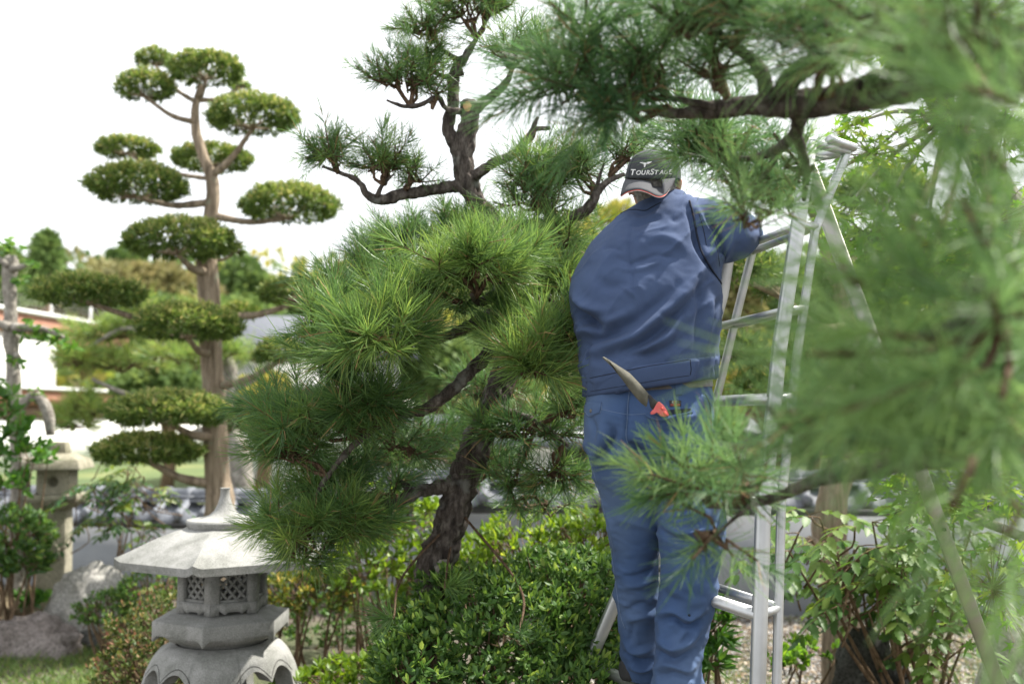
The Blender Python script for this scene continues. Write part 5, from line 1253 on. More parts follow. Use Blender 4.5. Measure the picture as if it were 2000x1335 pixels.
gp_ = P(1790, 1330, 5.0)
frond_plant('spiny_shrub', 'spiny leaved evergreen shrub before the grey wall, right of the ladder', 'shrub', fr, M['mahonia'], .088, .042, 5, HOLLY, 300, gp_[0], 5.0)
fr = []
for k in range(46): fr.append((RNG.uniform(140, 300), RNG.uniform(905, 1050), RNG.uniform(7.5, 8.0), (RNG.uniform(-1, 1), RNG.uniform(-.9, .3), RNG.uniform(-.1, .5)), RNG.uniform(.2, .36)))
gp_ = P(225, 1090, 7.8)
frond_plant('nandina_shrub', 'feathery green and yellow shrub on thin bare canes beside the old lantern', 'shrub', fr, M['nandina'], .09, .034, 5, oval(.3, .4, .65, .36), 250, gp_[0], 7.8, .011)

# slender pruned tree at the far left
def slender():
    d = 7.9; bx = P(35, 1000, d)[0]; root = thing('pruned_tree', (bx, d, gz(bx, d)), 'slender pale trunk with lopped knobby branches and few leaves at the left', 'tree')
    gp = pix(A(bx + .02, d, -.1)[None]); g = M['grey_bark']
    kn = lambda V, R: R * (.14 * fbm(V * 9, 2) + .05 * fbm(V * 40, 2))
    branch(root, [(gp[0][0], gp[1][0], 46), (40, 960, 38), (34, 860, 27), (28, 760, 27), (24, 690, 24), (22, 660, 30), (20, 600, 24), (18, 545, 26), (22, 515, 30), (20, 500, 22)], d, g, kn, 18, .03, 'trunk')
    for q in ([(26, 640, 22), (60, 640, 15), (95, 645, 12), (125, 660, 8)], [(22, 640, 20), (0, 632, 16), (-40, 630, 12)], [(34, 800, 20), (60, 775, 20), (80, 780, 22), (95, 810, 20), (98, 850, 16)], [(22, 525, 16), (45, 520, 12), (52, 515, 9)], [(18, 520, 14), (2, 508, 12), (-8, 500, 8)], [(30, 690, 12), (40, 700, 8)]):
        branch(root, q, d - .05, g, kn, 10, .03)
    B, D, S = [], [], []
    for px, py, n, r in ((50, 640, 34, 22), (80, 650, 34, 20), (115, 660, 30, 18), (70, 770, 16, 18), (18, 480, 20, 22), (40, 545, 10, 14), (62, 515, 10, 12), (35, 700, 12, 14), (140, 675, 12, 12), (5, 755, 20, 20), (20, 800, 20, 30)):
        k = d / FPX
        for _ in range(n):
            B.append(P(px, py, d - .05) + rnd_dirs(1)[0] * r * k * RNG.uniform(.2, 1)); D.append(rnd_dirs(1, -.9, .5)[0]); S.append(rnd_dirs(1)[0])
    n = len(B); leaf_set(root, np.array(B), np.array(D), np.array(S), RNG.uniform(.06, .1, n), RNG.uniform(.028, .04, n), OVAL, M['camellia'], RNG.uniform(.3, 1, n), keep=230)
slender()
# ------------------------------------------------------------------ tripod ladder
def metal(name, c, rough=.35):
    m, t, N, L, b = new_mat(name)
    g = N.new('ShaderNodeTexCoord'); n1 = N.new('ShaderNodeTexNoise'); n1.inputs['Scale'].default_value = 9; n1.inputs['Detail'].default_value = 8
    L.new(g.outputs['Object'], n1.inputs['Vector'])
    r = ramp(N, [(.3, tuple(x * .78 for x in c)), (.6, c)]); L.new(n1.outputs['Fac'], r.inputs['Fac']); L.new(r.outputs['Color'], b.inputs['Base Color'])
    mr = N.new('ShaderNodeMapRange'); mr.inputs['To Min'].default_value = rough - .1; mr.inputs['To Max'].default_value = rough + .15
    L.new(n1.outputs['Fac'], mr.inputs['Value']); L.new(mr.outputs['Result'], b.inputs['Roughness'])
    b.inputs['Metallic'].default_value = .85
    n2 = N.new('ShaderNodeTexNoise'); n2.inputs['Scale'].default_value = 160; L.new(g.outputs['Object'], n2.inputs['Vector'])
    bp = N.new('ShaderNodeBump'); bp.inputs['Strength'].default_value = .08; L.new(n2.outputs['Fac'], bp.inputs['Height']); L.new(bp.outputs[0], b.inputs['Normal'])
    return m
M['alu'] = metal('ladder_aluminium', (.52, .53, .54), .42)
M['alu_dull'] = metal('ladder_leg_aluminium', (.5, .49, .45), .5)
M['rubber'] = rough_mat('black_rubber', [(.3, (.02, .02, .022)), (.7, (.035, .035, .038))], 10, rough=.6)
STEP_Z = .70
def ladder():
    root = thing('tripod_ladder', (.5, 3.35, gz(.5, 3.35)), 'aluminium tripod ladder carrying the gardener, with double rungs', 'ladder')
    def down(pts, z):
        p, q = pts[1], pts[0]; d = q - p; return [q + d * ((z - q[2]) / d[2])] + pts
    def poly(rows): return down([P(*r) for r in rows], 0.0)
    nf = poly([(1480, 1335, 2.95), (1490, 1000, 3.0), (1522, 680, 3.07), (1560, 430, 3.12), (1582, 278, 3.15)])
    nr = poly([(1517, 1335, 3.0), (1526, 980, 3.05), (1557, 690, 3.12), (1592, 450, 3.18), (1624, 370, 3.2), (1655, 296, 3.22)])
    ff = poly([(1132, 1335, 3.8), (1206, 1165, 3.78), (1330, 860, 3.72), (1410, 575, 3.66), (1447, 340, 3.6), (1456, 300, 3.6)])
    fr_ = poly([(1186, 1335, 3.86), (1218, 1262, 3.85), (1375, 880, 3.78), (1440, 610, 3.72), (1475, 470, 3.68), (1500, 322, 3.64)])
    def at_z(pts, z):
        for a, b in zip(pts[:-1], pts[1:]):
            if a[2] <= z <= b[2]: return a + (b - a) * ((z - a[2]) / (b[2] - a[2]))
        return pts[-1]
    rd = unit(at_z(ff, 1.4) - at_z(nf, 1.4)); rd[2] = 0; rd = unit(rd)
    def stile(pts, w_, t_, name='rail'):
        mb = MB(); pts = np.array(pts); T = unit(np.gradient(pts, axis=0)); X = np.repeat(rd[None], len(pts), 0); Y = unit(np.cross(T, X)); X = np.cross(Y, T)
        c = .006; hw, ht = w_ / 2, t_ / 2
        pr = [(-hw + c, -ht), (hw - c, -ht), (hw, -ht + c), (hw, ht - c), (hw - c, ht), (-hw + c, ht), (-hw, ht - c), (-hw, -ht + c)]
        V = np.concatenate([[p + y * a + x * b for a, b in pr] for p, x, y in zip(pts, X, Y)]); n = len(pts)
        Q = [[i * 8 + j, i * 8 + (j + 1) % 8, i * 8 + 8 + (j + 1) % 8, i * 8 + 8 + j] for i in range(n - 1) for j in range(8)]
        Q += [[0, 2, 4, 6][::1], [(n - 1) * 8 + k for k in (0, 2, 4, 6)], ]
        o = mb.add(V, Q).build(name, M['alu'], root, smooth=False)
        ft = MB().box(pts[0] + A(0, 0, .02), (w_ * .75, t_ * .9, .025)).build('foot_cap', M['rubber'], o, smooth=False); bevel(ft, .006)
        return o
    stile(nf, .042, .03); stile(nr, .026, .022); stile(ff, .044, .03); stile(fr_, .028, .022)
    for z in (.13, .42, STEP_Z, 1.03, 1.34, 1.645, 1.915, 2.18):
        a, b = at_z(nf, z), at_z(ff, z); c, d = at_z(nr, z + .012), at_z(fr_, z + .012)
        fw = np.cross(rd, A(0, 0, 1))
        st = MB().bar(a, b, .046 if z < 1.8 else .03, .032 if z < 1.8 else .02, cham=.32).build('step', M['alu'], root)
        MB().bar(c, d, .02, .026, cham=.3).build('rear_rung', M['alu'], st)
        for p, q in ((a, c), (b, d)):
            MB().bar(p + (q - p) * .1, q, .02, .022, cham=.25).build('spacer', M['alu'], st)
    tops = [nf[-1], ff[-1], nr[-1], fr_[-1]]
    MB().bar(tops[0], tops[1], .05, .03, cham=.3).build('top_step', M['alu'], root)
    MB().bar(tops[2], tops[3], .035, .03, cham=.3).build('top_step', M['alu'], root)
    MB().bar(P(1618, 272, 3.16), P(1668, 289, 3.22), .03, .025, cham=.3).build('top_cap', M['alu'], root)
    for f in (.33, .66): MB().bar(tops[0] + (tops[1] - tops[0]) * f, tops[2] + (tops[3] - tops[2]) * f, .03, .02).build('top_cap', M['alu'], root)
    MB().bar(tops[0], tops[2], .03, .022).build('top_cap', M['alu'], root); MB().bar(tops[1], tops[3], .03, .022).build('top_cap', M['alu'], root)
    a = (tops[2] + tops[3]) / 2; b = P(1950, 1335, 3.9); e = b + (b - a) * (b[2] / (a[2] - b[2]))
    leg = MB().bar(a, e, .03, .05, unit(np.cross(b - a, A(.2, 1, .1))), cham=.12).build('support_leg', M['alu_dull'], root, smooth=False)
    MB().box(e + A(0, 0, .02), (.04, .04, .03)).build('foot_cap', M['rubber'], leg, smooth=False)
    t_ = unit(b - a); q = P(1838, 1012, a[1] + (b[1] - a[1]) * .69) ; 
    h = a + (b - a) * .685
    MB().sticks([h + A(0, -.03, 0)], [h + A(0, .03, 0)], .006, .006, 10).build('pin_hole', M['rubber'], leg)
    return at_z, nf, ff
at_z, RAIL_N, RAIL_F = ladder()

# ------------------------------------------------------------------ the gardener
def loft_rows(rows, n=56, m=40, exp=2.3):
    """rows: centre(3), ax(3), ay(3); returns V, Q, T"""
    r = spline(np.array([np.concatenate(x) for x in rows]), n=m); k = len(r)
    a = np.linspace(0, 2 * np.pi, n, endpoint=False)
    ca = np.sign(np.cos(a)) * np.abs(np.cos(a)) ** (2 / exp); sa = np.sign(np.sin(a)) * np.abs(np.sin(a)) ** (2 / exp)
    V = (r[:, None, :3] + r[:, None, 3:6] * ca[None, :, None] + r[:, None, 6:9] * sa[None, :, None]).reshape(-1, 3)
    i = np.arange(k - 1)[:, None] * n; j = np.arange(n)[None]; j2 = (j + 1) % n
    Q = np.stack([i + j, i + j2, i + n + j2, i + n + j], -1).reshape(-1, 4)
    V = np.vstack([V, r[:1, :3], r[-1:, :3]]); q = k * n
    T = [[q, (b + 1) % n, b] for b in range(n)] + [[q + 1, (k - 1) * n + b, (k - 1) * n + (b + 1) % n] for b in range(n)]
    return V, Q, T
def sil(rows):
    """rows py, left px, right px, depth, half depth [, slant px]"""
    o = []
    for r in rows:
        k = r[3] / FPX; s = r[5] if len(r) > 5 else 0
        o.append((P((r[1] + r[2]) / 2, r[0], r[3]), A((r[2] - r[1]) / 2 * k, 0, s * k), A(0, r[4], 0)))
    return o
def limb_rows(pts):
    """pts: (point, radius[, flat])"""
    c = np.array([p[0] for p in pts]); T, N, B = frames(c)
    return [(p[0], N[i] * p[1], B[i] * p[1] * (p[2] if len(p) > 2 else 1)) for i, p in enumerate(pts)]
def ellipsoid(mb, c, r, n=24, rot=None):
    V, F = [], []
    bm = bmesh.new(); bmesh.ops.create_icosphere(bm, subdivisions=4, radius=1)
    V = np.array([v.co[:] for v in bm.verts]) * np.asarray(r); F = np.array([[v.index for v in f.verts] for f in bm.faces]); bm.free()
    if rot is not None: V = V @ np.asarray(rot)
    mb.add(V + c, None, F)
def fused(mb, vox, smooth=6):
    """fuse overlapping closed pieces into one continuous surface"""
    me = mb.mesh('tmp', M['rubber']); o = bpy.data.objects.new('tmp', me); col.objects.link(o)
    md = o.modifiers.new('r', 'REMESH'); md.mode = 'VOXEL'; md.voxel_size = vox
    ms = o.modifiers.new('s', 'SMOOTH'); ms.iterations = smooth; ms.factor = .5
    dg = bpy.context.evaluated_depsgraph_get(); em = bpy.data.meshes.new_from_object(o.evaluated_get(dg))
    n = len(em.vertices); V = np.empty(n * 3, np.float32); em.vertices.foreach_get('co', V); V = V.reshape(-1, 3).astype(float)
    Nn = np.empty(n * 3, np.float32); em.vertices.foreach_get('normal', Nn); Nn = Nn.reshape(-1, 3).astype(float)
    Q = [list(p.vertices) for p in em.polygons]
    bpy.data.objects.remove(o, do_unlink=True)
    q4 = np.array([f for f in Q if len(f) == 4], np.int64).reshape(-1, 4); t3 = np.array([f for f in Q if len(f) == 3], np.int64).reshape(-1, 3)
    return V, Nn, q4, t3
def seg_dist(x, y, pts):
    best = np.full(len(x), 1e9); tt = np.zeros(len(x)); L = 0; tot = sum(math.dist(a, b) for a, b in zip(pts[:-1], pts[1:]))
    for (x0, y0), (x1, y1) in zip(pts[:-1], pts[1:]):
        dx, dy = x1 - x0, y1 - y0; l = math.hypot(dx, dy); t = np.clip(((x - x0) * dx + (y - y0) * dy) / (l * l), 0, 1)
        d = np.hypot(x - x0 - t * dx, y - y0 - t * dy); m = d < best; best = np.where(m, d, best); tt = np.where(m, (L + t * l) / tot, tt); L += l
    return best, tt
def crease(V, amp, deg, seed):
    """sharp cloth creases running at an angle across the back"""
    c_, s_ = math.cos(rad(deg)), math.sin(rad(deg))
    q = np.stack([(V[:, 0] * c_ + V[:, 2] * s_) * 3.2, V[:, 1] * 3, (-V[:, 0] * s_ + V[:, 2] * c_) * 11], 1)
    q = q + .35 * np.stack([vnoise(V * 6, seed + 9)] * 3, 1)
    n = vnoise(q, seed); m = vnoise(q * 2.1 + 5, seed + 1)
    return amp * ((1 - np.abs(n)) ** 4 * 1.2 - .3 + .5 * (1 - np.abs(m)) ** 5)
GAIN = 2.1
def apply_folds(V, Nn, folds):
    x, y = pix(V); off = np.zeros(len(V)); front = np.clip(-Nn[:, 1] * 2 + .15, 0, 1)
    for pts, wd, amp in folds:
        sp_ = spline(np.array(pts, float), n=14); d, t = seg_dist(x, y, [tuple(p) for p in sp_])
        off += amp * GAIN * np.exp(-(d / (wd * .8)) ** 2) * np.sin(np.pi * np.clip(t, .04, .96)) ** .6
    return V + Nn * (off * front)[:, None]
def bvh_of(V, Q, T): return BVHTree.FromPolygons([Vector(v) for v in V], [list(map(int, f)) for f in Q] + [list(map(int, f)) for f in T])
def hit(bvh, px, py):
    loc, nrm, _, _ = bvh.ray_cast(Vector((0, 0, CAM_H)), ray(px, py))
    return None if loc is None else (A(*loc), A(*nrm))
def seam(bvhs, pts, r, name, mat, parent, n=60, lift=.3):
    rows = []
    for p in spline(np.array(pts, float), n=n):
        hs = [h for h in (hit(b, p[0], p[1]) for b in bvhs) if h is not None]
        if hs:
            h = min(hs, key=lambda q: q[0][1]); nn = h[1] if h[1][1] < 0 else -h[1]; rows.append((*(h[0] + nn * r * lift), r))
    if len(rows) > 3: return MB().tube(rows, sides=6, smooth_pts=False).build(name, mat, parent)
def patch(bvhs, poly, th, name, mat, parent, n=10):
    """cloth patch laid on a surface: poly has 4 corner pixels (or more on the lower edge); grid between top and bottom edges"""
    tl, tr, brr, bll = [np.array(p, float) for p in poly[:4]]
    V = []
    for v in np.linspace(0, 1, n):
        for u in np.linspace(0, 1, n):
            q = (tl * (1 - u) + tr * u) * (1 - v) + (bll * (1 - u) + brr * u) * v
            if len(poly) > 4: q = q + (np.array(poly[4], float) - (brr + bll) / 2) * v * (1 - abs(2 * u - 1))
            hs = [h for h in (hit(b, *q) for b in bvhs) if h is not None]
            if not hs: return None
            h = min(hs, key=lambda w_: w_[0][1]); nn = h[1] if h[1][1] < 0 else -h[1]; V.append((h[0], nn))
    P0 = np.array([v[0] for v in V]); N0 = np.array([v[1] for v in V]); m = n * n
    W = np.vstack([P0 + N0 * th, P0 - N0 * .002])
    Q = [[i * n + j, (i + 1) * n + j, (i + 1) * n + j + 1, i * n + j + 1] for i in range(n - 1) for j in range(n - 1)]
    ring = [j for j in range(n)] + [i * n + n - 1 for i in range(1, n)] + [(n - 1) * n + j for j in range(n - 2, -1, -1)] + [i * n for i in range(n - 2, 0, -1)]
    Q += [[ring[k], ring[(k + 1) % len(ring)], m + ring[(k + 1) % len(ring)], m + ring[k]] for k in range(len(ring))]
    return MB().add(W, Q).build(name, mat, parent)

def fabric(name, c, var=.12, weave=900, fade=None):
    m, t, N, L, b = new_mat(name)
    g = N.new('ShaderNodeTexCoord'); n1 = N.new('ShaderNodeTexNoise'); n1.inputs['Scale'].default_value = 7; n1.inputs['Detail'].default_value = 6
    L.new(g.outputs['Object'], n1.inputs['Vector'])
    r = ramp(N, [(.3, tuple(x * (1 - var) for x in c)), (.7, tuple(x * (1 + var) for x in c))]); L.new(n1.outputs['Fac'], r.inputs['Fac'])
    last = r.outputs['Color']
    if fade:
        n3 = N.new('ShaderNodeTexNoise'); n3.inputs['Scale'].default_value = 3.2; n3.inputs['Detail'].default_value = 4; L.new(g.outputs['Object'], n3.inputs['Vector'])
        r3 = ramp(N, [(.42, (0, 0, 0)), (.66, (.9, .9, .9))]); L.new(n3.outputs['Fac'], r3.inputs['Fac'])
        mx = N.new('ShaderNodeMix'); mx.data_type = 'RGBA'; L.new(r3.outputs['Color'], mx.inputs['Factor']); L.new(last, mx.inputs['A']); mx.inputs['B'].default_value = (*fade, 1); last = mx.outputs['Result']
    L.new(last, b.inputs['Base Color'])
    n2 = N.new('ShaderNodeTexNoise'); n2.inputs['Scale'].default_value = weave; L.new(g.outputs['Object'], n2.inputs['Vector'])
    n4 = N.new('ShaderNodeTexNoise'); n4.inputs['Scale'].default_value = 22; n4.inputs['Detail'].default_value = 3; L.new(g.outputs['Object'], n4.inputs['Vector'])
    ad = N.new('ShaderNodeMath'); ad.operation = 'MULTIPLY_ADD'; L.new(n4.outputs['Fac'], ad.inputs[0]); ad.inputs[1].default_value = 1.6; L.new(n2.outputs['Fac'], ad.inputs[2])
    bp = N.new('ShaderNodeBump'); bp.inputs['Strength'].default_value = .18; bp.inputs['Distance'].default_value = .006; L.new(ad.outputs[0], bp.inputs['Height']); L.new(bp.outputs[0], b.inputs['Normal'])
    b.inputs['Roughness'].default_value = .85; b.inputs['Specular IOR Level'].default_value = .2; b.inputs['Sheen Weight'].default_value = .04
    return m
M['jacket'] = fabric('blue_work_cloth', (.05, .077, .155), .14)
M['trouser'] = fabric('faded_blue_cloth', (.042, .078, .17), .16, fade=(.085, .132, .235))
M['piping'] = fabric('dark_seam', (.015, .02, .035))
M['stitch'] = fabric('pale_stitch', (.13, .18, .28))
M['cap'] = fabric('charcoal_cap', (.05, .054, .06), .25)
M['visor'] = fabric('grey_visor', (.06, .062, .07), .1)
M['skin'] = rough_mat('skin', [(.3, (.42, .22, .16)), (.7, (.52, .3, .22))], 12, rough=.55, bump=.1)
M['hair'] = rough_mat('grey_hair', [(.3, (.09, .08, .075)), (.7, (.3, .28, .26))], 90, rough=.6, bump=.4)
M['leather'] = rough_mat('worn_belt', [(.3, (.09, .085, .08)), (.7, (.15, .145, .135))], 14, rough=.45, bump=.2)
M['white_print'] = rough_mat('white_print', [(.3, (.58, .58, .58)), (.7, (.66, .66, .66))], 5, bump=0)
M['red_trim'] = rough_mat('red_trim', [(.3, (.6, .09, .07)), (.7, (.66, .12, .1))], 5, bump=0)
M['red_handle'] = rough_mat('red_grip', [(.3, (.55, .09, .09)), (.7, (.68, .16, .15))], 30, rough=.5, bump=.2)
M['saw_steel'] = rough_mat('resin_stained_steel', [(.3, (.07, .068, .052)), (.6, (.13, .125, .1)), (.8, (.2, .14, .08))], 22, rough=.62, bump=.1, metallic=0, spec=.2)

def gardener():
    ft = P(1290, 1335, 3.35)
    root = thing('person', (ft[0], 3.35, STEP_Z), 'person in blue work jacket and trousers with reversed cap, standing on the ladder', 'person')
    # ---------------- body (one continuous surface)
    mb = MB()
    HC = P(1277, 345, 3.42)
    hr = [(HC + A(0, .0, .072), A(.03, 0, 0), A(0, .04, 0)), (HC + A(0, .0, .055), A(.055, 0, 0), A(0, .07, 0)), (HC + A(0, 0, .02), A(.076, 0, 0), A(0, .098, 0)), (HC + A(0, .005, -.035), A(.073, 0, 0), A(0, .092, 0)),
          (HC + A(0, .03, -.08), A(.06, 0, 0), A(0, .07, 0)), (HC + A(0, .05, -.115), A(.035, 0, 0), A(0, .04, 0))]
    mb.add(*loft_rows(hr, 40, 26, 2.))
    ellipsoid(mb, HC + A(0, .105, -.02), (.014, .022, .02)); ellipsoid(mb, HC + A(0, .1, -.07), (.026, .012, .009)); ellipsoid(mb, HC + A(0, .09, .022), (.045, .015, .01))
    for s in (-1, 1):
        ear = HC + A(s * .08, .0, -.035)
        mb.add(*loft_rows([(ear + A(s * -.004, 0, .034), A(.006, 0, 0), A(0, .012, 0)), (ear + A(s * .006, -.004, .022), A(.009, -.004 * s, 0), A(0, .019, 0)), (ear + A(s * .005, 0, 0), A(.009, -.003 * s, 0), A(0, .016, 0)), (ear + A(0, .006, -.028), A(.006, 0, 0), A(0, .008, 0))], 16, 12, 2.))
    mb.add(*loft_rows([(HC + A(0, .0, -.03), A(.055, 0, 0), A(0, .06, 0)), (HC + A(0, -.005, -.09), A(.056, 0, 0), A(0, .06, 0)), (HC + A(.0, -.0, -.15), A(.07, 0, 0), A(0, .07, 0))], 28, 12, 2.))
    tor = [(395, 1262, 1338, 3.44, .06), (440, 1200, 1385, 3.44, .09), (520, 1150, 1390, 3.42, .115), (620, 1148, 1385, 3.38, .115), (720, 1165, 1372, 3.35, .105), (800, 1160, 1375, 3.32, .115), (880, 1165, 1375, 3.32, .1)]
    mb.add(*loft_rows(sil(tor), 36, 30, 2.2))
    RH, LH = P(1392, 452, 3.9), P(1205, 560, 3.95)
    armR = [(P(1362, 440, 3.44), .055), (P(1415, 455, 3.38), .05), (P(1444, 456, 3.45), .044), (P(1435, 452, 3.62), .036), (RH, .026)]
    armL = [(P(1200, 500, 3.48), .055), (P(1170, 560, 3.56), .048), (P(1139, 593, 3.66), .04), (P(1160, 585, 3.8), .036), (LH, .026)]
    for arm in (armR, armL): mb.add(*loft_rows(limb_rows(arm), 20, 26, 2.))
    for H, dirv, side in ((RH, unit(A(-.25, .9, .05)), -1), (LH, unit(LH - P(1160, 585, 3.8)), 1)):
        upv = unit(np.cross(np.cross(dirv, A(0, 0, 1)), dirv)); sd_ = np.cross(dirv, upv)
        mb.add(*loft_rows([(H, upv * .03, sd_ * .02), (H + dirv * .045, upv * .043, sd_ * .015), (H + dirv * .085, upv * .044, sd_ * .014)], 20, 8, 2.2))
        for f, (o_, l_) in enumerate(((.034, .92), (.0115, 1.05), (-.0115, 1.), (-.033, .8))):
            b0 = H + dirv * .08 + upv * o_; L_ = .08 * l_
            b1 = b0 + dirv * L_ * .5 + sd_ * side * .008; b2 = b1 + dirv * L_ * .22 + sd_ * side * L_ * .3; b3 = b2 - dirv * L_ * .1 + sd_ * side * L_ * .28
            mb.add(*loft_rows(limb_rows([(b0, .0092), (b1, .0088), (b2, .0082), (b3, .007)]), 12, 12, 2.))
        t0 = H + dirv * .03 + upv * .036; t1 = t0 + dirv * .03 + upv * .022 + sd_ * side * .012; t2 = t1 + dirv * .024 + upv * .002 + sd_ * side * .02
        mb.add(*loft_rows(limb_rows([(t0, .013), (t1, .0105), (t2, .008)]), 12, 10, 2.))
    LF, RF = at_z(RAIL_F, STEP_Z) * .735 + at_z(RAIL_N, STEP_Z) * .265, at_z(RAIL_F, STEP_Z) * .37 + at_z(RAIL_N, STEP_Z) * .63
    legL = [(P(1215, 860, 3.31), .08), (P(1235, 1000, 3.34), .068), (P(1242, 1100, 3.38), .052), (P(1245, 1200, 3.43), .048), (P(1250, 1290, 3.49), .036)]
    legR = [(P(1328, 860, 3.29), .08), (P(1345, 1000, 3.26), .068), (P(1346, 1100, 3.24), .052), (P(1338, 1200, 3.24), .048), (P(1325, 1320, 3.23), .036)]
    for lg in (legL, legR): mb.add(*loft_rows(limb_rows(lg), 24, 26, 2.))
    zs = STEP_Z + .022
    for (x, y), lg in (((LF[0], LF[1]), legL), ((RF[0], RF[1]), legR)):
        an = lg[-1][0]; fdir = unit(A(.8, .55, 0) if lg is legL else A(.25, .95, 0)); heel = A(an[0], an[1], zs + .03) - fdir * .02; sdv = np.cross(A(0, 0, 1), fdir)
        mb.add(*loft_rows([(an, sdv * .036, fdir * .04), (A(an[0], an[1], zs + .06), sdv * .036, fdir * .045)], 16, 6, 2.)); mb.add(*loft_rows([(heel - fdir * .03, sdv * .025, A(0, 0, .028)), (heel + fdir * .03, sdv * .034, A(0, 0, .03)), (heel + fdir * .14, sdv * .042, A(0, 0, .024)), (heel + fdir * .2, sdv * .03, A(0, 0, .016))], 20, 14, 2.2))
    V, Nn, q, t = fused(mb, .0064, 4)
    body = MB().add(V, q, t).build('body', M['skin'], root)
    for s in (-1, 1):
        e = MB(); ellipsoid(e, HC + A(s * .031, .088, .0), (.012, .012, .012)); e.build('eye', M['white_print'], body)
    # ---------------- hair
    dr = rnd_dirs(5200, -1, 1); pos = HC + A(0, .0, .0) + dr * A(.079, .1, .1); X, Y = pix(pos)
    ok = (pos[:, 1] < HC[1] + .045) & (pos[:, 2] > HC[2] - .083) & (pos[:, 2] < HC[2] + .01) & (np.abs(pos[:, 0] - HC[0]) < .078)
    pos, dr = pos[ok], dr[ok]; n = len(pos)
    dr = unit(dr * A(1, 1, .3)); hmb = MB().leaves(pos - dr * .004, unit(dr * .7 + A(0, 0, -1) + RNG.normal(0, .25, (n, 3))), rnd_dirs(n), RNG.uniform(.01, .018, n), .0016, NEEDLE)
    hmb.add(*loft_rows([(HC + A(0, -.002, .03), A(.078, 0, 0), A(0, .099, 0)), (HC + A(0, -.006, -.03), A(.0755, 0, 0), A(0, .0935, 0)), (HC + A(0, -.012, -.075), A(.062, 0, 0), A(0, .07, 0)), (HC + A(0, -.012, -.095), A(.055, 0, 0), A(0, .055, 0))], 40, 16, 2.))
    V_, Q_, T_ = hmb.arrays(); hmb.build('hair', M['hair'], root)
    # ---------------- trousers
    mb = MB()
    mb.add(*loft_rows(sil([(738, 1152, 1386, 3.31, .125, 12), (770, 1144, 1390, 3.30, .135, 8), (810, 1140, 1391, 3.28, .145, 4), (850, 1141, 1394, 3.27, .15, 0), (885, 1146, 1396, 3.28, .14, 0), (915, 1170, 1384, 3.29, .11, 0)]), 60, 30, 2.5))
    LL = [(850, 1142, 1286, 3.29, .12), (920, 1156, 1288, 3.31, .115), (1000, 1180, 1291, 3.34, .1), (1100, 1197, 1287, 3.38, .085), (1200, 1206, 1285, 3.43, .08), (1270, 1213, 1283, 3.47, .083), (1312, 1218, 1288, 3.495, .088), (1322, 1221, 1290, 3.5, .086)]
    RR = [(850, 1262, 1395, 3.27, .12), (920, 1268, 1402, 3.26, .115), (1000, 1284, 1411, 3.24, .105), (1045, 1288, 1416, 3.23, .1), (1100, 1291, 1403, 3.23, .09), (1200, 1286, 1390, 3.24, .085), (1290, 1278, 1368, 3.235, .085), (1345, 1274, 1380, 3.23, .09), (1358, 1276, 1378, 3.23, .088)]
    mb.add(*loft_rows(sil(LL), 40, 60, 2.2)); mb.add(*loft_rows(sil(RR), 40, 60, 2.2))
    V, Nn, q, t = fused(mb, .0058, 5)
    X, Y = pix(V)
    V = V + Nn * (crease(V, .0055, -20, 70) + .006 * fbm(V * A(9, 9, 16), 4, 40) * np.clip((Y - 880) / 200, .3, 1.2))[:, None]
    C2 = lambda pts: [(1100 + a / 3.07, 900 + b / 3.07) for a, b in pts]
    C5 = lambda pts: [(1100 + a / 5.34, 680 + b / 5.34) for a, b in pts]
    folds = [(C5([(480, 800), (520, 900), (470, 1020), (360, 1190)]), 9, -.013), (C5([(420, 760), (400, 900), (380, 1050), (300, 1180)]), 14, .007), (C5([(360, 1200), (520, 1130), (700, 1080)]), 12, .010), (C5([(420, 1250), (600, 1190), (760, 1150)]), 12, -.010),
             (C5([(690, 480), (670, 700), (660, 960), (720, 1020)]), 5, -.006), (C5([(660, 1000), (780, 1080), (860, 1200)]), 14, -.016), (C5([(870, 680), (1000, 730), (1200, 740), (1360, 700)]), 7, .011), (C5([(900, 780), (1000, 860), (1200, 860), (1400, 800)]), 12, -.007), (C5([(280, 700), (330, 850), (320, 950)]), 7, -.005),
             (C2([(600, 380), (690, 430), (820, 420), (950, 390)]), 7, .009), (C2([(600, 430), (720, 480), (900, 470)]), 7, -.008), (C2([(640, 590), (760, 560), (880, 580)]), 8, -.006), (C2([(580, 760), (640, 820), (740, 850)]), 9, -.006),
             (C2([(580, 960), (660, 940), (740, 990), (850, 930)]), 7, -.010), (C2([(570, 920), (660, 900), (760, 950), (850, 890)]), 7, .009), (C2([(570, 1080), (660, 1130), (760, 1080), (820, 1000)]), 8, .011), (C2([(560, 1130), (660, 1190), (790, 1130)]), 8, -.011), (C2([(560, 1240), (640, 1220), (740, 1260), (800, 1200)]), 8, .009), (C2([(560, 1290), (680, 1270), (790, 1310)]), 7, -.009), (C2([(760, 980), (700, 1060), (660, 1150)]), 7, .006),
             (C2([(330, 700), (450, 690), (560, 640)]), 8, -.006), (C2([(340, 760), (470, 740), (560, 690)]), 8, .005), (C2([(360, 900), (470, 860), (555, 880)]), 8, -.006), (C2([(370, 960), (480, 930), (550, 950)]), 8, .005), (C2([(360, 1080), (430, 1140), (540, 1120)]), 8, .009), (C2([(370, 1150), (450, 1200), (540, 1190)]), 7, -.011), (C2([(400, 1230), (470, 1250), (540, 1230)]), 6, .009), (C2([(240, 250), (290, 400), (310, 520)]), 6, .005), (C2([(420, 980), (400, 1060), (380, 1100)]), 7, -.005)]
    V = apply_folds(V, Nn, folds)
    tro = MB().add(V, q, t).build('trousers', M['trouser'], root); bt = bvh_of(V, q, t)
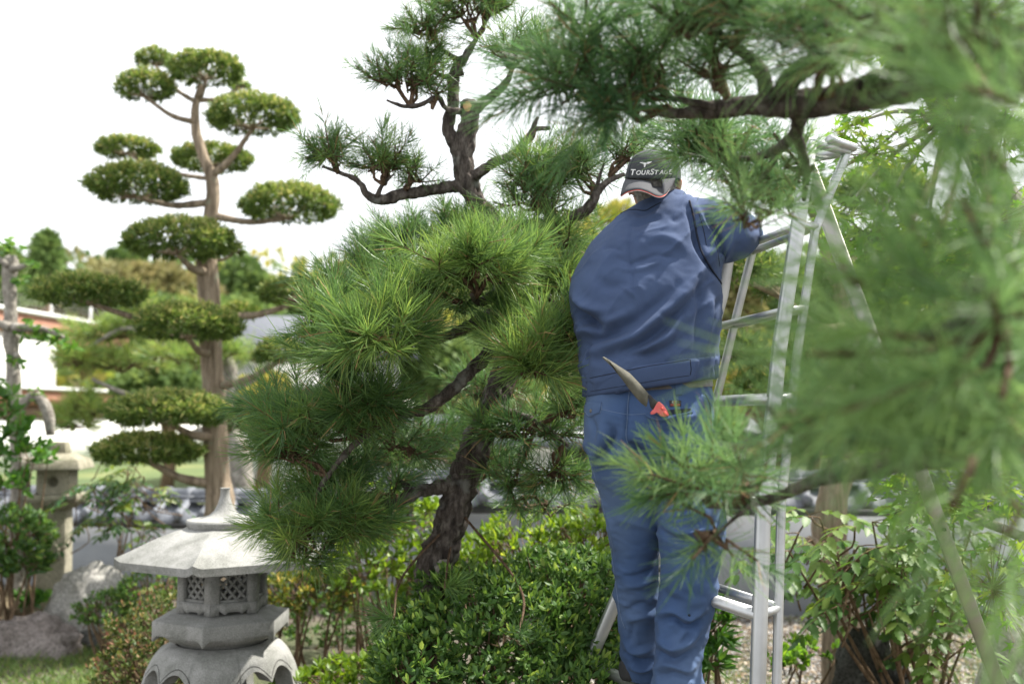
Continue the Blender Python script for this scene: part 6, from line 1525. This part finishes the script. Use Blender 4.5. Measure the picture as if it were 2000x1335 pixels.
    seam([bt], C5([(690, 440), (672, 600), (665, 760), (655, 900), (670, 985)]), .0012, 'seam', M['stitch'], tro); seam([bt], C5([(400, 635), (560, 670), (700, 690), (860, 680)]), .0008, 'seam', M['stitch'], tro)
    seam([bt], C2([(165, 10), (235, 250), (290, 560), (340, 900), (370, 1000)]), .0012, 'seam', M['stitch'], tro); seam([bt], C5([(1480, 480), (1520, 560), (1540, 700), (1545, 900), (1535, 1000)]), .0014, 'seam', M['piping'], tro)
    flap = patch([bt], [(1144, 785), (1176, 786), (1172, 806), (1142, 804), (1152, 814)], .004, 'pocket_flap', M['trouser'], tro)
    if flap:
        bf = BVHTree.FromPolygons([Vector(v.co) + Vector(wloc(flap)) for v in flap.data.vertices], [list(p.vertices) for p in flap.data.polygons])
        seam([bf, bt], [(1142, 803), (1152, 812), (1172, 805), (1176, 787)], .0009, 'seam', M['stitch'], flap)
        h = hit(bf, 1154, 802)
        if h: 
            e = MB(); ellipsoid(e, h[0] + A(0, -.002, 0), (.005, .003, .006)); e.build('button', M['leather'], flap)
    seam([bt], C5([(860, 700), (940, 725), (1000, 735), (1120, 722), (1240, 700), (1345, 668)]), .0042, 'pocket_edge', M['trouser'], tro, lift=.6)
    patch([bt], [(1296, 801), (1350, 797), (1348, 803), (1300, 811)], .0012, 'pocket_opening', M['piping'], tro, 8)
    lab_ = patch([bt], [(1307, 782), (1330, 782), (1330, 793), (1308, 794)], .0016, 'label_patch', M['rubber'], tro, 6)
    if lab_:
        bl = BVHTree.FromPolygons([Vector(v.co) + Vector(wloc(lab_)) for v in lab_.data.vertices], [list(p.vertices) for p in lab_.data.polygons])
        letter(bl, 'C', 1314, 786.6, 5.2, M['white_print'], lab_); letter(bl, 'C', 1320.6, 786.6, 5.2, M['white_print'], lab_); letter(bl, '&', 1317.4, 786.4, 4.6, M['red_trim'], lab_)
        for yy in (789.4, 791.4): seam([bl], [(1309.5, yy), (1314, yy), (1320, yy), (1328, yy)], .0007, 'label_line', M['red_trim'], lab_, 20)
    hole = hit(bt, 1346, 1202)
    if hole: e = MB(); ellipsoid(e, hole[0] + A(0, .001, 0), (.005, .003, .0065)); e.build('torn_hole', M['piping'], tro)
    # belt and loops
    bl_rows = sil([(742, 1149, 1388, 3.31, .133, 11), (763, 1143, 1391, 3.305, .139, 8)])
    bv, bq, btt = loft_rows(bl_rows, 72, 8, 2.5); belt = MB().add(bv, bq).build('belt', M['leather'], root); bb = bvh_of(bv, bq, [])
    patch([bb, bt], [(1211, 745), (1225, 744), (1223, 763), (1209, 764)], .004, 'belt_loop', M['trouser'], belt); patch([bb, bt], [(1319, 733), (1332, 734), (1331, 772), (1318, 772)], .004, 'belt_loop', M['trouser'], belt)
    patch([bb, bt], [(1246, 742), (1253, 741), (1252, 757), (1245, 757)], .004, 'belt_loop', M['trouser'], belt)
    # ---------------- shoes
    for nm, lg in (('shoe', legL), ('shoe', legR)):
        an = lg[-1][0]; fdir = unit(A(.8, .55, 0) if lg is legL else A(.25, .95, 0)); sdv = np.cross(A(0, 0, 1), fdir); b0 = A(an[0], an[1], zs)
        e = MB(); e.add(*loft_rows([(b0 + A(0, 0, .12) - fdir * .005, sdv * .05, fdir * .055), (b0 + A(0, 0, .07), sdv * .05, fdir * .058), (b0 + A(0, 0, .03), sdv * .046, fdir * .062)], 28, 12, 2.2)); e.add(*loft_rows([(b0 + A(0, 0, .035) - fdir * .075, sdv * .02, A(0, 0, .03)), (b0 + A(0, 0, .037) - fdir * .055, sdv * .04, A(0, 0, .037)), (b0 + A(0, 0, .037) + fdir * .03, sdv * .044, A(0, 0, .037)), (b0 + A(0, 0, .035) + fdir * .14, sdv * .052, A(0, 0, .034)), (b0 + A(0, 0, .028) + fdir * .21, sdv * .04, A(0, 0, .026)), (b0 + A(0, 0, .022) + fdir * .235, sdv * .015, A(0, 0, .014))], 28, 24, 2.6))
        v_, n_, q_, t_ = fused(e, .006, 4); MB().add(v_, q_, t_).build(nm, M['rubber'], root)
    # ---------------- jacket
    mb = MB()
    jr = [(386, 1258, 1343, 3.43, .075, 0), (398, 1240, 1353, 3.43, .10, 3), (415, 1212, 1380, 3.43, .13, 8), (450, 1166, 1402, 3.42, .155, 12), (500, 1135, 1408, 3.40, .175, 8), (550, 1116, 1409, 3.38, .185, 4), (595, 1116, 1408, 3.36, .185, 4), (640, 1126, 1403, 3.34, .18, 8), (690, 1130, 1399, 3.32, .172, 14), (730, 1140, 1397, 3.31, .165, 18), (753, 1145, 1392, 3.31, .158, 18)]
    mb.add(*loft_rows(sil(jr), 72, 60, 2.3))
    aR = [(P(1345, 445, 3.43), .1, 1), (P(1385, 450, 3.38), .102, 1), (P(1422, 455, 3.37), .094, 1), (P(1446, 455, 3.44), .074, 1), (P(1438, 452, 3.6), .062, 1), (P(1405, 450, 3.78), .05, 1)]
    aL = [(P(1215, 520, 3.48), .09, 1), (P(1172, 565, 3.55), .082, 1), (P(1137, 592, 3.66), .058, 1), (P(1150, 592, 3.77), .054, 1), (P(1190, 572, 3.9), .048, 1)]
    for a in (aR, aL): mb.add(*loft_rows(limb_rows(a), 40, 40, 2.))
    V, Nn, q, t = fused(mb, .006, 6)
    C1 = lambda pts: [(1080 + a / 2.67, 280 + b / 2.67) for a, b in pts]
    X, Y = pix(V)
    V = V + Nn * (.007 * fbm(V * A(6, 6, 9), 4, 50) + crease(V, .0085, 40, 50))[:, None]
    gather = np.clip((X - 1352) / 8, 0, 1) * np.exp(-((Y - 722) / 26) ** 2); V = V + Nn * (.0065 * np.sin(X * .75) * gather)[:, None]
    gl = np.clip((1155 - X) / 6, 0, 1) * np.exp(-((Y - 752) / 20) ** 2); V = V + Nn * (.003 * np.sin(Y * .8 + X * .5) * gl)[:, None]
    jf = [(C1([(95, 840), (140, 905), (215, 945), (290, 935)]), 9, -.014), (C1([(105, 800), (170, 860), (260, 885)]), 10, .009), (C1([(110, 1010), (170, 985), (250, 985)]), 10, .009), (C1([(140, 1060), (240, 1020), (380, 985)]), 9, -.009), (C1([(200, 1085), (420, 1010), (560, 900), (690, 780), (780, 660)]), 13, .012), (C1([(230, 1130), (430, 1060), (590, 950), (720, 830), (800, 720)]), 12, -.011), (C1([(180, 1010), (360, 960), (520, 850), (650, 740)]), 14, -.009), (C1([(120, 990), (210, 950), (300, 930), (400, 880)]), 12, .010), (C1([(110, 830), (160, 900), (230, 950), (190, 1000)]), 13, -.013), (C1([(100, 740), (140, 830), (240, 870), (320, 860)]), 14, .007),
          (C1([(330, 1100), (500, 1060), (620, 990), (660, 900)]), 9, .008), (C1([(380, 1110), (560, 1080), (690, 1000)]), 8, -.006), (C1([(740, 1090), (760, 960), (770, 820), (760, 700)]), 9, -.007), (C1([(790, 1090), (810, 950), (830, 800)]), 8, .008), (C1([(830, 1080), (845, 950), (850, 830)]), 6, -.006),
          (C1([(410, 420), (400, 560), (420, 700), (430, 820)]), 5, -.0035), (C1([(340, 600), (420, 620), (540, 580), (640, 600)]), 6, -.004), (C1([(360, 660), (440, 660), (560, 620)]), 6, .003), (C1([(250, 560), (300, 540), (360, 560)]), 5, -.003), (C1([(350, 740), (420, 790), (440, 840)]), 4, .003), (C1([(560, 900), (600, 910), (650, 880)]), 5, -.005), (C1([(370, 380), (430, 420), (520, 390), (580, 400)]), 10, -.006), (C1([(420, 350), (470, 360), (560, 315)]), 9, -.006), (C1([(600, 380), (640, 400), (690, 370)]), 8, -.004),
          (C1([(700, 330), (730, 420), (750, 520), (800, 610), (860, 700)]), 7, -.012), (C1([(750, 340), (790, 430), (830, 520), (850, 590)]), 9, .010), (C1([(800, 380), (850, 470), (870, 560)]), 8, -.010), (C1([(870, 620), (910, 560), (940, 470)]), 9, .008), (C1([(150, 1110), (180, 1060), (170, 1180)]), 6, -.006), (C1([(480, 520), (560, 490), (640, 510), (700, 560)]), 12, .005), (C1([(220, 690), (290, 740), (400, 730)]), 14, -.005)]
    V = apply_folds(V, Nn, jf)
    jac = MB().add(V, q, t).build('jacket', M['jacket'], root); bj = bvh_of(V, q, t)
    seam([bj], C1([(205, 472), (270, 415), (345, 370), (390, 350), (430, 345), (480, 350), (520, 330), (562, 308)]), .0017, 'yoke_seam', M['piping'], jac)
    seam([bj], C1([(712, 300), (735, 385), (750, 470), (775, 560), (820, 645), (876, 730)]), .0036, 'armhole_seam', M['piping'], jac); seam([bj], C1([(760, 360), (785, 450), (800, 530)]), .0012, 'armhole_seam', M['piping'], jac)
    seam([bj], C1([(835, 480), (858, 560), (870, 640)]), .001, 'sleeve_seam', M['piping'], jac)
    # hem band: a ring just outside the cloth
    hv, hq, ht_ = loft_rows(sil([(714, 1138, 1398, 3.315, .170, 18), (719, 1135, 1402, 3.315, .180, 18), (745, 1139, 1399, 3.315, .179, 18), (756, 1141, 1397, 3.315, .174, 18), (758, 1146, 1391, 3.315, .165, 18)]), 110, 14, 2.3)
    X, Y = pix(hv); cc = hv.mean(0); rd_ = unit((hv - cc) * A(1, 1, 0)); g2 = np.clip((X - 1350) / 8, 0, 1) + np.clip((1152 - X) / 5, 0, 1)
    hv = hv + rd_ * (.0065 * np.sin(X * .8) * g2 * (hv[:, 1] < 3.35))[:, None]
    hem = MB().add(hv, hq).build('hem_band', M['jacket'], jac); bh = bvh_of(hv, hq, [])
    seam([bh, bj], [(1152, 738), (1200, 728), (1260, 716), (1310, 708), (1346, 702)], .0012, 'seam', M['piping'], hem); seam([bh, bj], [(1348, 702), (1349, 712), (1350, 722), (1348, 732)], .0012, 'seam', M['piping'], hem)
    seam([bh, bj], [(1153, 764), (1200, 756), (1260, 746), (1310, 738), (1346, 733)], .0009, 'seam', M['piping'], hem)
    col_rows = sil([(398, 1243, 1350, 3.43, .098, 4), (386, 1257, 1341, 3.43, .082, 3), (379, 1262, 1336, 3.44, .074, 2)])
    cv, cq, ctt = loft_rows(col_rows, 56, 8, 2.2); MB().add(cv, cq).build('collar', M['jacket'], jac)
    # ---------------- cap worn back to front
    CC = P(1275, 350, 3.415); mb = MB(); rows = 22; n = 64; V = []
    tilt = Matrix.Rotation(rad(13), 3, 'X') @ Matrix.Rotation(rad(2), 3, 'Y')
    for i in range(rows):
        f = i / (rows - 1) * math.pi / 2 * .985
        for j in range(n):
            a = 2 * math.pi * j / n; sm = 1 + .006 * abs(math.cos(a * 3)) 
            r = math.cos(f) ** .72; v = Vector((.093 * r * math.cos(a) * sm, .112 * r * math.sin(a) * sm, .0975 * math.sin(f)))
            V.append(CC + A(*(tilt @ v)))
    V = np.array(V); V += unit(V - CC) * (.0022 * fbm(V * 26, 2, 60))[:, None]
    Q = [[i * n + j, i * n + (j + 1) % n, (i + 1) * n + (j + 1) % n, (i + 1) * n + j] for i in range(rows - 1) for j in range(n)]; V = np.vstack([V, V[-n:].mean(0)[None]]); T = [[(rows - 1) * n + j, (rows - 1) * n + (j + 1) % n, rows * n] for j in range(n)]
    capo = MB().add(V, Q, T).build('cap', M['cap'], root); bc = bvh_of(V, Q, T)
    sl = capo.modifiers.new('thickness', 'SOLIDIFY'); sl.thickness = .003; sl.offset = -1
    e = MB(); ellipsoid(e, CC + A(*(tilt @ Vector((0, 0, .098)))), (.009, .009, .005)); e.build('cap_button', M['cap'], capo)
    seam([bc], [(1222, 349), (1240, 350.5), (1275, 351), (1305, 350), (1326, 347)], .0016, 'cap_seam', M['piping'], capo); seam([bc], [(1273, 296), (1296, 303), (1308, 320), (1313, 348)], .0009, 'cap_seam', M['piping'], capo); seam([bc], [(1268, 296), (1244, 304), (1232, 322), (1228, 349)], .0009, 'cap_seam', M['piping'], capo)
    # visor hangs over the nape
    U = np.linspace(0, 1, 33); be = spline(np.array([(1213, 383, 3.33), (1226, 375, 3.255), (1246, 371, 3.215), (1263, 375, 3.2), (1284, 384, 3.21), (1298, 381, 3.235), (1309, 366, 3.28), (1316, 351, 3.33)]), n=32)
    be = np.stack([np.interp(np.linspace(0, 1, 33), np.linspace(0, 1, len(be)), be[:, k]) for k in range(3)], 1)
    te = []
    for u in U:
        h = hit(bc, 1222 + u * 100, 349.5 + .8 * math.sin(math.pi * u)); te.append(h[0] + A(0, .004, 0) if h else P(1222 + u * 100, 350, 3.40))
    V = []
    for v in np.linspace(0, 1, 10):
        for k in range(33):
            b_ = P(*be[k]); m_ = te[k] * (1 - v) + b_ * v; bulge = math.sin(math.pi * v) * .006
            V.append(m_ + A(0, -bulge * .7, bulge))
    V = np.array(V); Q = [[i * 33 + j, (i + 1) * 33 + j, (i + 1) * 33 + j + 1, i * 33 + j + 1] for i in range(9) for j in range(32)]
    vis = MB().add(V, Q).build('visor', M['visor'], capo); sl = vis.modifiers.new('thickness', 'SOLIDIFY'); sl.thickness = .0035; sl.offset = 1
    bvv = bvh_of(V, Q, [])
    ed = V[-33:]; MB().tube(np.c_[ed + A(0, -.001, -.0005), np.full(33, .0013)], sides=8, smooth_pts=False).build('visor_piping', M['red_trim'], vis); MB().tube(np.c_[ed + A(0, -.001, -.0026), np.full(33, .0008)], sides=8, smooth_pts=False).build('visor_piping', M['white_print'], vis)
    for k in range(1, 7):
        w_ = V[(9 - k) * 33:(10 - k) * 33][2:-2]; MB().tube(np.c_[w_ + A(0, -.0004, 0), np.full(29, .0005)], sides=5, smooth_pts=False).build('stitch_line', M['piping'], vis)
    # emblem and lettering on the cap
    x = 1232.5
    for ch, s in zip('TOURSTAGE', (15.5, 12, 12, 12, 15.5, 12, 12, 12, 12)):
        x += letter(bc, ch, x, 341.6 - (x - 1232) * .02, s, M['white_print'], capo, left=True, shear=.22, bold=.022) + .55
    for poly in ([(1248.5, 317.3), (1256, 316.8), (1263.5, 318.5), (1262, 321.5), (1259.5, 326.6), (1257.6, 327), (1258.2, 323.4), (1256.8, 320.8), (1253, 319)], [(1262, 316.6), (1273.6, 315.8), (1270, 318.6), (1265.4, 320.8), (1263.4, 319.8), (1264.4, 318.2)]):
        cq_ = np.mean(poly, 0); Vp = []
        for p in [tuple(cq_)] + poly:
            h = hit(bc, *p); Vp.append(h[0] + A(0, -.0012, 0))
        MB().add(Vp, None, [[0, 1 + i, 1 + (i + 1) % len(poly)] for i in range(len(poly))]).build('emblem', M['white_print'], capo, smooth=False)
    return bt

def letter(bvh, ch, px, py, size, mat, parent, left=False, shear=0., bold=.01):
    """one printed character laid on a surface; size in photo pixels"""
    cu = bpy.data.curves.new('character', 'FONT'); cu.body = ch; cu.size = 1; cu.shear = shear; cu.offset = bold; cu.resolution_u = 4
    if not left: cu.align_x = 'CENTER'
    o = bpy.data.objects.new('character', cu); col.objects.link(o); dg = bpy.context.evaluated_depsgraph_get()
    me = bpy.data.meshes.new_from_object(o.evaluated_get(dg)); bpy.data.objects.remove(o, do_unlink=True)
    xs = [v.co.x for v in me.vertices]; wd = (max(xs) - min(xs)) * size if xs else 0
    off = wloc(parent)
    for v in me.vertices:
        h = hit(bvh, px + (v.co.x - (min(xs) if left else 0)) * size, py - v.co.y * size)
        if h is not None:
            nn = h[1] if h[1][1] < 0 else -h[1]; v.co = Vector(h[0] + nn * .0012 - off)
    me.materials.clear(); me.materials.append(mat)
    o2 = bpy.data.objects.new('printed_letter', me); col.objects.link(o2); o2.parent = parent
    return wd
BT = gardener()

def saw():
    root = thing('pruning_saw', P(1290, 800, 3.12), 'pruning saw with red grip tucked in the back pocket', 'saw')
    dpt = lambda x: 3.06 + (x - 1178) / 130 * .05
    def slab(name, poly, th, mat, par=root, d0=0):
        a = np.array([P(x, y, dpt(x) + d0) for x, y in poly]); n = len(a); c = a.mean(0); V = np.vstack([a, a + A(0, th, 0), c[None], (c + A(0, th, 0))[None]])
        Q = [[i, n + i, n + (i + 1) % n, (i + 1) % n] for i in range(n)]; T = [[2 * n, i, (i + 1) % n] for i in range(n)] + [[2 * n + 1, n + (i + 1) % n, n + i] for i in range(n)]
        return MB().add(V, Q, T).build(name, mat, par, smooth=False)
    up = [(1178, 696), (1183, 698), (1205, 712), (1230, 728), (1250, 749), (1268, 770)]
    lo = [(1263, 794), (1252, 786), (1241, 774), (1228, 757), (1214, 738), (1198, 718), (1177, 698)]
    teeth = []
    for (x0, y0), (x1, y1) in zip(lo[:-1], lo[1:]):
        k = 7
        for i in range(k):
            f = i / k; x, y = x0 + (x1 - x0) * f, y0 + (y1 - y0) * f; teeth += [(x, y)]
            f2 = (i + .6) / k; x, y = x0 + (x1 - x0) * f2, y0 + (y1 - y0) * f2; teeth += [(x - 1.0, y + .9)]
    body_poly = up + teeth + [lo[-1]]
    # blade as a strip so that the long shape triangulates cleanly
    U = np.array(up, float); Lw = np.array(body_poly[len(up):][::-1], float); Lr = np.stack([np.interp(np.linspace(0, 1, 81), np.linspace(0, 1, len(Lw)), Lw[:, k]) for k in range(2)], 1)
    Ur = np.stack([np.interp(np.linspace(0, 1, 81), np.linspace(0, 1, len(U)), U[:, k]) for k in range(2)], 1)
    V = [P(x, y, dpt(x)) for x, y in Ur] + [P(x, y, dpt(x)) for x, y in Lr]; V = np.array(V); V = np.vstack([V, V + A(0, .0018, 0)])
    Q = [[i, i + 1, 81 + i + 1, 81 + i] for i in range(80)] + [[162 + 81 + i, 162 + 82 + i, 162 + i + 1, 162 + i] for i in range(80)] + [[i + 1, i, 162 + i, 163 + i] for i in range(80)] + [[81 + i, 82 + i, 244 + i, 243 + i] for i in range(80)]
    MB().add(V, Q).build('blade', M['saw_steel'], root, smooth=False)
    bevel(slab('ferrule', [(1266, 771), (1270, 770), (1277, 778), (1287, 786), (1284, 794), (1275, 800), (1271, 795), (1268, 784)], .008, M['rubber'], d0=-.003), .002)
    grip = slab('grip', [(1284, 786), (1288, 784), (1296, 791), (1303, 801), (1307, 811), (1298, 813.5), (1291, 812), (1286, 807), (1283, 804), (1278, 808), (1273, 809), (1271, 806), (1276, 800)], .02, M['red_handle'], d0=-.008); bevel(grip, .005, 3)
    slab('grip_inset', [(1290, 796), (1294, 794), (1297, 799), (1293, 801)], .004, M['red_trim'], grip, d0=-.0095); slab('grip_inset', [(1296, 804), (1300, 802), (1305, 810), (1303, 812), (1297, 811)], .004, M['red_trim'], grip, d0=-.0095)
saw()

def tassel():
    p = P(1792, 968, 4.5); root = thing('rope_tassel', p, 'frayed white cord tassel hanging in the spiny shrub', 'rope')
    wm = rough_mat('white_cord', [(.3, (.6, .6, .58)), (.7, (.78, .78, .76))], 60)
    e = P(1797, 1008, 4.5); tp = P(1788, 930, 4.5); n = 60
    for k in range(2):
        t = np.linspace(0, 1, n)[:, None]; c = tp * (1 - t) + e * t; a = t[:, 0] * 40 + k * math.pi
        MB().tube(np.c_[c + np.stack([np.cos(a) * .004, np.sin(a) * .004, 0 * a], 1), np.full(n, .005)], sides=7, smooth_pts=False).build('cord_strand', wm, root)
    mb = MB(); ellipsoid(mb, e, (.016, .016, .018)); mb.build('knot', wm, root)
    b = np.repeat(e[None], 120, 0) + RNG.normal(0, .006, (120, 3)); D = unit(np.stack([RNG.normal(.12, .1, 120), RNG.normal(0, .1, 120), -np.ones(120)], 1))
    MB().leaves(b, D, rnd_dirs(120), RNG.uniform(.06, .1, 120), .0022, NEEDLE).build('fringe', wm, root)
tassel()
